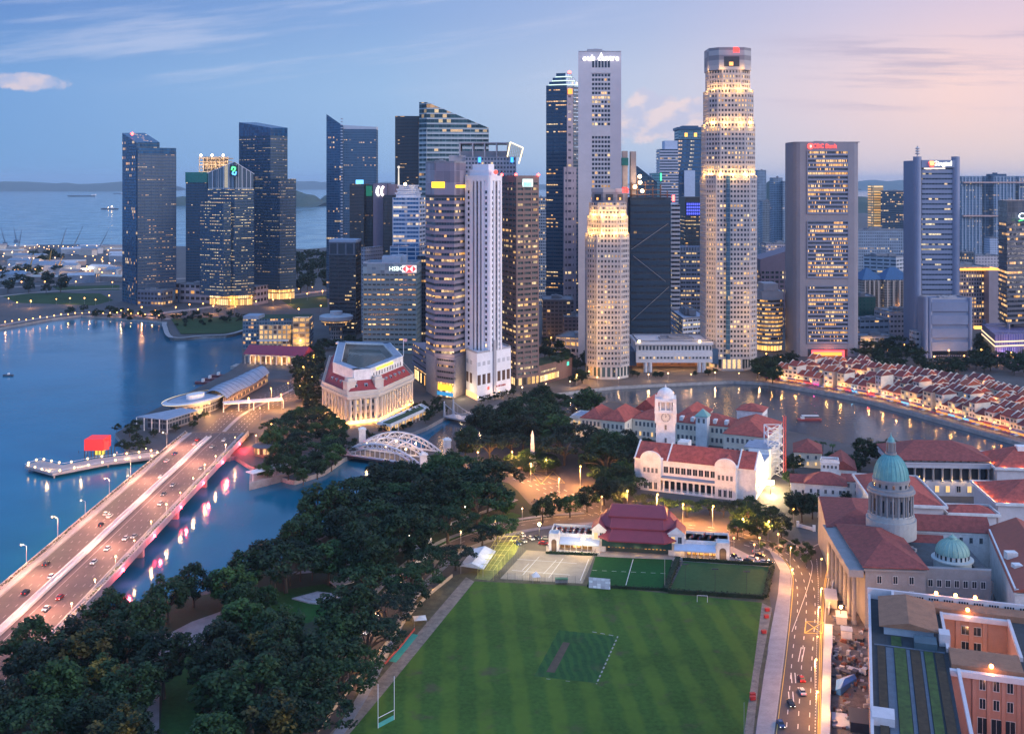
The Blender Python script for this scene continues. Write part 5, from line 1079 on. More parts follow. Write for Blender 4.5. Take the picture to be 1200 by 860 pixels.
for e_,n_ in((edge[0],5),(edge[1],12),(edge[-1],7)):windows(t,*e_,n_,(4,8.4,12.6),1.7,2.6,.25,5,.09,off=-1.82)
rd=offset(FP,1.5);r2=offset(FP,7.5);obj('mansard_roof',loft(MB(),rd,20.4,r2,27.5),mat('mansard_red',(.26,.035,.04),.75,var=.2,scale=.6),t)
at=offset(FP,7.6);k=MB().prism(at,20,33.5,0,top=False);ring_wall(k,at,33.2,34.6,6,0);obj('attic',k,PLAST,t);inn=offset(FP,16.5)
obj('courtyard_roof',MB().prism(inn,20,30,0),facade('atrium_glass',(.20,.24,.24),(.10,.11,.09),2,2.,.9,.9,0,0,0),t);q=offset(FP,8.2);obj('roof_deck',MB().prism(offset(FP,8.4),34.45,34.9,0)if False else ring_wall(MB(),offset(FP,8.4),34.5,34.8,5.),SLATEB,t)
for i,e_ in enumerate((edge[0],edge[1],edge[-1])):
 a,b=Vector(e_[0]),Vector(e_[1]);d=(b-a).normalized();n=Vector((-d.y,d.x));n_d=int((b-a).length/7)
 for j in range(1,n_d):
  p=a+(b-a)*j/n_d+n*4.3;k=MB().prism([p-d*1.1,p+d*1.1,p+d*1.1+n*3,p-d*1.1+n*3],22.2,25.6,0);dm=obj('dormer',k,SLATEB,t);k=MB();k.prism([p-d*.7-n*.06,p+d*.7-n*.06,p+d*.7,p-d*.7],23,25,0);obj('pane',k,WINDK,dm)
qa=offset(FP,7.6);ja=[i for i in range(len(qa))if math.hypot(qa[i][0]-Cc[0],qa[i][1]-Cc[1])<14][0];wa,wb=Vector(qa[ja]),Vector(qa[(ja+1)%len(qa)])
windows(t,wa,wb,11,(28.4,),1.5,2.6,.0,3,.05)
text('THE FULLERTON HOTEL',2.6,(wa.lerp(wb,.42).x+.3,wa.lerp(wb,.42).y-.5,32.9),math.atan2((wb-wa).y,(wb-wa).x),glow('hotel_sign',(1,.62,.03),3.0),t,.15)
for pt in(Vector(edge[0][0]),Vector(edge[0][1])):
 c_=pt.lerp(Vector(ctr(FP)),.12);obj('turret',MB().rbox(c_.x,c_.y,6.5,6.5,.6,18,27,0).rbox(c_.x,c_.y,7.4,7.4,.6,27,27.8,0).rbox(c_.x,c_.y,5,5,.6,27.8,29.6,0),HS,t)
obj('flagpole',MB().tube((wb.x,wb.y+3,34),(wb.x,wb.y+3,47),.18,n=6),WHITEW,t);obj('flag',MB().box(wb.x,wb.x+2.6,wb.y+2.95,wb.y+3.05,44.6,46.6),mat('flag_red_white',(.6,.35,.38),.8,var=.3,scale=1.),t)
for e_,n_,pw in((edge[0],5,2600),(edge[1],9,2600),(edge[-1],7,2400)):
 a,b=Vector(e_[0]),Vector(e_[1]);d=(b-a).normalized();n=Vector((d.y,-d.x))
 for j in range(n_):p=a.lerp(b,(j+.5)/n_)+n*2.2;point((p.x,p.y,1.2),pw,(1,.44,.10),.5,t)
for j in range(6):p=Vector(edge[1][0]).lerp(Vector(edge[1][1]),(j+.5)/6);point((p.x,p.y+1.2,20.9+.9),130,(1,.6,.22),.4,t)
q=ccw([P(441,505)[:2],P(458,508)[:2],P(503,487)[:2],P(494,482)[:2]]);t=tower('river_terrace','white two-level terrace cafe between hotel colonnade and river',q,'building');obj('wall',MB().prism(offset(q,2),0,4.2,0),facade('terrace_glow',(.35,.26,.2),(.25,.16,.1),4.4,2.2,.7,.75,.75,1.6,.85),t);obj('roof',MB().prism(q,4.2,4.8,0,bot=True),PLAST,t);obj('upper_deck',ring_wall(MB(),offset(q,.4),4.8,5.8,.3),PLAST,t);columns(t,P(458,508),P(503,487),12,0,4.2,.3,PLAST);obj('planter',MB().prism(offset(q,3.4),4.8,5.5,0),mat('planter_green',(.03,.07,.03),.9,var=.4),t)
# ---------------------------------------------------------------- steel truss road bridge
n1,n2,f1,f2=[Vector(P(*p)[:2])for p in((399,534),(492,547),(428,519),(517,531))]
t=thing('arched_bridge','white steel bridge with three arched trusses beside the floodlit hotel','bridge',((n1.x+f2.x)/2,(n1.y+f2.y)/2,0));WST=mat('white_steel',(.62,.64,.70),.5,var=.08,scale=.5)
obj('deck',MB().prism([n1,n2,f2,f1],-.4,.6,0,bot=True),M_ASPH,t)
for i,f in enumerate((0.02,.5,.98)):
 a,b=n1.lerp(f1,f),n2.lerp(f2,f);k=MB();up=[];lo=[];N=16
 for j in range(N+1):
  s=j/N;p=a.lerp(b,s);hgt=4*s*(1-s);up.append(Vector((p.x,p.y,1.2+8.4*hgt)));lo.append(Vector((p.x,p.y,.6)))
 k.path(up,.55,6);mid=[Vector((p.x,p.y,max(.9,p.z-2.6)))for p in up];k.path(mid,.4,6)
 for j in range(N):
  k.tube(up[j],mid[j+1],.22,n=4);k.tube(mid[j],up[j+1],.22,n=4);k.tube(lo[j],mid[j],.25,n=4)
 k.path([Vector((q.x,q.y,1.1))for q in lo],.6,4);obj('arch_truss',k,WST,t)
k=MB()
for s in(.3,.42,.58,.7):
 z=1.2+8.4*4*s*(1-s);pts=[Vector((*n1.lerp(f1,f).lerp(n2.lerp(f2,f),s),z))for f in(0.02,.26,.5,.74,.98)];pts[1].z+=1.;pts[3].z+=1.;k.path(pts,.35,6)
obj('cross_brace',k,WST,t)
for p in(n1,f1,n2,f2):
 c_=p.lerp((n1+f1+n2+f2)/4,-.12);obj('pylon',MB().rbox(c_.x,c_.y,4,4,.2,-.2,7.6).rbox(c_.x,c_.y,4.8,4.8,.2,7.6,8.2).rbox(c_.x,c_.y,2.6,2.6,.2,8.2,9.),PLAST,t)
for f in(.25,.5,.75):
 for g in(.28,.72):p=n1.lerp(n2,f).lerp(f1.lerp(f2,f),g);point((p.x,p.y,5.5),1500,(1,.55,.22),.4,t);obj('bridge_lamp',MB().ball((p.x,p.y,6.4),.5),LAMPW,t)
# ---------------------------------------------------------------- small suspension footbridge
a,b=Vector(P(526,487)[:2]),Vector(P(601,501)[:2]);d=(b-a).normalized();n=Vector((-d.y,d.x));t=thing('suspension_bridge','small grey suspension footbridge with iron towers beyond the truss bridge','bridge',(*((a+b)/2),0));IR=mat('grey_iron',(.36,.38,.44),.5,var=.1)
obj('deck',MB().prism([a-n*4.6,b-n*4.6,b+n*4.6,a+n*4.6],-.6,.5,0,bot=True),IR,t)
for s in(-4.6,4.6):
 k=MB();N=14;pts=[]
 for j in range(N+1):q=j/N;p=a.lerp(b,q)+n*s;pts.append(Vector((p.x,p.y,1.4+7.6*(2*q-1)**2)))
 k.path(pts,.22,5)
 for p in pts:k.tube(p,(p.x,p.y,.4),.1,n=4)
 k.path([Vector((p.x,p.y,1.5))for p in pts],.1,4);obj('cable',k,IR,t)
 for e in(a,b):p=e+n*s;obj('tower',MB().tube((p.x,p.y,-.2),(p.x,p.y,9.6),.9,.5,8).ball((p.x,p.y,10),.7),IR,t)
for f in(.2,.5,.8):p=a.lerp(b,f);point((p.x,p.y,4),700,(1,.55,.25),.3,t)
# ---------------------------------------------------------------- wide road bridge
def zP(px,py,z):return P(px,py,z)[:2]
BZ=4.0;L0,L1=Vector(zP(38,656,BZ)),Vector(zP(213,510,BZ));R0,R1=Vector(zP(153,656,BZ)),Vector(zP(289,510,BZ));M0,M1=Vector(zP(90,656,BZ)),Vector(zP(247,510,BZ))
ex=lambda p,q,f:p+(q-p)*f
LA,LB,RA,RB=ex(L0,L1,-1.0),ex(L0,L1,1.03),ex(R0,R1,-1.0),ex(R0,R1,1.03);MA,MBb=ex(M0,M1,-1.),ex(M0,M1,.98)
t=thing('road_bridge','wide multi-lane road bridge crossing the bay mouth with planted edges','bridge',(*((LA+RB)/2),0))
obj('deck',MB().prism([LA,RA,RB,LB],BZ-1.6,BZ-.02,0,bot=True),mat('bridge_concrete',(.34,.31,.31),.8,var=.15,scale=.2),t)
obj('carriageway',MB().face([(*p,BZ)for p in ccw([ex(LA,RA,.10),ex(LA,RA,.90),ex(LB,RB,.90),ex(LB,RB,.10)])]),M_ROADP,t)
def along(f,g):return ex(LA,LB,f).lerp(ex(RA,RB,f),g)
for g,w,h,nm in((.012,.6,1.3,'parapet'),(.988,.6,1.3,'parapet'),(.10,.5,.3,'kerb'),(.90,.5,.3,'kerb')):
 k=MB();strip(k,[along(i/30,g)for i in range(31)],w,BZ-.01,h=h);obj(nm,k,M_PAVE,t)
for g in(.030,.968):
 k=MB();strip(k,[along(i/30,g)for i in range(31)],1.0,BZ-.01,h=.6);pl=obj('planter',k,M_PAVE,t)
 k=MB();r=random.Random(int(g*100))
 for i in range(1500):
  p=along(r.random(),g+r.uniform(-.011,.011));a_=r.uniform(0,6.3);s=r.uniform(.25,.55);z=BZ+.6+r.uniform(0,.7);dx,dy=math.cos(a_)*s,math.sin(a_)*s
  k.face([(p.x-dx,p.y-dy,z),(p.x+dy,p.y-dx,z+r.uniform(-.3,.3)),(p.x+dx,p.y+dy,z+.3),(p.x-dy,p.y+dx,z+r.uniform(-.2,.3))])
 obj('flowers',k,mat('bougainvillea',(.16,.03,.06),.9,var=.5,scale=2.,col2=(.05,.09,.04)),pl)
gm=lambda f:(ex(MA,MBb,f))
k=MB();strip(k,[gm(i/30)for i in range(31)],3.4,BZ-.01,h=.22);strip(k,[gm(i/30)for i in range(31)],.5,BZ+.2,-1.3,h=.7);strip(k,[gm(i/30)for i in range(31)],.5,BZ+.2,1.3,h=.7);obj('median_barrier',k,mat('pale_barrier',(.58,.54,.52),.8,var=.12,scale=.4),t)
k=MB()
for g in(.19,.27,.35,.62,.70,.78,.845):dashes(k,[along(0,g),along(1,g)],.18,BZ+.012,2.5,7.5)
for g in(.115,.885,.43,.56):dashes(k,[along(0,g),along(1,g)],.22,BZ+.012,900,0)
obj('lane_paint',k,mat('worn_paint',(.36,.33,.32),.7),t)
for f in(.30,.42,.54,.66,.78,.90):k=MB();p,q=along(f,.04),along(f,.96);k.wallbox(p,q,2.2,-6,BZ-1.58,0);obj('pier',k,M_QUAY,t)
for i in range(6):
 f=.47+i*.094;p=along(f,1.004);obj('red_lamp',MB().ball((p.x,p.y,BZ-.4),.75),glow('nav_red',(1,.02,.04),60),t);point((p.x+2.6,p.y,BZ-.9),15000,(1,.04,.06),.4,t)
RD=curve([along(1.,.5),P(283,487)[:2],P(315,470)[:2],P(345,455)[:2],P(368,436)[:2],P(376,420)[:2]]);k=MB();strip(k,RD,33,.03);obj('road',k,M_ROADP,kind='structure');k=MB()
for o_ in(-12,-8.5,-5,5,8.5,12):dashes(k,RD,.25,.05,3,5,o_)
obj('lane_markings',k,M_WHITE,kind='structure');k=MB();strip(k,RD[3:],2.4,.03,0,h=.25);obj('traffic_island',k,M_PAVE,kind='structure')
k=MB();strip(k,[along(.96,.5),along(1.,.5),RD[2]],38,1.2);k=MB();q=[along(.99,0),along(.99,1),Vector(RD[4])+Vector((20,0)),Vector(RD[4])+Vector((-19,0))]
obj('ramp',MB().face([(*q[0],BZ-.05),(*q[1],BZ-.05),(*q[2],.06),(*q[3],.06)]).prism([q[0],q[1],q[1]+Vector((0,1)),q[0]+Vector((0,1))],-1,BZ-.1,0),M_ROADP,kind='structure')
a,b=Vector(P(262,483)[:2]),Vector(P(332,478)[:2]);t=thing('road_canopy','low flat white canopy spanning the road end near the curved pavilion','canopy',(*((a+b)/2),0));k=MB();k.wallbox(a,b,9,5.2,5.9,0);obj('roof',k,PLAST,t);columns(t,a,b,5,0,5.2,.4,PLAST)
for f in(.1,.3,.5):p=a.lerp(b,f);point((p.x,p.y+2,4),1500,(1,.5,.18),.4,t)
# ---------------------------------------------------------------- pier with red roof and the waterfront hotel behind it
q=slab(287,948,355,936,22);t=tower('red_roof_pier','long arcaded pier hall with crimson roof and warm lit arches',q,'building');obj('wall',MB().prism(offset(q,2.5),0,8,0),facade('pier_inner',(.5,.36,.24),(.2,.12,.06),8.2,4,.7,.8,.75,1.6,.85),t);obj('roof',MB().gable(q,8.4,6.5,1.2),mat('crimson_roof',(.30,.035,.075),.7,var=.12,scale=.4),t);obj('eave_beam',ring_wall(MB(),offset(q,.3),7,8.5,1.),PLAST,t);columns(t,q[0],q[1],12,0,7,.6,PLAST);columns(t,q[3],q[0],4,0,7,.6,PLAST)
for f in(.15,.4,.65,.9):p=Vector(q[0]).lerp(Vector(q[1]),f);point((p.x,p.y-3,4),1600,(1,.55,.2),.4,t)
obj('quay_deck',MB().prism(slab(270,934,356,926,14),-2.6,-.05,0),M_QUAY,t)
Y=1030;q=slab(284.5,Y,362,Y+4,36);t=tower('waterfront_hotel','waterfront hotel with rooftop garden and lit grid bay behind red pier',q,'hotel');obj('body',MB().prism(q,0,ZW(374,Y),0,mt=1),[facade('wf_hotel',(.10,.17,.24),(.03,.08,.13),3.7,2.6,.8,.6,.42,1.3,.7),mat('roof_garden')],t)
obj('lit_bay',MB().prism(slab(303.5,Y-3,340,Y-2,6),0,ZW(381,Y),0),facade('wf_bay',(.55,.42,.28),(.10,.07,.06),4.6,4.4,.66,.72,.72,1.2,.8),t);obj('lit_tower',MB().prism(slab(343,Y-3,362,Y-1,8),0,ZW(372,Y),0),facade('wf_tower',(.4,.3,.2),(.1,.08,.06),5,6,.8,.6,.6,1.2,.8),t);obj('glass_wing',MB().prism(slab(285,Y-1,303,Y-2,20),ZW(374,Y),ZW(370,Y),0),SLATEB,t);obj('white_fascia',MB().box(XW(303,Y),XW(339,Y),Y-5,Y-3.6,ZW(399,Y),ZW(397.4,Y)),PLAST,t);point((XW(353,Y),Y-6,8),5000,(1,.55,.2),.8,t)
q=[zP(243,455,9),zP(262,446,10),zP(300,433,10),zP(315,437,9),zP(290,452,9),zP(268,466,8)];t=tower('curved_pavilion','long waterfront pavilion under a broad blue-grey curved metal roof',q,'building');k=MB();W1=[Vector(zP(*p))for p in((238,461,9),(262,446,9),(300,432.5,9))];W2=[Vector(zP(*p))for p in((266,467,8),(288,454,8),(316,438,8))]
Wc1,Wc2=curve(W1,8),curve(W2,8);n_=min(len(Wc1),len(Wc2));Wc1=[Wc1[int(i*(len(Wc1)-1)/11)]for i in range(12)];Wc2=[Wc2[int(i*(len(Wc2)-1)/11)]for i in range(12)]
for i in range(11):
 for j in range(8):
  f=lambda i,j:(*Wc1[i].lerp(Wc2[i],j/8),8+4.2*math.sin(math.pi*j/8)*(1-.0*i)+.8*math.sin(i*.7))
  k.face([f(i,j),f(i,j+1),f(i+1,j+1),f(i+1,j)])
obj('roof',k,SLATEB,t,smooth=True);k=MB()
for j in range(0,12,1):k.path([(*Wc1[j].lerp(Wc2[j],s/8),8.15+4.2*math.sin(math.pi*s/8)+.8*math.sin(j*.7))for s in range(9)],.15,4)
obj('roof_rib',k,mat('rib_grey',(.18,.22,.28),.6,var=.1),t)
k=MB();
for i in range(11):a,b=Wc2[i].lerp(Wc1[i],.12),Wc2[i+1].lerp(Wc1[i+1],.12);k.wallbox(a,b,.6,0,8.4,0)
for i in range(11):a,b=Wc1[i].lerp(Wc2[i],.1),Wc1[i+1].lerp(Wc2[i+1],.1);k.wallbox(a,b,.6,0,8.4,0)
obj('wall',k,facade('pav_wall',(.36,.28,.25),(.08,.06,.06),4,3,.6,.6,.5,1.5,.8),t)
cx_,cy_=zP(229,468,8);t=thing('oval_restaurant','oval glass-sided rooftop lounge with pale oval rim by the bay','building',(cx_,cy_,0));f_=.42
k=MB();k2=MB()
def oval(r,n=40):
 ca,sa=math.cos(.42),math.sin(.42);return[(cx_+ca*r*math.cos(2*math.pi*i/n)-sa*r*.52*math.sin(2*math.pi*i/n),cy_+sa*r*math.cos(2*math.pi*i/n)*2.2+ca*r*1.25*math.sin(2*math.pi*i/n))for i in range(n)]
o1,o2,o3=oval(19.5),oval(15),oval(16.5);obj('wall',MB().prism(o2,0,7.4,0),facade('oval_glass',(.3,.3,.32),(.06,.06,.07),3.8,2.5,.85,.8,.45,1.4,.8),t)
obj('rim',loft(loft(MB(),o2,6.2,o1,9.2),o1,9.2,o3,10),mat('pearl_rim',(.48,.50,.54),.45,var=.08),t);obj('roof',MB().prism(oval(16.2),7.4,9.3,0),SLATEB,t);obj('light_rim',loft(MB(),oval(19.6),9.1,oval(19.7),9.4),glow('rim_light',(1,.8,.5),1.4),t);obj('roof_hut',MB().prism(oval(5.5),9.3,12,0),PLAST,t);point((cx_+12,cy_-16,3),2500,(1,.55,.2),.5,t)
q=[zP(160,489,8),zP(196,492.5,8),zP(233,481,8),zP(212,477,9)];t=tower('glass_restaurant','two-storey glass restaurant with thin overhanging blue-grey roof by the bay',q,'building');obj('roof',MB().prism(q,8,8.5,0,bot=True),SLATEB,t);obj('wall',MB().prism(offset(q,4),0,8,0),facade('rest_glass',(.16,.18,.22),(.04,.06,.09),4,3,.8,.7,.36,1.5,.85),t);columns(t,q[0],q[1],5,0,8,.3,PLAST)
# ---------------------------------------------------------------- small pier, red billboard box
q=[P(29,547)[:2],P(61.5,556)[:2],P(128,543)[:2],P(185,536)[:2],P(184,530)[:2],P(112,538.5)[:2],P(74,546)[:2],P(47,540)[:2]];t=tower('viewing_pier','low white viewing pier edged with little lamps reaching into the bay',q,'pier');q=ccw(q);obj('deck',MB().prism(q,-.8,.6,0,bot=True),M_PAVE,t);k=MB()
for i in range(len(q)):a,b=Vector(q[i]),Vector(q[(i+1)%len(q)]);k.tube((*a,1.6),(*b,1.6),.08,n=4)
obj('railing',k,WHITEW,t);k=MB()
for p in offset(q,2):k.tube((*p,-6),(*p,-.7),.5,n=8)
obj('pile',k,M_QUAY,t);lm=None
per=[(Vector(q[i]),Vector(q[(i+1)%len(q)]))for i in range(len(q))]
for a,b in per:
 for j in range(max(1,int((b-a).length/6.5))):
  p=a.lerp(b,(j+.5)/max(1,int((b-a).length/6.5)));l_=(p.x-org(t).x,p.y-org(t).y,1.5)
  if lm is None:lm=obj('deck_lamp',MB().ball((0,0,0),.62),glow('deck_lamp',(1,.62,.25),5),t,world=False);lm.location=l_
  else:inst('deck_lamp',lm.data,t,l_)
for px,py in((55,552),(95,548),(150,538)):point((*P(px,py)[:2],3),1500,(1,.6,.25),.3,t)
Y=625;t=thing('red_billboard_box','glowing red box hall on black stilts behind the small pier','pavilion',(XW(113,Y),Y+5,0));obj('box',MB().prism(slab(98.6,Y,121,Y,12),ZW(528,Y),ZW(515,Y),0,bot=True).prism(slab(121,Y+1,128,Y+3,10),ZW(528,Y),ZW(518,Y),0,bot=True),mat('lantern_red',(.5,.03,.03),.5,var=0,emit=(1,.03,.035),es=.55),t);k=MB()
for px in range(99,129,4):
 for dy in(0,10):k.tube((XW(px,Y),Y+dy,-3),(XW(px,Y),Y+dy,ZW(528,Y)),.25,n=5)
obj('stilts',k,DARKM,t);obj('lit_lobby',MB().box(XW(109,Y),XW(119,Y),Y+2,Y+6,ZW(534,Y),ZW(528.3,Y)),glow('lobby_yellow',(.9,.75,.1),1.1),t)
q=[P(292,569)[:2],P(350,554)[:2],P(346,545)[:2],P(293,556)[:2]];t=tower('canopy_jetty','stone jetty with two small white canopies and shrubs beside the bridge',q,'jetty');obj('base',MB().prism(q,-5,1.4,0),M_QUAY,t);k=MB()
for a,b in(((296,556),(320,550)),((322,549),(348,542))):
 c1,c2=Vector(zP(*a,5)),Vector(zP(*b,5));k.wallbox(c1,c2,6,5.2,5.6,0)
 for c_ in(c1,c2):k.tube((c_.x,c_.y+.5,1.4),(c_.x,c_.y+.5,5.3),.2,n=6)
obj('canopy',k,PLAST,t)
cx_,cy_=P(313,532)[:2];t=thing('drum_pavilion','small dark round pavilion with flat roof by the bridge foot','pavilion',(cx_,cy_,0));obj('roof',MB().lathe([(8.5,5),(9,5.5),(.1,6.3)],24,cx_,cy_),mat('dark_grey_roof',(.09,.10,.12),.7,var=.15),t);obj('wall',MB().lathe([(7.4,0),(7.4,5)],24,cx_,cy_),facade('drum_wall',(.2,.14,.1),(.1,.06,.04),5,2,.7,.7,.6,1.2,.9),t)
# ---------------------------------------------------------------- concert hall with clock tower
O=P(741,572.5);E=P(884,589);VT,va=Frame(O,(E[0]-O[0],E[1]-O[1]));U=math.hypot(E[0]-O[0],E[1]-O[1])
def bx(k,f,u0,u1,v0,v1,z0,z1,m=0):return k.prism([f(u0,v0),f(u1,v0),f(u1,v1),f(u0,v1)],z0,z1,m,bot=True)
def qd(f,u0,u1,v0,v1):return[f(u0,v0),f(u1,v0),f(u1,v1),f(u0,v1)]
t=thing('concert_hall','white colonnaded hall with red tiled roof in front of clock tower','theatre',(*VT(U/2,14),0));eh=15.5;fu=[u*U for u in(.07,.24,.685,.853)]
k=MB();bx(k,VT,0,U,4,25,0,eh);bx(k,VT,-.4,U+.4,3.6,25.4,eh-.6,eh);
for a,b in((fu[0],fu[1]),(fu[2],fu[3])):bx(k,VT,a,b,0,4.5,0,eh+1.2);bx(k,VT,a-.3,b+.3,-.3,4.6,eh+.2,eh+.8)
bx(k,VT,fu[1],fu[2],0,4.2,0,1.0);bx(k,VT,fu[1],fu[2],-.2,4.2,6.2,7.4);obj('wall',k,PLAST,t)
k=MB();ru=lambda u,v,z:(*VT(u,v),z)
k.face([ru(.5,3.4,eh),ru(U-.5,3.4,eh),ru(U-.5,14.5,eh+6.5),ru(.5,14.5,eh+6.5)]);k.face([ru(U-.5,25.6,eh),ru(.5,25.6,eh),ru(.5,14.5,eh+6.5),ru(U-.5,14.5,eh+6.5)]);obj('roof',k,TERRA,t)
k=MB()
for u in(0,17.5,U*.853,U-.7):
 for th in(0,):
  p=[ru(u,3,eh),ru(u,14.5,eh+7.3),ru(u,26,eh)];q_=[ru(u+.7,3,eh),ru(u+.7,14.5,eh+7.3),ru(u+.7,26,eh)]
  k.face([p[0],p[1],q_[1],q_[0]]);k.face([p[1],p[2],q_[2],q_[1]]);k.face([p[0],p[2],p[1]]);k.face([q_[0],q_[1],q_[2]])
obj('gable_parapet',k,PLAST,t)
for a,b in((fu[0],fu[1]),(fu[2],fu[3])):
 c_=(a+b)/2;r_=(b-a)/2;k=MB();n_=14
 fr_=[ru(c_+r_*math.cos(math.pi*i/n_),-.2,eh+1.2+r_*.72*math.sin(math.pi*i/n_))for i in range(n_+1)];bk=[ru(c_+r_*math.cos(math.pi*i/n_),1.2,eh+1.2+r_*.72*math.sin(math.pi*i/n_))for i in range(n_+1)]
 k.face(fr_[::-1]);k.face(bk)
 for i in range(n_):k.face([fr_[i],fr_[i+1],bk[i+1],bk[i]])
 obj('round_pediment',k,PLAST,t);kk=MB();kk.face([ru(a,1.,eh+1.1),ru(b,1.,eh+1.1),ru(c_,12,eh+5.8)]);kk=MB();kk.face([ru(c_,.6,eh+4.2),ru(c_,11.,eh+5.0),ru(a,3.5,eh+.3)]);kk.face([ru(c_,.6,eh+4.2),ru(b,3.5,eh+.3),ru(c_,11.,eh+5.0)]);obj('cross_roof',kk,TERRA,t)
 windows(t,VT(a,0),VT(b,0),4,(9.6,),1.1,2.4,0,2,.1);windows(t,VT(a,0),VT(b,0),3,(1.2,),1.5,4.2,0,2,.12,arch=True)
columns(t,VT(fu[1]+1.5,.6),VT(fu[2]-1.5,.6),9,1,6.2,.55,PLAST)
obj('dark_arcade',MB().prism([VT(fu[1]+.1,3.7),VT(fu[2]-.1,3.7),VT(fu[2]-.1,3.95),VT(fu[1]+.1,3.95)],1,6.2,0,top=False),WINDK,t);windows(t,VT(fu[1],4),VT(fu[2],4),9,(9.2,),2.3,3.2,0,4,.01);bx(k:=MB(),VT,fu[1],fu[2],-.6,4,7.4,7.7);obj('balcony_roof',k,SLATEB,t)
windows(t,VT(U,4),VT(U,25),5,(2,8.6),1.4,3.6,.1,7)
t=thing('theatre_rear_block','rear theatre block under renovation with flat pale roofs and open girders','building',(*VT(40,48),0));k=MB();bx(k,VT,50,U,26,46,0,14);bx(k,VT,52,U+.5,46.2,62,0,16);bx(k,VT,50,U,62.2,78,0,13);bx(k,VT,18,49.8,28,34,0,7);bx(k,VT,14,20,40,48,0,17);obj('wall',k,PLAST,t)
for a,z in((26,14),(46.2,16),(62.2,13)):k=MB();bx(k,VT,49.6,U+.8,a-.1,a+(15.7 if a>50 else 15.),z+.02,z+.5);obj('flat_roof',k,SLATEB,t)
k=MB();bx(k,VT,18,49.5,34.3,58,0,5);obj('pit_floor',k,mat('blue_mesh',(.03,.10,.17),.9,var=.35,scale=.4),t);k=MB()
for i in range(9):bx(k,VT,20+i*3.5,20.4+i*3.5,34.5,58,9.6,10.4)
for v in(35,42,50,57):bx(k,VT,19,49.4,v,v+.5,8.8,9.5)
for i in range(5):
 for v in(35,57):bx(k,VT,20+i*7,20.5+i*7,v,v+.5,5,9)
obj('girders',k,mat('girder_steel',(.17,.18,.20),.7,var=.3,scale=1.),t);windows(t,VT(U,26),VT(U,46),5,(2,7.5),1.3,3,.2,8);windows(t,VT(U+.5,46.2),VT(U+.5,62),4,(2,8),1.3,3.4,.2,9);windows(t,VT(U,62.2),VT(U,78),4,(2,7),1.3,3,.2,9)
Y=585;cx_,cy_=XW(780,Y),Y;t=thing('clock_tower','tall white clock tower with domed top behind the red-roofed hall','clock tower',(cx_,cy_,0));s=10.4;zz=lambda py:ZW(py,Y);a_=va*.35
k=MB()
for w,z0,z1 in((14.4,0,zz(534)),(s,0,zz(493)),(s+1.2,zz(493),zz(491.6)),(s+.2,zz(491.6),zz(482)),(s+1.6,zz(482),zz(480.2)),(s+.6,zz(480.2),zz(478.5)),(6.2,zz(478.5),zz(469)),(s+.8,zz(469),zz(467.2)),(s-.6,zz(467.2),zz(465.5))):k.rbox(cx_,cy_,w,w,a_,z0,z1)
for i in range(4):
 for j in(-1,1):c_=Vector((s/2*.9*(1 if i in(0,1)else-1),s/2*.9*(1 if i in(0,3)else-1)))
 ang=a_+math.pi/4+i*math.pi/2;k.rbox(cx_+math.cos(ang)*s*.66,cy_+math.sin(ang)*s*.66,1.9,1.9,a_,zz(493),zz(465))
obj('shaft',k,PLAST,t);k=MB()
for i in range(4):
 for q in(-.28,0,.28):
  ang=a_+i*math.pi/2;d_=Vector((math.cos(ang),math.sin(ang)));n_=Vector((-d_.y,d_.x));p=Vector((cx_,cy_))+d_*s*.47+n_*s*q;k.tube((p.x,p.y,zz(478.5)),(p.x,p.y,zz(469)),.42,n=8)
obj('belfry_column',k,PLAST,t)
for i in range(4):
 ang=a_+i*math.pi/2;d_=Vector((math.cos(ang),math.sin(ang)));p=Vector((cx_,cy_))+d_*(s/2+.1);q=Vector((cx_,cy_))+d_*(s/2+.45)
 cf=obj('clock_face',MB().tube((*p,zz(486.6)),(*q,zz(486.6)),2.1,n=20),mat('clock_white',(.66,.64,.58),.5,var=0),t);n_=Vector((-d_.y,d_.x));q2=Vector((cx_,cy_))+d_*(s/2+.52);k=MB();k.tube((*q2,zz(486.6)),(*(q2+n_*.5),zz(486.6)+1.0),.13,n=4);k.tube((*q2,zz(486.6)),(*(q2-n_*.15),zz(486.6)+1.7),.1,n=4)
 for h_ in range(12):b_=h_*math.pi/6;k.tube((*(q2+n_*1.55*math.sin(b_)),zz(486.6)+1.55*math.cos(b_)),(*(q2+n_*1.95*math.sin(b_)),zz(486.6)+1.95*math.cos(b_)),.1,n=4)
 obj('clock_hands',k,DARKM,cf);k=MB().tube((*p,zz(486.6)),(*(p+d_*.3),zz(486.6)),2.5,n=20);obj('clock_rim',k,STONE,cf)
windows(t,(cx_-s/2,cy_-s/2),(cx_+s/2,cy_-s/2),1,(zz(516),zz(500)),1.0,3.0,0,1,off=.35)if abs(a_)<.06 else None
d_=Vector((math.sin(a_),-math.cos(a_)));p=Vector((cx_,cy_))+d_*(s/2);n_=Vector((math.cos(a_),math.sin(a_)));windows(t,p-n_*2,p+n_*2,1,(zz(516),zz(501)),1.0,2.6,0,1)
R0_=4.7;pr=[(R0_,zz(465.5)),(R0_,zz(464))]+[(R0_*math.cos(i*math.pi/16),zz(464)+R0_*1.0*math.sin(i*math.pi/16))for i in range(8)]+[(.5,zz(464)+R0_),(.3,zz(464)+R0_+1.2),(.02,zz(464)+R0_+1.8)];obj('dome',MB().lathe(pr,20,cx_,cy_),PLAST,t,smooth=True)
px0=P(912,590);t=thing('steel_lattice_tower','white steel lattice frame with red mast beside floodlit theatre flank','lattice tower',(px0[0],px0[1],0));k=MB();x0,x1=XW(900,580),XW(918,580);
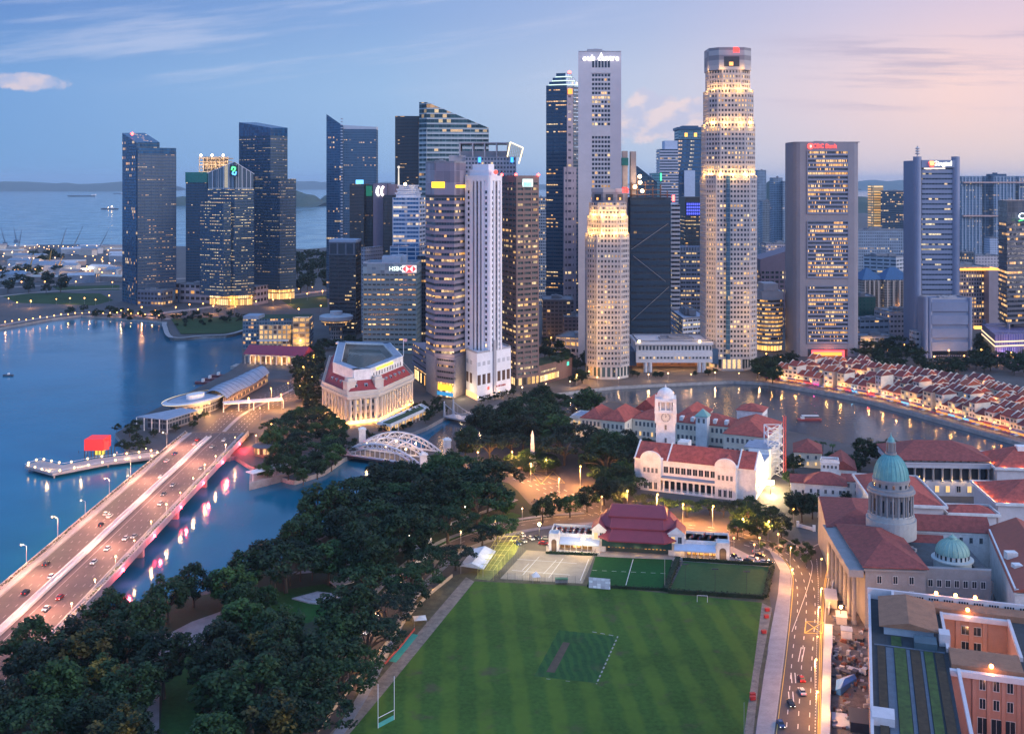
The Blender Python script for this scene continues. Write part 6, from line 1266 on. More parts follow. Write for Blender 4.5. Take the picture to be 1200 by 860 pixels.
for dy in(0,9):
 for x in(x0,x1):k.tube((x,580+dy,0),(x,580+dy,27),.28,n=5)
 for i in range(6):k.tube((x0,580+dy,i*4.5),(x1,580+dy,i*4.5+4.5),.2,n=4);k.tube((x1,580+dy,i*4.5),(x0,580+dy,i*4.5+4.5),.2,n=4);k.tube((x0,580+dy,i*4.5+4.5),(x1,580+dy,i*4.5+4.5),.24,n=4)
for x in(x0,x1):
 for i in range(7):k.tube((x,580,i*4.5),(x,589,i*4.5),.2,n=4)
obj('lattice',k,WST,t);k=MB();xm=XW(919.5,578)
for dx in(-.6,.6):
 for dy in(-.6,.6):k.tube((xm+dx,578+dy,0),(xm+dx,578+dy,34),.12,n=4)
for i in range(16):k.tube((xm-.6,577.4,i*2.1),(xm+.6,577.4,i*2.1+2.1),.08,n=4);k.tube((xm-.6,578.6,i*2.1+2.1),(xm+.6,577.4,i*2.1),.08,n=4)
obj('mast',k,mat('mast_red',(.45,.05,.04),.6,var=.1),t)
fpz=P(903,579);t=thing('flood_lamp_stand','blazing floodlight on a stand lighting the theatre flank and lattice','floodlight',(fpz[0],fpz[1],0));obj('stand',MB().tube((fpz[0],fpz[1],0),(fpz[0],fpz[1],5),.2,n=6),DARKM,t);obj('lamp',MB().rbox(fpz[0],fpz[1],3.4,.7,.2,5,7),glow('flood_white',(1,.80,.42),60),t);point((fpz[0],fpz[1]-2,6),42000,(1,.68,.30),1.,t);point((fpz[0]+4,fpz[1]+12,5),26000,(1,.68,.30),1.,t)
# ---------------------------------------------------------------- long museum by the river
O=P(670,511);E=P(735,518);AM,aa=Frame(O,(E[0]-O[0],E[1]-O[1]));t=thing('river_museum','cream colonial museum of joined wings with red hipped roofs by the river','museum',(*AM(60,25),0))
def wing(u0,u1,v0,v1,h,rh,n=0,side=0,kind='hip',wall=CREAM,lit=.06):
 q=qd(AM,u0,u1,v0,v1);hall('','',q,h,rh,wall,TERRA,.5,root=t,kind=kind)
 if n:windows(t,AM(u0,v0),AM(u1,v0),n,(2.,8.0),1.3,2.7,lit,int(u0+50),.05);windows(t,AM(u0,v0),AM(u1,v0),n,(8.2,),1.2,2.2,0,3,.05)if False else None
 if side:windows(t,AM(u1,v0),AM(u1,v1),side,(2.,8.),1.3,2.7,lit,int(u1+90),.06)
wing(6,20,0,26,12.5,5.5,5);wing(20.4,36,-2.2,30,13,6.,5,3);wing(36.3,62,12,34,12.5,5,9);wing(62.3,98,14,36,12.5,5,12);wing(98.5,124,-6,38,13,6.5,8,9);wing(30,46,34.2,60,13,7,0,8,'gable',PLAST);wing(60,76,20.5,56,12.8,6.2,0)
q=qd(AM,-2,5.8,4,20);hall('','',q,11.5,0,PLAST,SLATEB,root=t,kind='flat');columns(t,AM(-2.8,5),AM(-2.8,19),6,0,9.5,.5,PLAST);k=MB();bx(k,AM,-3.6,-1.9,4,20,9.5,11);obj('portico_beam',k,PLAST,t);windows(t,AM(-2,4),AM(5.8,4),2,(1.5,6.8),1.3,2.6,.9,3)
q=qd(AM,78,85,8,15);hall('','',q,18.5,4.2,PLAST,COPPER2,root=t);windows(t,AM(78,8),AM(85,8),2,(14.4,),1.2,2.6,0);q=qd(AM,96,112,39,54);hall('','',q,18,3.4,PLAST,TERRA,root=t);windows(t,AM(112,39),AM(112,54),5,(13,),1.,1.6,0)
for i in range(5):k=MB();bx(k,AM,66+i*7,68+i*7,14.5,19,13.2,15.6);dm=obj('dormer',k,PLAST,t)
for u,v in((-6,2),(2,-3),(16,-4),(-6,16)):point((*AM(u,v),2),1100,(1,.6,.25),.4,t)
# ---------------------------------------------------------------- club pavilion
O=P(643,645.5);E=P(855,658);CL,ca_=Frame(O,(E[0]-O[0],E[1]-O[1]));U=math.hypot(E[0]-O[0],E[1]-O[1]);t=thing('club_pavilion','club pavilion with tiered maroon roof between two white arcaded terraces','clubhouse',(*CL(U/2,12),0))
for a,b in((0,18.5),(58.5,U)):
 k=MB()
 q=qd(CL,a,b,4.5,17);k.prism(q,0,5.6,0);k.prism(offset(q,-.3),5.2,5.6,0,bot=True);ring_wall(k,q,5.55,6.7,.35)
 c0,c1=(a,a+4.4)if a==0 else(b-5.5,b);k.prism(qd(CL,c0,c1,0,5),0,6.9,0);ring_wall(k,qd(CL,c0,c1,0,5),6.8,7.8,.35)
 obj('terrace_wall',k,PLAST,t)
for a,b in((4.6,22),(54,U-5.7)):
 k=MB();k.prism(qd(CL,a,b,-.6,4.6),4.0,[4.0,4.0,5.4,5.4]if area(qd(CL,a,b,-.6,4.6))>0 else 5,0);k=MB();p=[CL(a,-.8),CL(b,-.8),CL(b,4.7),CL(a,4.7)];k.face([(*p[0],3.9),(*p[1],3.9),(*p[2],5.3),(*p[3],5.3)]);k.face([(*p[0],3.88),(*p[3],5.28),(*p[2],5.28),(*p[1],3.88)]);k.face([(*p[0],3.4),(*p[1],3.4),(*p[1],3.9),(*p[0],3.9)]);obj('awning',k,mat('pale_blue_awning',(.50,.58,.70),.7,var=.08),t)
 columns(t,CL(a,-.4),CL(b,-.4),8,0,3.8,.16,PLAST,'awning_post');k=MB();bx(k,CL,a,b,-.7,-.4,.1,.95);obj('balustrade',k,PLAST,t)
 obj('dining_glow',MB().prism(qd(CL,a,b,4.15,4.45),.3,3.7,0,top=False),facade('dining',(.3,.2,.1),(.25,.15,.06),3.5,1.8,.75,.85,.72,1.5,.85),t)
 for f in(.15,.4,.65,.9):point((*CL(a+(b-a)*f,1.6),2.6),190,(1,.55,.2),.25,t)
for u in(1.0,3.0):pass
for u0,u1 in((1.2,3.4),(U-4.2,U-1.4)):k=MB();bx(k,CL,u0,u1,-.12,.2,.1,4.2);k.tube((*CL((u0+u1)/2,-.12),4.2),(*CL((u0+u1)/2,.2),4.2),(u1-u0)/2,n=16);obj('shaded_arch',k,mat('arch_shadow',(.10,.07,.05),.8,var=.2),t);point((*CL((u0+u1)/2,-1.5),3),260,(1,.6,.3),.2,t)  # arch opening is a dark panel, its shade put into the colour
for u0,u1 in((18.6,24.5),(51.5,58.4)):
 q=qd(CL,u0,u1,3.4,14);k=MB().prism(q,0,9.2,0);obj('gable_house',k,PLAST,t);obj('gable_roof',MB().gable(q,9.2,2.9,.5,m=0,axis='long',mw=1),[REDMET,PLAST],t);windows(t,CL(u0,3.4),CL(u1,3.4),2,(5.4,),1.5,2.7,.4,int(u0),.08)
hq=qd(CL,24.6,51.4,5,24);obj('hall_wall',MB().prism(hq,0,9,0),mat('dark_timber',(.05,.075,.07),.8,var=.2),t)
obj('verandah_glow',MB().prism(qd(CL,25,51,4.2,4.6),.2,3.4,0,top=False),facade('verandah',(.03,.05,.05),(.25,.15,.06),3.6,1.6,.5,.55,.5,1.5,.9),t);obj('green_blind',MB().prism(qd(CL,23,53,1.4,1.6),3.0,6.2,0,bot=True),mat('green_blind',(.012,.05,.05),.9,var=.2),t)
def hexr(u0,u1,v0,v1,c):return[CL(u0+c,v0),CL(u1-c,v0),CL(u1,v0+c),CL(u1,v1-c),CL(u1-c,v1),CL(u0+c,v1),CL(u0,v1-c),CL(u0,v0+c)]
for(o0_,z0,o1_,z1)in(((19,57,-1.5,29,7),6.6,(22,54,4.5,25,5.5),10.4),((20.5,55.5,3.6,26,6),10.6,(24,52,9,22,3),14.2),((25,51,8,22.5,.6),14.3,(26.5,49.5,14.6,15.6,.3),17.6)):
 k=loft(MB(),hexr(*o0_),z0,hexr(*o1_),z1);k.face([(*p,z1)for p in ccw(hexr(*o1_))]);k.face([(*p,z0-.02)for p in ccw(hexr(*o0_))[::-1]]);k.prism(hexr(*o0_),z0-.5,z0-.03,0,top=False);obj('roof_tier',k,REDMET,t);ring=MB()
 a1,a2=ccw(hexr(*o0_)),ccw(hexr(*o1_))
 for p,q in zip(a1,a2):ring.tube((*p,z0+.05),(*q,z1+.05),.14,n=4)
 obj('roof_hip',ring,mat('ridge_red',(.34,.07,.08),.6,var=.1),t)
for f in(.2,.5,.8):point((*CL(24.6+27*f,.5),2.4),240,(1,.6,.25),.3,t)
# ---------------------------------------------------------------- domed court building
zr=22.;SBx=[(127.5,385),(148.5,383),(153,430),(132,432)]
t=thing('domed_courthouse','stone courthouse with large turquoise copper dome and dark red roofs','courthouse',(152,425,0));k=MB().prism(SBx,0,zr,0);k.prism(offset(SBx,-.6),zr-1.6,zr-.8,0,bot=True);k.prism([(148.6,386),(172,383),(173,385),(149,388)],0,21,0);k.prism([(130,432.1),(153,430.1),(158,470),(136,474)],0,21,0);obj('wall',k,STONE,t)
obj('front_roof',MB().hip(SBx,zr,4.6,1.0,ridge=.38),TERRA2,t);windows(t,SBx[0],SBx[1],3,(16,10.8),1.5,2.6,0,2,.1);windows(t,(148.6,386),(172,383),7,(14.5,),1.5,2.4,0,2,.05)
for v in range(7):y=388+v*7.5;x=126.3+(y-385)*.096;obj('portico_column',MB().lathe([(1.1,0),(1.1,1),(.85,1.2),(.75,17),(1.2,18)],12,x-2.2,y),STONE,t)
k=MB().prism([(121.6,385),(126.8,384.6),(132,436),(127,436.6)],18,20.6,0,bot=True);obj('portico_entablature',k,STONE,t)
cx_,cy_=151.0,425.0;zz=lambda py:160-(py-215)*cy_/1250;k=MB().lathe([(9.6,20),(9.6,zz(606)),(8.9,zz(606)),(8.9,zz(601)),(8.4,zz(601)),(8.4,zz(599))],32,cx_,cy_);obj('drum_base',k,mat('pale_granite',(.36,.37,.37),.75,var=.12),t)
obj('drum',MB().lathe([(7.4,zz(600)),(7.4,zz(576))],32,cx_,cy_),STONE,t);k=MB()
for i in range(24):a_=i*math.pi/12;k.tube((cx_+8.2*math.cos(a_),cy_+8.2*math.sin(a_),zz(600)),(cx_+8.2*math.cos(a_),cy_+8.2*math.sin(a_),zz(576)),.42,n=8)
obj('drum_column',k,STONE,t);k=MB()
for i in range(12):a_=(i+.5)*math.pi/6;k.rbox(cx_+7.42*math.cos(a_),cy_+7.42*math.sin(a_),.2,1.5,a_,zz(596),zz(582))
obj('drum_niche',k,WINDK,t);obj('cornice',MB().lathe([(8.2,zz(576)),(9.2,zz(575)),(9.2,zz(573)),(8.6,zz(572.5)),(8.6,zz(569.5)),(7.0,zz(569.4))],32,cx_,cy_),STONE,t)
obj('attic_ring',MB().lathe([(6.9,zz(570)),(6.9,zz(562)),(7.2,zz(561.5)),(7.2,zz(559.5)),(6.7,zz(559))],32,cx_,cy_),STONE,t);k=MB()
for i in range(16):a_=(i+.5)*math.pi/8;k.rbox(cx_+6.92*math.cos(a_),cy_+6.92*math.sin(a_),.2,.8,a_,zz(568),zz(564))
obj('attic_window',k,WINDK,t)
Rd,hd=6.65,zz(531)-zz(559.5);k=MB();pr=[(Rd*math.cos(i*math.pi/24),zz(559.5)+hd*math.sin(i*math.pi/24))for i in range(11)]+[(1.6,zz(531)+.05)];k.lathe(pr,32,cx_,cy_)
obj('dome',k,COPPER,t,smooth=True);k=MB()
for i in range(24):
 a_=i*math.pi/12;k.path([(cx_+(r+.06)*math.cos(a_),cy_+(r+.06)*math.sin(a_),z)for r,z in pr],.12,4)
obj('dome_rib',k,mat('rib_verdigris',(.15,.38,.38),.6,var=.1),t);obj('lantern',MB().lathe([(2.2,zz(532)),(2.2,zz(529.5)),(1.3,zz(529.4)),(1.3,zz(519)),(1.9,zz(518.6)),(1.9,zz(517.4)),(1.2,zz(517))],16,cx_,cy_),STONE,t);obj('lantern_cap',MB().lathe([(1.5,zz(517.2)),(1.2,zz(513.8)),(.5,zz(512)),(.12,zz(509)),(.02,zz(506))],12,cx_,cy_),COPPER,t);k=MB()
for i in range(8):a_=i*math.pi/4;k.tube((cx_+1.75*math.cos(a_),cy_+1.75*math.sin(a_),zz(529)),(cx_+1.75*math.cos(a_),cy_+1.75*math.sin(a_),zz(518.6)),.2,n=6)
obj('lantern_column',k,STONE,t)
obj('link_roof',MB().hip([(128,433),(154,431),(160,470),(137,474)],21,3.6,.5),TERRA2,t)
t=thing('small_domed_library','small pale green ribbed dome on a round drum over dark flat roof','building',(163.5,396,0));cx_,cy_=163.5,396;q=[(149.5,388.6),(174,385.6),(178,424),(154,428)];obj('wall',MB().prism(q,0,16.5,0,mt=1),[STONE,mat('dark_flat_roof',(.05,.07,.085),.85,var=.3,scale=.4)],t);obj('drum',MB().lathe([(6.6,16.4),(6.6,20.6),(7.4,20.7),(7.4,21.2),(5.8,21.3),(5.8,23)],28,cx_,cy_),mat('pale_drum',(.44,.50,.50),.7,var=.12),t);pr=[(5.9*math.cos(i*math.pi/22),23+5.3*math.sin(i*math.pi/22))for i in range(10)]+[(1.4,28.3),(1.4,28.9),(.5,29.4),(.05,30.2)];obj('dome',MB().lathe(pr,28,cx_,cy_),COPPER2,t,smooth=True);k=MB()
for i in range(20):a_=i*math.pi/10;k.path([(cx_+(r+.05)*math.cos(a_),cy_+(r+.05)*math.sin(a_),z)for r,z in pr[:10]],.13,4)
obj('dome_rib',k,mat('rib_pale_verdigris',(.27,.43,.37),.6,var=.1),t);k=MB()
for i in range(20):a_=(i+.5)*math.pi/10;k.rbox(cx_+5.8*math.cos(a_),cy_+5.8*math.sin(a_),.3,.6,a_,21.5,23.0)
obj('dome_window',k,WINDK,t);k=MB()
for i in range(14):k.path([(172.6+.25*i*.2,389+i*2.3,16.5),(173,389+i*2.3,18.4),(176,389+i*2.3,18.4)],.5,4)
obj('barrel_vault',MB().prism([(170,389),(174,388.6),(178,422),(174,423)],16.5,18.6,0),mat('dark_flat_roof'),t)
r=random.Random(5);k=MB()
for i in range(14):x,y=r.uniform(150.5,157),r.uniform(391,420);k.rbox(x,y,r.uniform(.8,2),r.uniform(.8,2),r.random(),16.5,16.5+r.uniform(.6,1.6))
obj('roof_units',k,STEEL,t)
t=hall('court_rear_wing','rear court wing with mottled dark red roof and small upper windows',[(155,434),(192,428.5),(194,441),(157,447)],19.5,4.5,PLAST,TERRA2,kind='gable');windows(t,(155,434),(192,428.5),9,(15.2,),1.2,2.2,0,1,.04)
t=hall('court_inner_wing','short inner court wing with dark red roof behind the small dome',[(156,428),(172,425.6),(173,431),(157,433.6)],16,2.6,PLAST,TERRA2,kind='gable');windows(t,(156,428),(172,425.6),4,(12,),1.2,2,0)
t=hall('court_side_wing','large plain brick-red sloping roof of side wing at right frame edge',[(172.5,366),(201,360),(214,428),(193,433)],20,5,PLAST,mat('brick_red_roof',(.33,.085,.055),.8,var=.14,scale=.4),kind='gable');obj('gutter',ring_wall(MB(),[(172.5,366),(201,360),(214,428),(193,433)],19.5,20.9,.6),PLAST,t);obj('roof_hatch',MB().box(183,187,394,397,20,23.6).box(181,184,384,387,20,22.6),PLAST,t);windows(t,(172.5,366),(201,360),5,(14,),1.3,2.4,0)
# ---------------------------------------------------------------- civic hall with courtyards, bottom right
CH0,ch=Frame((120.7,361.7),(.95,-.31));CHf=lambda u,v:CH0(u,-v);zc=20.;BRN=mat('brown_roof',(.29,.145,.085),.85,var=.22,scale=.3);LILAC=mat('lilac_wall',(.60,.56,.58),.75,var=.08);PEACH=mat('peach_plaster',(.42,.24,.19),.75,var=.08)
t=thing('civic_hall','long civic hall with brown roofs, garden strips and lit courtyards','civic hall',(*CHf(30,45),0));DKR=mat('dark_gravel_roof',(.035,.045,.055),.9,var=.35,scale=.4)
k=MB()
for a in((0,95,0,8.6),(0,22,8.61,98),(22.01,42,38,51),(42.01,95,8.61,51),(46,95,51.01,98)):k.prism(qd(CHf,*a),0,zc,0,mt=1)
obj('wall',k,[PEACH,DKR],t);k=MB();ring_wall(k,qd(CHf,0,95,0,98),zc-.02,zc+3.0,.8)if False else None
k=MB();k.wallbox(CHf(95,0),CHf(0,0),.9,zc-.02,zc+3.2,0);k.wallbox(CHf(0,0),CHf(0,98),.8,zc-.02,zc+1.6,0);k.prism(qd(CHf,-.2,8,.9,1.5),zc,zc+3.4,0);k.prism(qd(CHf,7.4,8.2,1.5,7),zc,zc+3.4,0);k.prism(qd(CHf,.3,6,84,90),zc,zc+2.2,0)
obj('parapet',k,LILAC,t);k=MB()
for i in range(17):
 for j in range(4):u=10+i*4.6+j*.8;k.prism(qd(CHf,u,u+.5,.95,1.0),zc+1.5,zc+2.2,0)
obj('parapet_vents',k,WINDK,t)
def chroof(nm,a,h,kind='gable',ax=None,m=BRN,z=zc):obj(nm,MB().gable(qd(CHf,*a),z+1.6,h,.5,axis=ax)if kind=='gable' else MB().prism(qd(CHf,*a),z-.01,z+1.9,0),m,t)
k=MB().prism(qd(CHf,4.5,19,8.5,30),zc,zc+2.6,0);obj('loft_wall',k,mat('loft_blue_white',(.42,.48,.55),.8,var=.12),t);obj('loft_roof',MB().gable(qd(CHf,3.6,20,6.6,30.6),zc+2.6,1.7,.5),BRN,t)
chroof('rear_roof',(20.4,94,1.9,8.3),1.5,'slab');chroof('bridge_roof',(22.5,41.5,38.6,50.4),1.2,'slab')
obj('roof_house',MB().prism(qd(CHf,13,19.4,33,39),zc,zc+2.2,0),mat('teal_shed',(.05,.10,.13),.7,var=.2),t);obj('lift_house',MB().prism(qd(CHf,20.3,23.4,29.5,34),zc-.01,zc+3.6,0),LILAC,t)
for i,(a,b,c_)in enumerate(((2.4,4.6,'brown'),(7.2,10.4,'green'),(11.8,14.4,'brown'),(15.6,18,'green'),(18.6,21,'brown'))):obj('garden_strip',MB().prism(qd(CHf,a,b,40,97),zc,zc+.35,0),mat('sedum_'+c_,(.045,.085,.02)if c_=='green' else(.05,.035,.02),.95,var=.5,scale=.5),t)
obj('garden_strip',MB().prism(qd(CHf,6.5,9.4,31.6,38.5),zc,zc+.35,0),mat('sedum_green'),t);obj('roof_path',MB().prism(qd(CHf,1.5,21.5,38.8,39.6),zc,zc+.3,0).prism(qd(CHf,4.8,7.,40,97),zc-.01,zc+.12,0).prism(qd(CHf,10.6,11.6,40,97),zc,zc+.15,0).prism(qd(CHf,14.6,15.4,40,97),zc,zc+.15,0),mat('slate_path',(.09,.12,.16),.85,var=.2),t)
for(u0,u1,v)in((22.3,42,8.6),(22,46,51)):
 if v<10:
  k=MB();k.prism(qd(CHf,u0-.1,u1+.2,v+.01,v+1.6),zc-.6,zc+.9,0,bot=True);obj('courtyard_cornice',k,LILAC,t);k=MB()
  for u in(27.5,31.5,35.5):k.prism(qd(CHf,u-.7,u+.7,v+.01,v+.7),0,zc-.5,0)
  obj('courtyard_pilaster',k,PEACH,t);A,B=CHf(28,v),CHf(35,v);windows(t,A,B,2,(4.6,9.6,14.6),2.4,2.6,0,1,.02)
 else:
  k=MB();k.prism(qd(CHf,u0-.1,u1+.2,v+.01,v+1.6),zc-.6,zc+1.0,0,bot=True);obj('courtyard_cornice',k,LILAC,t);k=MB()
  for u in(28.4,32.2,36.,40.):k.prism(qd(CHf,u-.5,u+.5,v+.01,v+.8),0,zc-.5,0)
  obj('courtyard_pilaster',k,PEACH,t);windows(t,CHf(28.6,v),CHf(39.8,v),3,(16,10.6),1.5,2.8,0,1,.02);windows(t,CHf(28.6,v),CHf(39.8,v),3,(3.4,),2.6,4.6,0,1,.02)
k=MB();k.wallbox(CHf(22,9),CHf(22,38),.9,zc-.02,zc+1.2,0,0);k.wallbox(CHf(42.9,38),CHf(42.9,9),.9,zc-.02,zc+1.2,0);k.wallbox(CHf(22.9,51),CHf(22.9,98),.9,zc-.02,zc+1.2,0,.9);k.wallbox(CHf(46.9,98),CHf(46.9,51),.9,zc-.02,zc+1.2,0);obj('courtyard_coping',k,LILAC,t)
for i,(u,v,z)in enumerate(((21.5,.2,zc+3.8),(27.5,.2,zc+3.8),(33.5,.2,zc+3.8),(30.5,8.2,zc+2.4),(33,50.2,zc+2.6))):
 p=CHf(u,v);fl=obj('flood_lamp',MB().ball((p[0],p[1],z),.62),glow('sodium_lamp',(1,.36,.07),26),t);point((*CHf(u,v+(2.2 if v>1 else-1.6)),z-(.9 if v>1 else-.3)),600 if v>1 else 500,(1,.40,.13),.4,t)
point((*CHf(32,24),12),4200,(1,.48,.22),1.,t);point((*CHf(34,68),12),3800,(1,.44,.28),1.,t)
# ---------------------------------------------------------------- assembly buildings by the river, right
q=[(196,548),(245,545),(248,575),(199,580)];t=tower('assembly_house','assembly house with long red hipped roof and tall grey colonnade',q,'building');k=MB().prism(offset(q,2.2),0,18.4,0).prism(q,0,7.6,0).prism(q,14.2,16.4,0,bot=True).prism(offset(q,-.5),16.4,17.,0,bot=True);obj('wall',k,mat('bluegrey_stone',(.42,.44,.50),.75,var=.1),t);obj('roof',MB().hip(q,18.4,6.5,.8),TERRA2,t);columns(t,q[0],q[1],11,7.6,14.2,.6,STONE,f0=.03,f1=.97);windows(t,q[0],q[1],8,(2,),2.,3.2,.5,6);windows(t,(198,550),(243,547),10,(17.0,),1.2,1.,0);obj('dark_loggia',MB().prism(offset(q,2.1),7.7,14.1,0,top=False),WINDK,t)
for f in(.3,.5,.6,.7,.8):p=Vector(q[0]).lerp(Vector(q[1]),f);point((p.x,p.y-1.4,8.2),260,(1,.55,.2),.2,t)
for nm,lab,q,h,rh in(('court_roof_hall','broad red hip-roofed hall just right of the turquoise dome',[(166,486),(195,482),(200,530),(172,534)],14,6.5),('court_link_hall','small flat-walled hall with red roof in the assembly courtyard',[(198,482),(218,480),(219,492),(199,494)],11,2.6),('lit_roof_hall','hall with uplit glowing orange hipped roof at right frame edge',[(222,487),(262,482),(266,516),(226,522)],14,7),('upper_lit_roof_hall','farther uplit orange roof hall with white roof lantern, right edge',[(245.6,540),(285,536),(288,566),(249,571)],16,8)):
 t=hall(nm,lab,q,h,rh,mat('lilac_wall'),TERRA);obj('parapet',ring_wall(MB(),offset(q,-1.6),h-.6,h+.7,.6),PLAST,t)
 if 'lit' in nm:
  qq=offset(q,-.6)
  for i in range(2 if 'upper' in nm else 5):
   f=(i+.5)/(2 if 'upper' in nm else 5);p=Vector(qq[3]).lerp(Vector(qq[0]),f);point((p.x,p.y,h+1.1),420,(1,.35,.06),.25,t)
  for i in range(5):p=Vector(qq[0]).lerp(Vector(qq[1]),(i+.5)/5);point((p.x,p.y,h+1.1),330,(1,.35,.06),.25,t)
obj('roof_lantern',MB().rbox(266,552,10,5,-.1,22,24.4),PLAST,t)
def cot(nm,lab,px,py,w,d,h,rh,a=-.25,kind='hip',wall=PLAST,n=3,lit=0.,roof=TERRA2):
 p=P(px,py);q=rect(p[0],p[1]+d/2,w,d,a);t=hall(nm,lab,q,h,rh,wall,roof,kind=kind);c_=ccw(q);windows(t,c_[0],c_[1],n,(1.4,5.)if h>7.6 else(2.,),1.1,1.9,lit,int(px),.06);return t
cot('villa','cream villa with steep maroon hipped roof among trees by the river',952,548,15,20,8.6,5,wall=CREAM,lit=.3)
t=cot('arts_house','white arts house with L-shaped maroon roofs behind statue garden',972,590,20,15,9.6,4.4,n=5,kind='hip');p=P(988,572);q=rect(p[0]+3,p[1]+12,13,24,-.25);hall('','',q,9.6,4.6,PLAST,TERRA2,root=t,kind='gable');p=P(975,575);q=rect(p[0],p[1]+4,9,6,-.25);hall('','',q,15,0,PLAST,TERRA2,root=t,kind='flat');windows(t,ccw(q)[0],ccw(q)[1],4,(11.4,),1.,1.5,0)
cot('arts_annex','small white annex with maroon gable left of the arts house',944,583,12,10,7.4,3,kind='gable');cot('gate_lodge','small white lodge with maroon roof left of the big dome',1006,583,13,9,8,2.6,kind='gable')
p=P(964,621);t=thing('statue','dark statue on a white pedestal between white screen walls','statue',(p[0],p[1],0));obj('pedestal',MB().rbox(p[0],p[1],2.2,2.2,0,0,.5).rbox(p[0],p[1],1.5,1.5,0,.5,3.4).rbox(p[0],p[1],1.8,1.8,0,3.4,3.7),PLAST,t);obj('figure',MB().lathe([(.5,3.7),(.32,4.6),(.42,5.2),(.18,5.5),(.24,5.8),(.05,6.1)],10,p[0],p[1]),mat('bronze',(.06,.05,.035),.4,metal=.8,var=.2),t)
for a,b,lab in(((935,617),(954,622),'low white screen wall left of the statue'),((969,623),(989,626),'low white screen wall right of the statue')):
 A,B=Vector(P(*a)[:2]),Vector(P(*b)[:2]);t=thing('screen_wall',lab,'wall',(*((A+B)/2),0));k=MB();k.wallbox(A,B,.5,0,1.4,0);obj('panel',k,PLAST,t)
 for e in(A,B):obj('end_post',MB().rbox(e.x,e.y,1.3,1.3,-.2,0,2.6),PLAST,t)
p=P(624,545);t=thing('obelisk','slim white obelisk with lit base rising from the trees','obelisk',(p[0],p[1],0));k=MB().rbox(p[0],p[1],5,5,0,0,1.2).rbox(p[0],p[1],3.4,3.4,0,1.2,5);obj('base',k,PLAST,t);b0=rect(p[0],p[1],2.6,2.6);b1=rect(p[0],p[1],1.6,1.6);k=loft(MB(),b0,5,b1,17);loft(k,b1,17,rect(p[0],p[1],.05,.05),20);obj('shaft',k,PLAST,t);point((p[0],p[1]-4,2),350,(1,.75,.5),.3,t)
# ================================================================ shophouses along the quay
SHW=[mat('shop_wall_%d'%i,c,.75,var=.14,scale=.4)for i,c in enumerate(((.58,.54,.49),(.56,.47,.32),(.45,.50,.56),(.52,.33,.30),(.40,.46,.38),(.66,.60,.50),(.30,.34,.44)))]
SHN=['white','cream','pale blue','pink','pale green','ivory','slate blue']
SHR=[mat('shop_roof_%d'%i,c,.85,var=.3,scale=.7,bump=.3)for i,c in enumerate(((.32,.055,.035),(.22,.042,.036),(.37,.085,.045),(.17,.04,.036)))]
SRN=['brick-red','dark maroon','rust-red','plum']
SHG={}
def shop_light(i):
 cs=((1,.42,.08),(1,.55,.2),(1,.38,.08),(1,.5,.14),(1,.12,.12),(1,.34,.06),(1,.6,.3),(1,.42,.1),(.95,.1,.4),(1,.46,.1),(1,.3,.06),(.25,.7,1),(1,.5,.16),(1,.4,.08));c=cs[i%14];return glow('shop_glow_%d'%(i%14),c,1.1),c
def make_shop(i,w,d,h,floors,rh,front):
 t=thing('shophouse','x','shophouse');wm,rm=SHW[i%7],SHR[i%4]
 obj('wall',MB().box(-w/2+.1,w/2-.1,0,d,0,h),wm,t,world=False)
 obj('roof',MB().gable([(-w/2+.2,0),(w/2-.2,0),(w/2-.2,d),(-w/2+.2,d)],h,rh,.5,axis=None if w>d+1 else 'short'),rm,t,world=False)
 k=MB();k.box(-w/2,-w/2+.32,-.15,d+.1,0,h+.35);k.box(w/2-.32,w/2,-.15,d+.1,0,h+.35)
 for x in(-w/2,w/2-.32):
  p=[(x,-.3,h+.2),(x,d/2,h+rh+1.15),(x,d+.3,h+.2)];q=[(a+.32,b,c)for a,b,c in p]
  k.face(p[::-1]);k.face(q);k.face([p[0],p[1],q[1],q[0]]);k.face([p[1],p[2],q[2],q[1]])
 obj('party_wall',k,SHW[0]if i%3 else SHW[5],t,world=False)
 if front:
  for f in range(1,floors):
   for x in(-w*.25,w*.25):
    mw,mp=win_mesh(w*.28,1.7,(i*7+f*3+int(x>0))%4==0);o=inst('window',mw,t,(x,0,f*3.3+.9));inst('pane',mp,o)
  g,c=shop_light(i);obj('shopfront',MB().box(-w/2+.4,w/2-.4,-.06,.02,.3,2.7),g,t,world=False)
  aw=MB();aw.face([(-w/2+.1,-2.6,2.7),(w/2-.1,-2.6,2.7),(w/2-.1,0,3.5),(-w/2+.1,0,3.5)]);aw.face([(-w/2+.1,-2.6,2.66),(-w/2+.1,0,3.46),(w/2-.1,0,3.46),(w/2-.1,-2.6,2.66)]);obj('awning',aw,mat('awning_%d'%(i%4),((.30,.05,.06),(.08,.10,.26),(.5,.5,.52),(.12,.06,.14))[i%4],.8,var=.15),t,world=False)
 else:
  for x in(-w*.25,w*.25):mw,mp=win_mesh(w*.28,1.5,False);o=inst('window',mw,t,(x,0,h-2.6));inst('pane',mp,o)
 return t
QUAY=curve([P(x,y)[:2]for x,y in((893,446),(900,448),(960,458),(1020,470),(1080,486),(1130,500),(1180,514),(1240,532),(1300,548))],3)
def qoff(d):
 out=[]
 for i in range(len(QUAY)):
  e=(QUAY[min(i+1,len(QUAY)-1)]-QUAY[max(i-1,0)]).normalized();n=Vector((-e.y,e.x));out.append(QUAY[i]+n*d)
 return out
protos={}
r=random.Random(21);shop_rows=[(13.5,13,True,'riverfront row'),(34,12,False,'second row'),(55,13,True,'third row'),(76,12,False,'fourth row'),(96,12,True,'fifth row')]
def px_of(p):return CX+p[0]/p[1]*F
KIDP=[]
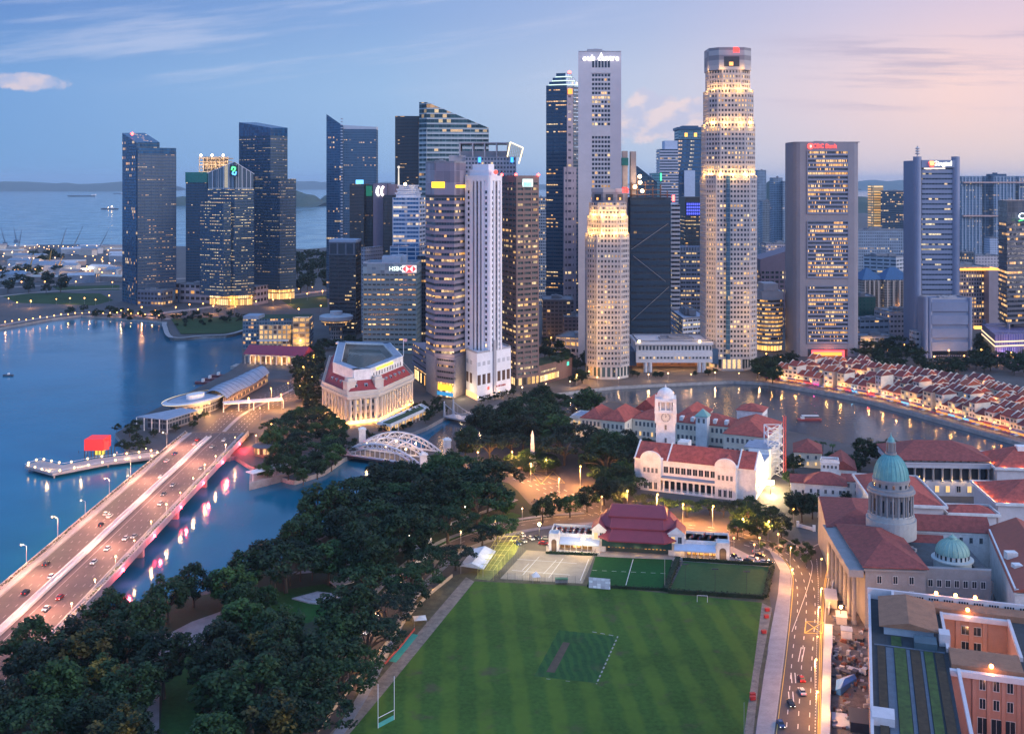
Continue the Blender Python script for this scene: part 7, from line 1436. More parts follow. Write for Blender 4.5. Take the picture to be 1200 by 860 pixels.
for ri,(d0,dep,front,rl)in enumerate(shop_rows):
 line=qoff(d0);s=0.;seg=0;pos=line[0]if ri==0 else line[3];n=0;tot=[0]
 for a,b in zip(line,line[1:]):tot.append(tot[-1]+(b-a).length)
 s=7. if ri==0 else 18.+ri*5+(60 if ri==4 else 0)
 while s<tot[-1]-8:
  w=r.choice((5.4,6.0,6.6,8.2));fl=r.choice((2,2,3,3,4)if ri<3 else(2,2,2,3));big=ri==0 and n in(12,19)
  j=max(i for i in range(len(tot))if tot[i]<=s+w/2);a,b=line[j],line[min(j+1,len(line)-1)];e=(b-a).normalized();p=a+e*(s+w/2-tot[j])
  if px_of(p)>1212:break
  i=r.randrange(28);key=(i%14,w,fl+(2 if big else 0),True,dep)
  if key not in protos:protos[key]=make_shop(i,w,dep,3.3*key[2]+.4,key[2],3.0,True);o=protos[key];first=True
  else:o=protos[key];first=False
  n+=1;lab='%s-walled %sshophouse with %s roof, %s from left, %s'%(SHN[(i%14)%7],'tall ' if big else '',SRN[(i%14)%4],nth(n),rl)
  rz=math.atan2(e.y,e.x);sc=1.0
  if first:o.location=(p.x,p.y,0);o.rotation_euler=(0,0,rz);o['label']=lab;o['group']='shophouses along the quay'
  else:dup(o,(p.x,p.y,0),rz,lab,'shophouses along the quay')
  if front and ri==0:
   g,c=shop_light(i%14);nn=Vector((e.y,-e.x))
   if n%2==0:q=p+nn*3.4;KIDP.append((q.x,q.y,c))
  s+=w+(.0 if r.random()>.09 else 4.)
for x,y,c in KIDP:point((x,y,3.2),520,c,.35)
pl=qoff(5.0);par=None
for i in range(0,len(pl)-2,1):
 p=pl[i]
 if px_of(p)>1205 or(pl[i]-pl[i-1]).length<.1:continue
 k_=i%5;c=((.34,.05,.06),(.10,.10,.30),(.5,.48,.46),(.30,.12,.05),(.22,.05,.14))[k_]
 nm_=('red','navy','white','rust','plum')[k_]
 if k_ not in SHG:
  t=thing('parasol','','parasol');obj('pole',MB().tube((0,0,0),(0,0,2.6),.06,n=5),DARKM,t,world=False);obj('canopy',MB().lathe([(2.0,2.3),(1.95,2.45),(.05,3.2)],8),mat('canopy_'+nm_,c,.8,var=.12),t,world=False);SHG[k_]=t;t.location=(p.x,p.y,0)
 else:t=dup(SHG[k_],(p.x,p.y,0))
 t['label']='%s parasol, %s along the curved quay promenade from its left end'%(nm_,nth(i));t['group']='parasols on the quay promenade'
k=MB();strip(k,qoff(4.5),9,.02);obj('promenade',k,M_PAVEG,kind='structure')
# ================================================================ trees
LEAF={}
def leaf_mat(n,lo,hi):
 m=bpy.data.materials.new(n);m.use_nodes=True;t=NT(m.node_tree);b=t.n['Principled BSDF'];tc=t.new('ShaderNodeTexCoord').outputs['Object'];oi=t.new('ShaderNodeObjectInfo').outputs['Random']
 n1=t.noise(tc,.30,4.,.65);n2=t.noise(tc,2.5,2.,.6);f=t.math('ADD',t.math('MULTIPLY_ADD',n2,.35,t.math('MULTIPLY',n1,.65)),t.math('MULTIPLY_ADD',oi,.28,-.14))
 t.l.new(t.mix(t.sstep(f,.36,.66),(*lo,1),(*hi,1)),b.inputs['Base Color']);b.inputs['Roughness'].default_value=.7;b.inputs['Specular IOR Level'].default_value=.25;return m
LG=leaf_mat('leaf_dark',(.007,.020,.008),(.024,.056,.018));LM=leaf_mat('leaf_mid',(.013,.036,.010),(.044,.098,.024));LBR=leaf_mat('leaf_bright',(.015,.045,.012),(.045,.115,.025));LY=leaf_mat('leaf_gold',(.06,.05,.012),(.22,.16,.03));LBL=leaf_mat('leaf_bluish',(.009,.020,.012),(.026,.046,.026))
BARK=mat('bark',(.07,.055,.045),.9,var=.3,scale=.8)
def leaves(k,cx,cy,cz,rad,n,s,r,m=0,flat=.7):
 for _ in range(n):
  while True:
   x,y,z=r.uniform(-1,1),r.uniform(-1,1),r.uniform(-1,1)
   if x*x+y*y+z*z<=1:break
  x,y,z=cx+x*rad,cy+y*rad,cz+z*rad*flat;a=r.uniform(0,6.28);t1=r.uniform(-.7,.7);q=s*r.uniform(.6,1.25)
  ux,uy,uz=math.cos(a)*q,math.sin(a)*q,t1*q;vx,vy,vz=-math.sin(a)*q*.7,math.cos(a)*q*.7,r.uniform(-.6,.6)*q
  k.face([(x-ux-vx*.3,y-uy-vy*.3,z-uz),(x+vx-ux*.1,y+vy-uy*.1,z+vz),(x+ux+vx*.3,y+uy+vy*.3,z+uz),(x-vx,y-vy,z-vz)],m)
def make_tree(kind,seed,leafm):
 r=random.Random(seed);t=thing('tree','','tree');tr=MB();cr=MB();mats=[leafm]
 if kind=='rain':
  R_,Hh,fl=10.5,11.5,.45;n=46;tr.tube((0,0,0),(.2,.1,4),.6,.45,8)
  for i in range(n):
   a=r.uniform(0,6.28);d=R_*math.sqrt(r.random());z=Hh-3.4*(d/R_)**2+r.uniform(-.9,.7);c=(d*math.cos(a),d*math.sin(a),z);leaves(cr,*c,r.uniform(1.5,2.3),62,.48,r,0,.5)
   if i%3==0:m_=(c[0]*.4,c[1]*.4,4+(z-4)*.62);tr.tube((.2,.1,3.8),m_,.28,.18,5);tr.tube(m_,(c[0],c[1],z-.4),.18,.06,4)
 elif kind in('round','dense','gold','tall'):
  R_,Hh,zb=dict(round=(5.6,12,3.2),dense=(6.8,13.5,2.6),gold=(6.2,13,3),tall=(4.2,15,3.5))[kind];n=dict(round=40,dense=58,gold=50,tall=36)[kind];tr.tube((0,0,0),(.1,.2,zb+1.5),.42,.3,7)
  if kind=='gold':mats.append(LY)
  zc_=(zb+Hh)/2;hz_=(Hh-zb)/2
  for i in range(n):
   a=r.uniform(0,6.28);ph=math.asin(r.uniform(-.75,1));q=r.uniform(.62,.98)*(1+.16*math.sin(a*3+seed));c=(R_*q*math.cos(ph)*math.cos(a),R_*q*math.cos(ph)*math.sin(a),zc_+hz_*q*math.sin(ph));leaves(cr,*c,r.uniform(1.3,2.1),66,.46,r,1 if kind=='gold' and c[2]>zc_+hz_*.2 and r.random()<.5 else 0,.7)
   if i%4==0:tr.tube((.1,.2,zb+1),(c[0]*.8,c[1]*.8,c[2]-.3),.2,.06,4)
 elif kind=='small':
  tr.tube((0,0,0),(0,0,3),.2,.14,6)
  for i in range(16):a=r.uniform(0,6.28);d=2.6*math.sqrt(r.random());leaves(cr,d*math.cos(a),d*math.sin(a),4.4+r.uniform(-1.5,1.6),1.1,44,.36,r)
 elif kind=='palm':
  tr.tube((0,0,0),(.3,.1,9.5),.26,.18,7)
  for i in range(17):
   a=i*2.4+r.uniform(-.2,.2);up=r.uniform(.1,1.1);L=r.uniform(2.8,3.6);prev=Vector((.3,.1,9.5));d=Vector((math.cos(a),math.sin(a),up)).normalized();nn=Vector((-math.sin(a),math.cos(a),0))
   for s in range(7):
    q=prev+d*(L/7);w0,w1=.55*math.sin(.5+s/7*2.6),.55*math.sin(.5+(s+1)/7*2.6);cr.face([prev-nn*w0-Vector((0,0,w0*.6)),q-nn*w1-Vector((0,0,w1*.6)),q,prev]);cr.face([prev,q,q+nn*w1-Vector((0,0,w1*.6)),prev+nn*w0-Vector((0,0,w0*.6))]);prev=q;d=(d+Vector((0,0,-.26))).normalized()
 obj('trunk',tr,BARK,t,world=False);obj('crown',cr,mats,t,world=False);return t
TP=dict(rainA=make_tree('rain',1,LG),rainB=make_tree('rain',2,LM),rainC=make_tree('rain',9,LBL),roundA=make_tree('round',3,LM),roundB=make_tree('round',4,LG),denseA=make_tree('dense',5,LG),denseB=make_tree('dense',6,LM),denseC=make_tree('dense',12,LBL),bright=make_tree('dense',13,LBR),gold=make_tree('gold',7,LG),tall=make_tree('tall',8,LG),small=make_tree('small',10,LM),palm=make_tree('palm',11,LM))
TDESC=dict(rainA='broad dark flat-crowned tree',rainB='broad green flat-crowned tree',rainC='broad blue-green flat-crowned tree',roundA='round mid-green tree',roundB='round dark tree',denseA='dense dark green tree',denseB='dense leafy green tree',denseC='dense blue-green tree',bright='bright green leafy tree',gold='dark tree with golden topped crown',tall='slender tall dark tree',small='small young tree',palm='slim palm')
TREQ=[]
def tree(kind,x,y,sc,where,rz=0.,z=0.):TREQ.append((kind,x,y,z,sc,where,rz))
def plant_all(limit=292):
 size=lambda q:q[4]/math.hypot(q[1],q[2]);g={}
 for q in TREQ:g.setdefault(q[5],[]).append(q)
 rank=sorted(g,key=lambda w:-sum(map(size,g[w]))/len(g[w]));used=set();n=0;rest=[]
 for w in rank:
  if n+len(g[w])>limit:rest+=g[w];continue
  n+=len(g[w])
  for i,(k,x,y,z,sc,_,rz)in enumerate(sorted(g[w],key=lambda q:q[1]/q[2])):
   lab='%s, %s %s'%(TDESC[k],nth(i+1),w)
   if k not in used:o=TP[k];used.add(k);o.location=(x,y,z);o.rotation_euler=(0,0,rz);o.scale=(sc,)*3;o['label']=lab
   else:o=dup(TP[k],(x,y,z),rz,lab,scale=sc)
   o['group']='palms' if k=='palm' else 'trees '+w.split('from left ')[-1];o.name='palm_tree' if k=='palm' else 'tree'
 for k in TP:
  if k not in used:
   for c in list(TP[k].children):bpy.data.objects.remove(c)
   bpy.data.objects.remove(TP[k])
 k=MB();r=random.Random(77)
 for kd,x,y,z,sc,w,rz in rest:
  flat=kd.startswith('rain');R_=(10 if flat else 6.2)*sc;hh=(12.5 if kd!='small' else 6)*sc;R_=R_*(.45 if kd=='small' else 1);k.tube((x,y,z),(x,y,z+hh*.4),.35*sc,.25*sc,5,1)
  for i in range(22):
   a=r.uniform(0,6.28);d=R_*.85*math.sqrt(r.random());u=r.random();leaves(k,x+d*math.cos(a),y+d*math.sin(a),z+hh*((.8+.1*u)if flat else.32+.55*u*(1-.45*(d/R_)**2)),1.7*sc,26,.75*sc,r,0,.7)
 o=obj('distant_trees',k,[LG,BARK],kind='stuff');o['label']='dark street trees and woods far off among the towers';o['category']='trees'
def inside(p,poly):
 c=False
 for i in range(len(poly)):
  a,b=poly[i-1],poly[i]
  if(a[1]>p[1])!=(b[1]>p[1])and p[0]<(b[0]-a[0])*(p[1]-a[1])/(b[1]-a[1])+a[0]:c=not c
 return c
PLACED=[]
def grove(poly,gap,kinds,sc,where,excl=(),zc=7.,seed=1,cap=400,z=0.):
 r=random.Random(seed);w=[P(x,y,zc)[:2]for x,y in poly];ex_=[[P(x,y,zc*.55)[:2]for x,y in e]for e in excl];x0,x1=min(p[0]for p in w),max(p[0]for p in w);y0,y1=min(p[1]for p in w),max(p[1]for p in w);got=[];miss=0
 while miss<900 and len(got)<cap:
  p=(r.uniform(x0,x1),r.uniform(y0,y1));g=gap*r.uniform(.85,1.15)
  if not inside(p,w)or any(inside(p,e)for e in ex_)or any((p[0]-q[0])**2+(p[1]-q[1])**2<(g*min(1.,q[2]/g))**2 for q in PLACED):miss+=1;continue
  got.append(p);PLACED.append((p[0],p[1],gap));miss=0
 got.sort(key=lambda p:p[0]/p[1])
 for p in got:tree(r.choice(kinds),p[0],p[1],sc*r.uniform(.82,1.2),where,r.uniform(0,6.28),z)
def trees_at(lst,where):
 for kind,px,py,s in lst:x,y,_=P(px,py);PLACED.append((x,y,5*s));tree(kind,x,y,s,where,(px*7+py)%6.28)
mixk=['denseA','denseA','denseC','roundB','denseB','roundA','gold','rainA']
trees_at([('rainA',372,872,1.1),('rainB',396,826,1.05),('rainA',430,778,1.15),('rainC',452,742,1.0),('rainB',482,706,1.1),('rainA',508,680,1.05),('rainA',470,722,.95),('rainB',412,802,.9),('rainC',534,668,.8),('rainB',583,634,.9),('rainA',565,642,.8)],'from left in the row along the left touchline')
trees_at([('palm',300,700,1.05),('palm',318,692,1.1),('palm',340,686,1.15),('palm',352,681,1.1),('palm',366,680,1.05),('palm',392,664,1.1),('palm',426,634,1.0),('palm',322,703,.9)],'from left among the palms behind the park lawn')
trees_at([('bright',445,645,.9),('gold',352,652,1.),('gold',402,618,1.05),('gold',268,706,.9),('gold',305,795,1.25),('bright',70,868,1.0),('bright',590,606,.8),('bright',312,718,.7)],'from left among the lighter park trees')
trees_at([('roundB',636,612,.95),('denseB',648,604,.8),('roundA',668,606,.85),('denseA',688,600,.85),('denseA',708,592,.95),('denseC',722,594,.9),('roundB',735,588,.8)],'from left in the clump left of the clubhouse')
trees_at([('rainC',757,598,.62),('rainA',778,602,.6),('rainB',805,606,.65),('rainA',832,604,.62),('rainC',848,606,.6),('roundB',862,606,.7),('denseA',872,622,.9),('denseB',888,632,.8),('denseA',900,622,.8),('roundA',864,632,.75),('denseC',916,630,.75),('denseA',880,606,.7)],'from left in the line of trees before the white theatre')
trees_at([('denseA',940,612,.95),('denseB',952,608,.9),('denseA',930,600,.7),('rainC',976,612,.55),('denseC',986,606,.6),('roundB',992,592,.55),('denseA',930,556,.75),('denseB',936,545,.6),('denseA',925,570,.6)],'from left among the trees before the arts house')
trees_at([('denseA',976,552,.8),('denseC',984,556,.75),('denseA',996,560,.85),('denseB',990,566,.7),('denseA',1014,543,1.05),('denseB',1030,543,.9),('tall',1046,540,.8),('tall',1038,541,.85),('palm',964,536,.9),('palm',955,534,.85),('palm',976,537,.8),('denseA',1008,552,.7)],'from left on the river bank behind the arts house')
trees_at([('tall',152,512,.75),('tall',160,508,.8),('denseA',142,528,.6),('roundB',152,530,.6),('denseA',164,530,.62),('roundB',170,524,.55),('denseA',160,520,.6),('denseA',180,512,.5),('roundA',137,506,.5),('roundB',206,506,.5),('denseA',232,496,.6),('roundB',240,490,.5),('denseA',226,502,.55)],'from left among the trees by the glass restaurant')
trees_at([('denseA',320,556,.8),('denseB',308,560,.6),('denseA',332,552,.7),('bright',314,562,.55)],'from left on the canopy jetty')
FW='from left in the dark belt round the grand hotel'
grove([(322,498),(345,478),(378,478),(398,500),(404,530),(376,548),(345,556),(330,540),(312,515)],12,['roundA','denseB','roundB','rainA'],.85,'from left between the road and the truss bridge',seed=2)
grove([(352,410),(376,400),(425,396),(428,408),(384,418),(372,440),(374,470),(360,478),(352,455),(345,430)],10,['denseA','roundB','denseC'],.9,FW,seed=3,excl=[((376,408),(430,406),(470,440),(380,490))])
grove([(408,508),(436,508),(450,500),(500,484),(515,470),(490,470),(455,490)],8,['roundB','small','denseA'],.6,'from left on the river steps by the hotel terrace',seed=4,cap=14)
grove([(486,470),(516,462),(523,472),(505,480)],8,['denseA','roundB'],.6,'from left at the foot of the striped tower',seed=5,cap=8)
trees_at([('roundB',564,473,.52),('roundA',572,471,.52),('roundB',580,469,.52),('denseA',588,467,.5),('roundA',595,465,.5),('roundB',602,463,.5)],'from left in the row before the white podium')
grove([(634,414),(656,406),(672,416),(650,424)],6,['small','roundB'],.8,'from left on the brown wing roof garden',seed=6,cap=12,z=15.4,zc=20)
grove([(660,424),(690,398),(700,402),(690,440),(672,448)],9,['denseA','roundB'],.8,'from left in the street beside the short stone tower',seed=7,cap=12)
trees_at([('roundB',741,441,.5),('denseA',747,442,.45),('small',768,442,.8),('small',775,442,.8),('small',830,440,.9),('roundB',838,439,.5),('denseA',742,440,.5),('roundA',815,441,.4)],'from left under the podium between the stone towers')
grove([(886,426),(905,416),(932,420),(935,434),(906,440),(888,440)],10,['denseA','roundB'],.9,'from left beneath the round office',seed=8,cap=14)
grove([(950,418),(988,417),(990,424),(952,425)],9,['denseA','roundB'],.55,'from left before the red-lit portal',seed=9,cap=8)
grove([(1003,408),(1035,398),(1075,404),(1082,424),(1040,430),(1004,428)],10.5,['denseA','denseC','roundB','rainA'],1.,'from left below the low halls beside the grey slab tower',seed=10,cap=34)
grove([(1082,424),(1140,420),(1145,396),(1156,390),(1160,414),(1210,410),(1210,432),(1150,428),(1085,434)],11,['denseA','denseC','roundB'],1.,'from left between the pillar tower and the frame edge',seed=11,cap=40)
grove([(1140,370),(1165,352),(1170,378),(1150,376)],12,['denseA','roundB'],1.,'from left behind the violet podium',seed=12,cap=8)
grove([(1060,296),(1128,292),(1175,288),(1172,298),(1128,304)],22,['denseA','denseC'],1.6,'from left on the wooded rise below the sky-bridge housing',seed=13,cap=24)
grove([(520,520),(556,500),(585,492),(612,482),(640,470),(668,470),(690,466),(700,474),(668,484),(645,494),(655,506),(690,512),(740,520),(742,545),(700,546),(670,532),(610,527),(560,528)],15,['denseA','denseB','roundB','rainA','rainC','denseC'],1.3,'from left in the grove round the white obelisk',[((660,490),(800,500),(800,540),(735,540),(660,515)),((615,546),(633,546),(630,520),(618,520))],seed=14,cap=80)
grove([(696,508),(735,512),(768,520),(742,542),(738,552),(700,546),(680,530)],9,['denseA','denseC','roundB'],.75,'from left between the museum and the white hall',seed=15,cap=26,excl=[((737,540),(890,560),(890,600),(745,585))])
grove([(598,532),(612,528),(650,530),(652,542),(604,544)],8,['rainA','roundB','denseB'],.62,'from left at the foot of the obelisk',seed=51,cap=12)
grove([(700,548),(735,546),(745,560),(738,572),(712,566)],9,['rainA','denseA','denseB'],.8,'from left between junction and white hall',seed=52,cap=14)
EXC=[((166,752),(192,752),(188,880),(166,880)),((198,764),(250,764),(256,890),(180,890)),((170,744),(200,738),(260,712),(288,722),(252,754),(256,790),(168,790)),((292,708),(340,684),(385,676),(424,698),(408,748),(362,766),(296,752)),((110,728),(114,700),(196,690),(196,712),(150,728))]
bridge_ex=[(-40,860),(-40,700),(130,640),(150,700),(110,735),(30,790)]
def park(poly,seed,where,cap,kinds=mixk,gap=15.5,sc=1.32):grove(poly,gap,kinds,sc,where,EXC+[bridge_ex],7,seed,cap)
park([(-10,800),(60,742),(110,722),(170,728),(170,880),(-10,880)],31,'from left by the bridge landing',60)
park([(190,700),(250,680),(300,664),(310,690),(296,735),(250,770),(252,880),(196,880),(190,760)],32,'from left between plaza and water',60)
park([(250,760),(300,730),(360,738),(404,722),(422,736),(372,800),(330,890),(250,880)],33,'from left below the lawn slabs',70)
park([(300,664),(355,622),(420,580),(470,556),(520,543),(574,552),(596,584),(562,604),(515,622),(460,655),(425,695),(400,690),(380,678),(330,690)],34,'from left in the river mouth grove',110,['denseA','denseA','denseC','denseB','roundB','rainA','rainB'],15,1.36)
grove([(347,300),(384,296),(384,338),(352,340),(347,322)],22,['denseA','denseC'],1.8,'from left in the far wood behind the stepped glass tower',seed=41,cap=30)
grove([(0,318),(40,312),(80,320),(78,338),(0,342)],26,['denseA','roundB','denseC'],1.5,'from left among the cranes of the far shore',seed=42,cap=26)
grove([(36,300),(60,296),(76,302),(70,308),(40,308)],20,['denseA'],1.6,'from left in the far clump by the shore lights',seed=43,cap=14)
grove([(196,366),(240,362),(282,360),(283,372),(206,376)],11,['small','roundB'],.7,'from left behind the shore lawn',seed=44,cap=24)
grove([(64,360),(150,358),(196,366),(196,372),(100,366)],12,['roundB','small'],.8,'from left along the far quay road',seed=45,cap=24)
trees_at([('small',288+i*7.5,374+(i%3)*1.5,1.)for i in range(10)],'from left beside the waterfront hotel')
grove([(890,626),(940,622),(955,632),(945,645),(915,634)],5,['small'],.62,'from left in the planted road fork',seed=46,cap=26)
grove([(620,420),(636,408),(650,400),(655,392),(640,390),(632,404)],9,['roundB','denseA'],.6,'from left in the side street behind the brown tower',seed=47,cap=8)
# ================================================================ lamps, vehicles, small things
def lamp_proto(h,arm,col,big,es=9):
 t=thing('street_lamp','','street lamp');obj('pole',MB().tube((0,0,0),(0,0,h),.11,.07,6),STEEL,t,world=False)
 if arm:obj('arm',MB().path([(0,0,h-.1),(0,-arm*.5,h+.5),(0,-arm,h+.6)],.06,5),STEEL,t,world=False)
 obj('lamp_head',MB().ball((0,-arm,h+(.45 if arm else.2)),big),glow('head_%.1f_%.1f'%col[1:],col,es),t,world=False);return t
SOD,WRM,WHT=(1,.42,.10),(1,.55,.24),(1,.84,.62);LPR={}
def lamps(pts,where,h=9.,arm=1.6,col=SOD,power=1500.,every=1,big=.42,z=0.,world=False,es=9,rz=0.):
 key=(h,arm,col,big,es);q_=[(p if world else P(p[0],p[1],z)[:2])for p in pts]
 for i,p in enumerate(sorted(q_,key=lambda p:p[0]/p[1])):
  lab='street lamp, %s from left %s'%(nth(i+1),where)
  if key not in LPR:o=LPR[key]=lamp_proto(*key);o.location=(p[0],p[1],z);o.rotation_euler=(0,0,rz);o['label']=lab
  else:o=dup(LPR[key],(p[0],p[1],z),rz,lab,scale=.85+.4*((i*37)%11)/11)
  o['group']='street lamps '+where
  if i%every==0 and power:point((p[0]-math.sin(rz)*-arm,p[1]-math.cos(rz)*arm,z+h-.4),power,col,.35)
lamps([along(.40+i*.072,.035)for i in range(8)],'on the outer edge of the road bridge',9,2.2,WRM,9000,1,.3,BZ,True,rz=-1.57)
lamps([along(.36+i*.052,.955)for i in range(12)],'on the planted inner edge of the road bridge',5,0.,WRM,3200,1,.36,BZ,True)
for i in range(9):p=gm(.30+i*.08);point((p.x+(8 if i%2 else-8),p.y,BZ+9),26000,(1,.40,.24),.6)
lamps([(292,484),(318,470),(338,462),(356,446),(368,430),(305,492),(330,480),(352,468),(366,455),(262,474),(246,488)],'where the bridge road meets the shore',9,1.6,SOD,20000)
lamps([(345,500),(352,488),(362,476),(372,500),(390,506),(318,506),(300,520)],'under the trees before the grand hotel',5,0,SOD,8000,1,.4)
lamps([(560,546),(600,548),(640,556),(655,582),(680,570),(705,602),(735,598),(770,606),(800,612),(835,618),(870,628),(900,634),(622,566)],'along the junction road behind the clubhouse',9,1.6,SOD,30000)
lamps([(408,800),(440,742),(470,700),(505,664),(540,642),(580,626),(612,612),(640,606)],'along the drive beside the touchline',7,1.,WRM,2600,1,.35)
lamps([(504,632),(526,614),(545,604),(560,596),(480,640)],'along the park footpath',4.5,0,WHT,400,1,.3)
lamps([(926,664),(928,690),(962,676),(962,716),(959,742),(957,770),(957,842),(955,806)],'beside the road along the field',8,1.2,SOD,8500,1,.3)
lamps([(912,640),(890,646),(884,652),(860,644),(905,622),(930,612),(958,606)],'round the car park by the theatre trees',5,0,SOD,900,1,.38)
q_=qoff(9.5);lamps([tuple(p)for i,p in enumerate(q_)if i%4==1 and px_of(p)<1200],'on the shophouse promenade',4.5,0,SOD,2600,1,.5,0,True,10)
for d0 in(50,94):lamps([tuple(p)for i,p in enumerate(qoff(d0))if i%7==3 and px_of(p)<1205],'in the lane behind the %s shophouse row'%('second' if d0<60 else 'fourth'),6,0,SOD,8000,1,.45,0,True,10)
lamps([(560,473),(585,466),(612,462),(640,456),(668,454),(700,450),(725,449),(760,446),(783,445.5),(810,445),(838,444),(866,443),(890,444)],'on the quay below the towers',4.5,0,WRM,2200,1,.45)
lamps([(650,420),(640,432),(662,440),(676,452),(646,404),(655,395),(688,420),(690,446)],'in the street between brown tower and stone tower',7,0,SOD,9000,1,.5)
lamps([(898,424),(915,428),(1020,410),(1040,418),(1060,412),(1045,384),(1048,370),(1095,428),(1112,422),(1130,426),(1150,420),(1170,426),(1158,406),(1185,424),(1200,428)],'in the leafy streets behind the shophouses',7,0,SOD,8000,1,.6,es=11)
lamps([(150,371),(166,369),(182,371),(142,372),(206,368),(222,366),(238,364),(254,362),(270,360),(286,357),(302,354),(318,351),(334,348),(350,345),(366,342),(300,362),(320,360),(340,357),(360,352),(378,349),(250,368),(232,370),(276,366),(376,366),(350,372)],'on the boulevard before the glass towers',8,0,SOD,16000,2,.7,es=11)
lamps([(6+i*8.2,381.5-i*1.02 if i<12 else 370+(i-12)*.3)for i in range(23)],'along the curved far promenade',4,0,SOD,2500,3,.6)
lamps([(66,357),(82,357),(99,358),(112,358),(20,362),(36,361),(10,356),(128,354)],'behind the far shore lawn',8,0,SOD,9000,2,.7,es=11)
r=random.Random(8);lamps([(r.uniform(2,142),r.uniform(291,333))for _ in range(46)]+[(18+i*5.6,294+r.uniform(-1,1))for i in range(22)],'across the reclaimed works site',9,0,WRM,40000,6,.8,es=9)
for i,(px,py,c)in enumerate(((50,314,SOD),(53,322,SOD),(131,312,WRM),(100,321,WHT),(20,330,SOD),(126,324,WHT))):point((*P(px,py)[:2],12),30000,c,1.5)
lamps([(r.uniform(0,142),r.uniform(298,338))for _ in range(40)],'among the nearer sheds of the works site',8,0,SOD,30000,5,.85,es=9)
BLU=[mat('shed_%d'%i,c,.8,var=.2)for i,c in enumerate(((.42,.45,.5),(.30,.25,.24),(.20,.26,.34),(.5,.46,.42)))];SP={}
for i in range(44):
 px,py=r.uniform(-4,142),r.choice((r.uniform(288,300),r.uniform(303,330),r.uniform(310,333)));p=P(px,py);j=i%8
 if j not in SP:w,d,h=r.uniform(22,70),r.uniform(14,26),r.uniform(5,14);o=thing('site_shed','','shed');obj('wall',MB().box(-w/2,w/2,-d/2,d/2,0,h),BLU[j%4],o,world=False);obj('roof',MB().gable(rect(0,0,w,d),h,h*.3,.5),BLU[(j+2)%4],o,world=False);SP[j]=o;o.location=p;o.rotation_euler=(0,0,r.uniform(-.4,.4))
 else:o=dup(SP[j],p,r.uniform(-.4,.4))
 o['label']='%s site shed with shallow roof, %s built on the reclaimed far shore'%(('pale','brown','blue-grey','cream')[j%4],nth(i+1));o['group']='sheds on the reclaimed site'
for i,(a,b)in enumerate((((6,281),(1,267)),((19,278),(16,266)),((22,286),(25.6,268.5)),((70,289),(78,267.5)),((86,286),(97.7,264.7)),((116,288),(127,270)),((35,312),(39.5,298)),((57,309),(60.5,293)),((67,314),(74,300)))):
 p=P(a[0],a[1]+7);Y=p[1];t=thing('crane','lattice-boomed crane, %s from the left %s'%(nth(i+1 if i<6 else i-5),'against the sea' if i<6 else 'on the nearer works ground'),'crane',p,group='cranes on the reclaimed site');z0=9;x1,z1=XW(b[0],Y),ZW(b[1],Y);m=mat('crane_blue',(.10,.16,.24),.6,var=.1)if i<6 else mat('crane_yellow',(.45,.30,.08),.6,var=.1)
 obj('body',MB().box(p[0]-5,p[0]+5,Y-3,Y+3,2,9).box(p[0]-6,p[0]+6,Y-4,Y+4,0,2),m,t);k=MB();A=Vector((p[0],Y,8));B=Vector((x1,Y,z1));w=.9
 for dx in(-1,1):k.tube((A.x+dx,A.y-1,A.z),B,.4*w,.3*w,4);k.tube((A.x+dx,A.y+1,A.z),B,.4*w,.3*w,4)
 obj('boom',k,m,t);k=MB();k.tube((B.x,B.y,B.z),(p[0]-(x1-p[0])*.25,Y,20),.14,n=4);k.tube((p[0]-(x1-p[0])*.25,Y,20),(p[0]-3,Y,8),.25,n=4);obj('stay',k,m,t)
def ship(nm,lab,px,py,L,w,h,m,cab=.8,lit=False):
 x,y,_=P(px,py,WZ);t=thing(nm,lab,'ship' if L>60 else 'boat',(x,y,WZ));hp=[(x-L/2,y-w/2),(x+L*.42,y-w/2),(x+L/2,y),(x+L*.42,y+w/2),(x-L/2,y+w/2)];k=MB();loft(k,offset(hp,w*.15),WZ-.3,hp,WZ+h);k.face([(*q,WZ+h)for q in ccw(hp)]);obj('hull',k,m,t);c=x-L*.5+L*cab;obj('cabin',MB().box(c-L*.07,c+L*.07,y-w*.35,y+w*.35,WZ+h-.01,WZ+h*2.1),PLAST,t)
 if lit:obj('deck_lamp',MB().ball((c,y,WZ+h*2.6),h*.45).ball((c-L*.2,y,WZ+h*1.6),h*.3),WARML,t)
 return t
ship('tanker','long dark tanker lying out on the open water',96,230.5,340,60,14,mat('hull_dark',(.07,.09,.13),.6),.93);ship('work_ship','small brightly lit ship on the open water left of towers',129,245.5,110,26,7,mat('hull_dark'),.6,True);ship('barge','far barge against the left glass tower',138,227.5,150,40,8,mat('hull_dark'),.9);ship('small_boat','tiny dark boat alone on the bay at far left',10,440.5,9,3,1.2,mat('hull_dark'),.5)
t=ship('river_boat','long pale covered boat on the river before the shophouses',949,492.5,17,3.6,1.2,mat('hull_red',(.45,.08,.07),.6),.2);x,y,_=P(949,492.5,WZ);obj('awning',MB().box(x-5.5,x+6,y-1.5,y+1.5,WZ+3.2,WZ+3.4),PLAST,t)
for i,(px,py)in enumerate(((246,446),(256,442),(238,450))):ship('moored_boat','maroon covered boat moored by the curved pavilion, %s from left'%nth((2,3,1)[i]),px,py,13,5,2,mat('hull_maroon',(.16,.05,.06),.7),.5)
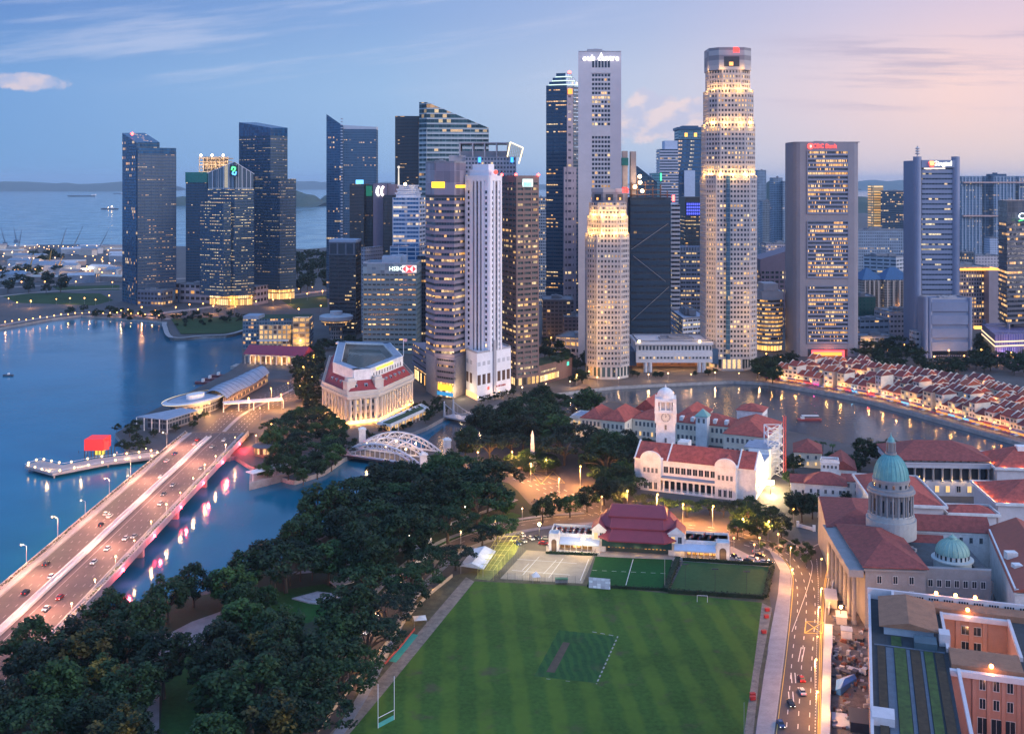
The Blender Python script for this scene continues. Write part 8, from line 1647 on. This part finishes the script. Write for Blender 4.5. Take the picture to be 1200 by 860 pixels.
# ---------------------------------------------------------------- cars
CARC=dict(white=(.62,.62,.62),silver=(.36,.37,.39),black=(.02,.02,.025),red=(.35,.03,.03),blue=(.04,.08,.2));CP={}
def make_car(c):
 t=thing('car','','car');paint=mat('car_'+c,CARC[c],.25,metal=.2,var=0);k=MB();prof=[(-2.15,.35),(-2.2,.75),(-1.5,.95),(1.3,.98),(2.1,.85),(2.2,.5),(2.1,.3)]
 L=[(-.85,a,b)for a,b in prof];Rr=[(.85,a,b)for a,b in prof]
 for i in range(len(prof)):j=(i+1)%len(prof);k.face([L[i],L[j],Rr[j],Rr[i]])
 k.face(L[::-1]);k.face(Rr);obj('body',k,paint,t,world=False);k=MB();loft(k,[(-.8,-1.2),(.8,-1.2),(.8,1.5),(-.8,1.5)],.94,[(-.62,-.5),(.62,-.5),(.62,1.05),(-.62,1.05)],1.42);obj('cabin_glass',k,WINDK,t,world=False);obj('roof',MB().box(-.63,.63,-.52,1.07,1.42,1.47),paint,t,world=False)
 for x in(-.85,.85):
  for y in(-1.35,1.3):obj('wheel',MB().tube((x-.1,y,.32),(x+.1,y,.32),.32,n=10),DARKM,t,world=False)
  obj('headlight',MB().box(x*.75-.15,x*.75+.15,-2.24,-2.12,.6,.76),glow('headlight',(1,.93,.8),3),t,world=False);obj('taillight',MB().box(x*.8-.13,x*.8+.13,2.1,2.22,.62,.8),glow('taillight',(1,.03,.02),4),t,world=False)
 return t
def cars(lst,where,z=.03,world=False):
 for i,(c,a,b,rz)in enumerate(lst):
  p=(a,b)if world else P(a,b)[:2];lab='%s car %s, %s'%(c,where,nth(i+1)+' from the left')
  if c not in CP:o=CP[c]=make_car(c);o.location=(*p,z);o.rotation_euler=(0,0,rz)
  else:o=dup(CP[c],(*p,z),rz)
  o['label']=lab;o['group']='cars '+where
cars([('silver',852,651,.2),('black',861,653,.3),('white',866,656,.2),('black',877,658,1.2),('white',882,655,1.2),('silver',888,648,1.3),('black',890,652,1.2),('white',895,660,.9),('black',901,660,.9)],'parked right of the clubhouse')
cars([('blue',606,638,.5),('silver',613,635,.5),('white',622,632,.5),('black',630,631,.5),('red',637,638,1.3),('white',612,628,.4),('silver',640,632,1.3)],'parked left of the clubhouse')
cars([('white',398,806,-.5),('silver',432,742,-.55),('black',446,720,-.55),('white',456,700,-.6),('red',478,676,-.7)],'on the shaded drive by the touchline')
cars([('red',939,797,3.14),('white',940,812,3.14),('black',927,826,0),('blue',915,850,0)],'on the road beside the field')
BC=[]
for i,(c,f,g,d)in enumerate((('silver',.93,.36,3.1),('red',.955,.33,3.1),('white',.62,.30,3.1),('black',.48,.2,3.1),('white',.55,.74,0),('silver',.7,.66,0),('red',.4,.68,0))):p=along(f,g);BC.append((c,p.x,p.y,d))
rr_=random.Random(3)
for i in range(18):f,g=.34+i*.036,rr_.choice((.16,.23,.31,.39,.66,.74,.81));p=along(f,g);BC.append((rr_.choice(('white','silver','black','silver','black','white','blue')),p.x,p.y,3.1 if g<.5 else 0))
BC.sort(key=lambda q:q[1]/q[2]);cars(BC,'on the road bridge',BZ+.02,True)
# ---------------------------------------------------------------- the field and its courts
def simple(nm,lab,cat,k,m,part='body',more=(),group=None):
 c=ctr([(v[0],v[1])for v in k.v]);t=thing(nm,lab,cat,(c[0],c[1],0),0,group);obj(part,k,m,t)
 for n_,kk,mm in more:obj(n_,kk,mm,t)
 return t
A,B=Vector(P(443,853)[:2]),Vector(P(462,843)[:2]);k=MB()
for q in(A,B):k.tube((*q,0),(*q,13),.09,n=6)
k.tube((*A,3),(*B,3),.08,n=6);simple('rugby_goal','tall white rugby posts at the near left corner of the field','goal',k,WHITEW,'posts',[('pad_net',MB().wallbox(A,B,.1,0,1.4,0),mat('teal_pad',(.05,.28,.26),.8))])
A,B=Vector(P(817,705)[:2]),Vector(P(829,705.5)[:2]);k=MB()
for q in(A,B):k.tube((*q,0),(*q,2.5),.08,n=6)
k.tube((*A,2.5),(*B,2.5),.08,n=6);simple('football_goal','small white football goal below the bowling green hedge','goal',k,WHITEW,'posts')
A,B=Vector(P(690,690)[:2]),Vector(P(715,692)[:2]);k=MB();k.wallbox(A,B,.25,.5,4.6,0);k2=MB()
for f in(.05,.5,.95):q=A.lerp(B,f);k2.tube((q.x,q.y+1,0),(q.x,q.y+.3,4),.07,n=5)
simple('sight_screen','white slatted cricket sight screen at the far edge of the field','screen',k,facade('sight',(.5,.55,.62),(.62,.68,.75),1.0,1.6,.86,.86,0,0,0,gr=.6),'panel',[('support',k2,STEEL)])
def hedge(lab,pts,w,h,seed):
 k=MB();r=random.Random(seed);line=curve([P(*p)[:2]for p in pts],4)
 for a,b in zip(line,line[1:]):
  for _ in range(int((b-a).length*14)):p=a.lerp(b,r.random());leaves(k,p.x+r.uniform(-w,w)/2,p.y+r.uniform(-w,w)/2,r.uniform(.1,h),.3,1,.38,r)
 p=line[len(line)//2];t=thing('hedge',lab,'hedge',(p.x,p.y,0));obj('foliage',k,LG,t);kk=MB();strip(kk,line,w*.6,0,h=h*.8);obj('core',kk,mat('hedge_core',(.012,.03,.012),.95),t)
hedge('dark clipped hedge along near edge of the bowling green',((783,694.5),(895,701.5)),1.6,1.8,1);hedge('dark clipped hedge along far edge of the bowling green',((800,656.6),(904,663)),1.4,1.5,2);hedge('hedge between grass court and bowling green',((794,656),(780,693)),3.0,1.8,3);hedge('hedge on the right end of the bowling green',((905,665),(897,700)),2.2,1.6,4);hedge('low hedge along near edge of the grass court',((688,687.5),(779,692)),1.,1.2,5);hedge('hedge before the right club terrace and tennis court',((640,648.5),(700,651)),1.,1.2,6)
for i,(px,py)in enumerate(((803,688),(838,694),(875,697))):x,y,_=P(px,py);simple('light_mast','thin floodlight mast with dark bar head, %s along the bowling green'%nth(i+1),'light mast',MB().tube((x,y,0),(x,y,9),.07,n=5),DARKM,'pole',[('head',MB().box(x-1.3,x+1.3,y-.2,y+.2,9,9.35),DARKM)],'masts on the bowling green')
for i,(px,py,lab)in enumerate(((872,872,'thin pole on the near right touchline'),(779,690,'thin pole at the grass court corner'))):x,y,_=P(px,py);simple('pole',lab,'pole',MB().tube((x,y,0),(x,y,12),.08,n=5),STEEL,'shaft')
def net_fence(lab,pts,h):
 line=[Vector(P(*p)[:2])for p in pts];k=MB();m=MB()
 for a,b in zip(line,line[1:]):
  n=max(1,int((b-a).length/3))
  for i in range(n+1):p=a.lerp(b,i/n);k.tube((*p,0),(*p,h),.05,n=4)
  for j in range(int(h/.6)+1):m.tube((*a,j*.6),(*b,j*.6),.018,n=3,cap=False)
  for i in range(int((b-a).length/.8)):p=a.lerp(b,i*.8/(b-a).length);m.tube((*p,0),(*p,h),.015,n=3,cap=False)
 simple('wire_fence',lab,'fence',k,DARKM,'posts',[('mesh',m,mat('fence_wire',(.10,.11,.11),.6,var=0))])
net_fence('tall wire fence round the clay court near side',((586,679),(683,684.5),(698,651)),3.2);net_fence('tall wire fence between clay court and practice nets',((615,645),(585,678)),3.4);net_fence('wire fence between road pavement and right touchline',((900,764),(890,820),(884,875)),1.6)
k=MB();c0,c1,c2,c3=[Vector(P(*p)[:2])for p in((574,679),(596,664),(614,634),(588,634))]
a0,a1,b0,b1=Vector(P(560,678)[:2]),Vector(P(586,634)[:2]),Vector(P(578,680)[:2]),Vector(P(612,633)[:2])
for i in range(9):
 p,q=a0.lerp(a1,i/8),b0.lerp(b1,i/8);k.tube((*p,0),(*p,4),.09,n=4);k.tube((*q,0),(*q,4),.09,n=4);k.tube((*p,4),(*q,4),.09,n=4)
for f in(0,.25,.5,.75,1):k.tube((*a0.lerp(b0,f),4.02),(*a1.lerp(b1,f),4.02),.08,n=4)
simple('practice_nets','yellow-lit frame of covered cricket practice nets beside the clay court','practice nets',k,mat('yellow_frame',(.55,.50,.16),.6),'frame');
for px,py,pw,z in((600,642,2600,5),(585,664,2000,5),(606,648,1200,4)):point((*P(px,py)[:2],z),pw,(1,.80,.25),.3)
def mast(lab,px,py,h,pw,col,es):x,y,_=P(px,py);simple('flood_mast',lab,'floodlight',MB().tube((x,y,0),(x,y,h),.12,n=6),DARKM,'pole',[('lamp',MB().ball((x,y-.4,h),.6),glow('flood_%d'%px,col,es))]);point((x,y-.9,h-.4),pw,col,.4)
mast('blazing floodlight on a pole by the left car park',632,636,8.5,9000,(1,.66,.25),90);mast('blazing floodlight over the left club terrace awning',683,650,7,4200,(1,.66,.25),90)
for px,py in((650,664),(630,672)):point((*P(px,py)[:2],9),2600,(1,.82,.5),.6)
q=[P(*p)[:2]for p in((540,672),(566,676),(580,655),(556,652))];k=MB();q=ccw(q);m_=[tuple(Vector(q[0]).lerp(Vector(q[3]),.5)),tuple(Vector(q[1]).lerp(Vector(q[2]),.5))];simple('marquee','white pitched marquee roof at the far left corner of the field','marquee',MB().gable(q,3.2,1.6,.3),PLAST,'roof',[('posts',(lambda kk:[kk.tube((*p,0),(*p,3.2),.08,n=5)for p in q]and kk)(MB()),STEEL)])
for i,(px,py,s,lab)in enumerate(((628,681,3.2,'small white peaked tent below the clay court'),(492,731,4.6,'flat white tent on the dirt strip by the left touchline'),(776,646,5,'white peaked tent before the club veranda'))):
 x,y,_=P(px,py);w=1.0;k=MB();z0=2.2;e=rect(x,y,s,s,.2);[k.face([(*e[j],z0),(*e[(j+1)%4],z0),(x,y,z0+(.7 if i==1 else 1.9))])for j in range(4)];k2=MB();[k2.tube((*p,0),(*p,z0),.06,n=4)for p in e];simple('tent',lab,'tent',k,PLAST,'canopy',[('posts',k2,STEEL)])
x,y,_=P(658,684);simple('dugout','green-roofed player shelter below the clay court','shelter',MB().box(x-2.6,x+2.6,y-1,y+1.2,2,2.25),mat('shelter_green',(.02,.16,.08),.6),'roof',[('wall',MB().box(x-2.5,x+2.5,y+1,y+1.15,0,2),STEEL)])
q=[P(*p)[:2]for p in((482,742),(490,744),(464,776),(453,774))];o=obj('turf_cover',MB().prism(q,.02,.12,0),mat('cover_teal',(.03,.30,.22),.8,var=.2));tag(o,'long teal ground cover beside the left touchline','ground cover')
A=[Vector(P(*p)[:2])for p in((486,738),(470,758),(450,780))];k=MB();strip(k,A,.15,.05,h=.8);o=obj('red_barrier',k,mat('barrier_red',(.42,.06,.04),.7));tag(o,'thin red barrier tape along the teal ground cover','barrier')
A=curve([P(*p)[:2]for p in((372,858),(420,795),(462,745),(492,708),(530,676))],6);k=MB();strip(k,A,.35,0,h=1.3);o=obj('boundary_wall',k,mat('orange_lit_wall',(.46,.34,.22),.85,var=.15));tag(o,'low orange-lit boundary wall between drive and left touchline','wall')  # orange lamp light on the wall is put into its colour
for i,(px,py)in enumerate(((452,768),(425,804),(478,728),(505,694))):point((*P(px,py)[:2],3.5),520,(1,.55,.2),.3)
for i,(px,py)in enumerate(((899,716),(898,724),(895,742),(882,816),(882,820))):x,y,_=P(px,py);simple('red_bin','red roller bin on the right touchline, %s from the far end'%nth(i+1),'bin',MB().rbox(x,y,1.6,1.0,.2,.2,1.1).rbox(x,y,1.7,1.1,.2,1.1,1.25),mat('bin_red',(.45,.03,.03),.6),'drum',[('wheel',MB().tube((x-.9,y,.2),(x+.9,y,.2),.2,n=8),DARKM)],'red bins by the touchline')
q=[P(*p)[:2]for p in((342,702),(372,694),(404,698),(392,710),(362,707))];t=simple('stone_terrace','low pale stacked slab terrace on the park lawn','terrace',MB().prism(q,0,.5,0),mat('slab_pale',(.42,.42,.46),.8,var=.2),'lower_slab',[('upper_slab',MB().prism(offset(q,2.),.5,.9,0),mat('slab_pale'))]);q=[P(*p)[:2]for p in((386,682),(412,675),(416,682),(394,688))];o=obj('stone_slab',MB().prism(q,0,.4,0),mat('slab_pale'));tag(o,'smaller pale paving slab behind the lawn terrace','slab')
q=[P(*p)[:2]for p in((481,650),(505,642),(500,656),(486,660))];hall('park_pavilion','grey flat-roofed kiosk under the trees beside the drive',q,3.6,0,PLAST,ROOFG,kind='flat')
for px,py,pw in((486,664,700),(520,634,500),(508,652,700),(480,690,400)):point((*P(px,py)[:2],4),pw,(1,.72,.4),.3)
TB=None
for i in range(18):
 u,v=(2+(i%6)*2.6,7+(i//6)*3.2);p=CL(u,v)
 if TB is None:TB=thing('terrace_table','','table',(*p,5.62));obj('top',MB().lathe([(.7,.72),(.7,.78),(.01,.79)],10),mat('table_white',(.6,.58,.55),.7),TB,world=False);obj('leg',MB().tube((0,0,0),(0,0,.72),.06,n=5),DARKM,TB,world=False);obj('seat',MB().rbox(1.1,0,.5,.5,0,.0,.85).rbox(-1.1,0,.5,.5,0,.0,.85),mat('seat_red',(.25,.05,.05),.8),TB,world=False);o=TB
 else:o=dup(TB,(*p,5.62),i*.7)
 o['label']='round white table with red seats, %s on the left club roof terrace'%nth(i+1);o['group']='tables on the left club terrace'
for u,v in((3,9),(9,12),(14,8)):point((*CL(u,v),7.8),170,(1,.7,.4),.2)
def figure(c):
 t=thing('person','','person');bm_=bpy.data.meshes.new('body');vs=[(0,0,.95),(0,0,1.25),(0,0,1.48),(0,0,1.56),(0,-.01,1.68),(-.1,0,.9),(-.11,0,.5),(-.11,.02,.06),(-.12,-.12,.03),(.1,0,.9),(.11,0,.5),(.12,.02,.06),(.13,-.12,.03),(-.2,0,1.42),(-.27,.02,1.14),(-.26,-.08,.9),(.2,0,1.42),(.27,.02,1.14),(.26,-.08,.9)];es=[(0,1),(1,2),(2,3),(3,4),(0,5),(5,6),(6,7),(7,8),(0,9),(9,10),(10,11),(11,12),(2,13),(13,14),(14,15),(2,16),(16,17),(17,18)];rr=[.15,.15,.14,.06,.11,.1,.075,.05,.045,.1,.075,.05,.045,.065,.05,.04,.065,.05,.04]
 bm_.from_pydata(vs,es,[]);sv=bm_.attributes
 o=bpy.data.objects.new('body',bm_);C.objects.link(o);o.parent=t;md=o.modifiers.new('Skin','SKIN');bm_.update()
 import bmesh
 b=bmesh.new();b.from_mesh(bm_);ly=b.verts.layers.skin.verify()
 for v,q in zip(b.verts,rr):v[ly].radius=(q,q*.8);v[ly].use_root=v.index==0
 b.to_mesh(bm_);b.free();bm_.materials.append(mat('clothes_'+c[0],c[1],.8,var=.15));return t
FG_=[('dark',(.05,.05,.07)),('white',(.55,.54,.52)),('red',(.32,.06,.06)),('blue',(.08,.14,.28))];PR={};r=random.Random(4)
def people(pts,where,z):
 for i,p in enumerate(pts):
  c=FG_[i%4]
  if c[0]not in PR:o=PR[c[0]]=figure(c);o.location=(*p,z)
  else:o=dup(PR[c[0]],(*p,z),r.uniform(0,6.28))
  o['label']='person in %s clothes %s, %s from left'%(c[0],where,nth(i+1));o['group']='people '+where
people([CL(60.2+i*.66,6.5+(i*37%17)*.55)for i in range(20)],'on the right club terrace',5.62)
for u,v in((60,8),(65,13),(70,9)):point((*CL(u,v),7.6),160,(1,.65,.35),.2)
people([P(92+i*9,531+(i*5%4))[:2]for i in range(8)],'on the paved shore by the red box',0)
# ---------------------------------------------------------------- works strip right of the road
A=[Vector(P(*p)[:2])for p in((983,655),(976,690),(971,720))];k=MB();strip(k,A,.4,0,h=2.4);o=obj('site_hoarding',k,PLAST);tag(o,'white site hoarding curving beside the road fork','hoarding')
A=[Vector(P(*p)[:2])for p in((971,740),(971,766),(969.5,772),(967,880))];k=MB();strip(k,A,2.6,0,h=2.8);o=obj('covered_walkway',k,mat('walkway_roof',(.42,.43,.48),.7,var=.1));tag(o,'long pale covered walkway between the road and works yard','walkway')
sheet('yard',G((978,650),(1008,640),(1022,690),(1024,880),(972,880),(972,730)),.04,mat('yard_ground',(.11,.09,.085),.9,var=.5,scale=.3))
for lab,a in(('pale long cabin beside the road hoarding',(973.5,706,4.2,11,3.2,0)),('pale blue-roofed cabin deeper in the works yard',(1000,706,5.2,12,3.4,1)),('small white cabin in the sodium-lit yard',(992,746,3.6,4,2.8,2)),('white panel stack by the road fork',(978,678,1.2,8,2.6,0)),('low pale cabin lit orange in the yard',(986,728,3.6,6,2.6,0)),('dark flat cabin at yard bottom edge',(1008,850,6,9,2.8,3)),('grey roofed cabin below the blue tarpaulin',(990,846,7,8,.5,0))):
 px,py,w,d,h,mi=a;x,y,_=P(px,py);simple('site_cabin',lab,'cabin',MB().rbox(x,y,w,d,-.25,0,h),(mat('cabin_wall',(.5,.46,.44),.7),mat('cabin_blue',(.32,.40,.52),.7),PLAST,DARKM)[mi],'body',[('roof',MB().rbox(x,y,w+.4,d+.4,-.25,h,h+.18),(mat('walkway_roof'),mat('cabin_blue'),SLATEB,DARKM)[mi])])
x,y,_=P(992,662);simple('dark_pit_roof','dark flat roofed structure beside the courthouse columns','shelter',MB().rbox(x,y,6,13,-.2,0,4),DARKM,'body',[('roof_edge',MB().rbox(x,y,6.6,13.6,-.2,4,4.3),ROOFG)])
q=[P(*p)[:2]for p in((979,813),(985,815),(1004,798),(1001,797),(980,802))];k=MB();q=ccw(q);zs=[1.2,2.4,1.0,2.2,1.6];c=ctr(q);[k.face([(*q[i],zs[i]),(*q[(i+1)%5],zs[(i+1)%5]),(c[0],c[1],2.7)])for i in range(5)];[k.face([(*q[i],.05),(*q[(i+1)%5],.05),(*q[(i+1)%5],zs[(i+1)%5]),(*q[i],zs[i])])for i in range(5)];o=obj('blue_tarpaulin',k,mat('tarp_blue',(.05,.22,.55),.6,var=.2));tag(o,'crumpled bright blue tarpaulin in the works yard','tarpaulin')
for i,(px,py,c,a,lab)in enumerate(((1004,788,(.5,.5,.5),.9,'white flatbed lorry parked askew above the blue tarpaulin'),(993,790,(.03,.04,.07),.8,'dark pickup lorry beside the white flatbed'))):
 x,y,_=P(px,py);m=mat('lorry_%d'%i,c,.5);tr_=lambda u,v:(x+u*math.cos(a)-v*math.sin(a),y+u*math.sin(a)+v*math.cos(a));k=MB().rbox(*tr_(0,.6),2.1,4.4,a,.7,1.1);k2=MB().rbox(*tr_(0,-2.6),2.1,1.7,a,.5,2.3);k3=MB();[k3.tube((*tr_(s*1.05,v),.45),(*tr_(s*.75,v),.45),.45,n=10)for s in(-1,1)for v in(-2.4,1.9)];simple('lorry',lab,'lorry',k,m,'flatbed',[('cab',k2,m),('wheel',k3,DARKM),('windscreen',MB().rbox(*tr_(0,-3.47),1.8,.08,a,1.4,2.1),WINDK)])
r=random.Random(15);k=MB()
for i in range(170):px,py=r.uniform(975,1020),r.choice((r.uniform(690,790),r.uniform(750,880)));x,y,_=P(px,py);k.rbox(x,y,r.uniform(.3,1.8),r.uniform(.3,1.4),r.uniform(0,3),.04,.04+r.uniform(.2,1.3),r.randrange(4))
o=obj('building_debris',k,[mat('debris_rust',(.22,.08,.05),.9),mat('debris_grey',(.25,.25,.27),.9),mat('debris_pale',(.45,.43,.42),.9),DARKM],kind='stuff')
for px,py,pw,z in((986,722,2600,5),(1012,724,3000,6),(1004,742,2600,5),(981,752,1200,4)):point((*P(px,py)[:2],z),pw*.5,(1,.40,.11),.4)
for i,(px,py)in enumerate(((985,719),(1013,720))):mast(('bright sodium lamp on a pole in the works yard near the road','bright sodium lamp on a pole by the civic hall wall')[i],px,py+9,5.5,900,(1,.40,.12),70)
plant_all()
# ================================================================ the air over the city
hz=bpy.data.materials.new('haze_air');hz.use_nodes=True;nt_=hz.node_tree;nt_.nodes.clear()
vo=nt_.nodes.new('ShaderNodeVolumePrincipled');vo.inputs['Color'].default_value=(.58,.80,1,1);vo.inputs['Density'].default_value=3.0e-5;vo.inputs['Anisotropy'].default_value=0.0
ou=nt_.nodes.new('ShaderNodeOutputMaterial');nt_.links.new(vo.outputs[0],ou.inputs['Volume'])
obj('haze',MB().box(-40000,40000,-600,42000,-8.5,420),hz,kind='stuff')
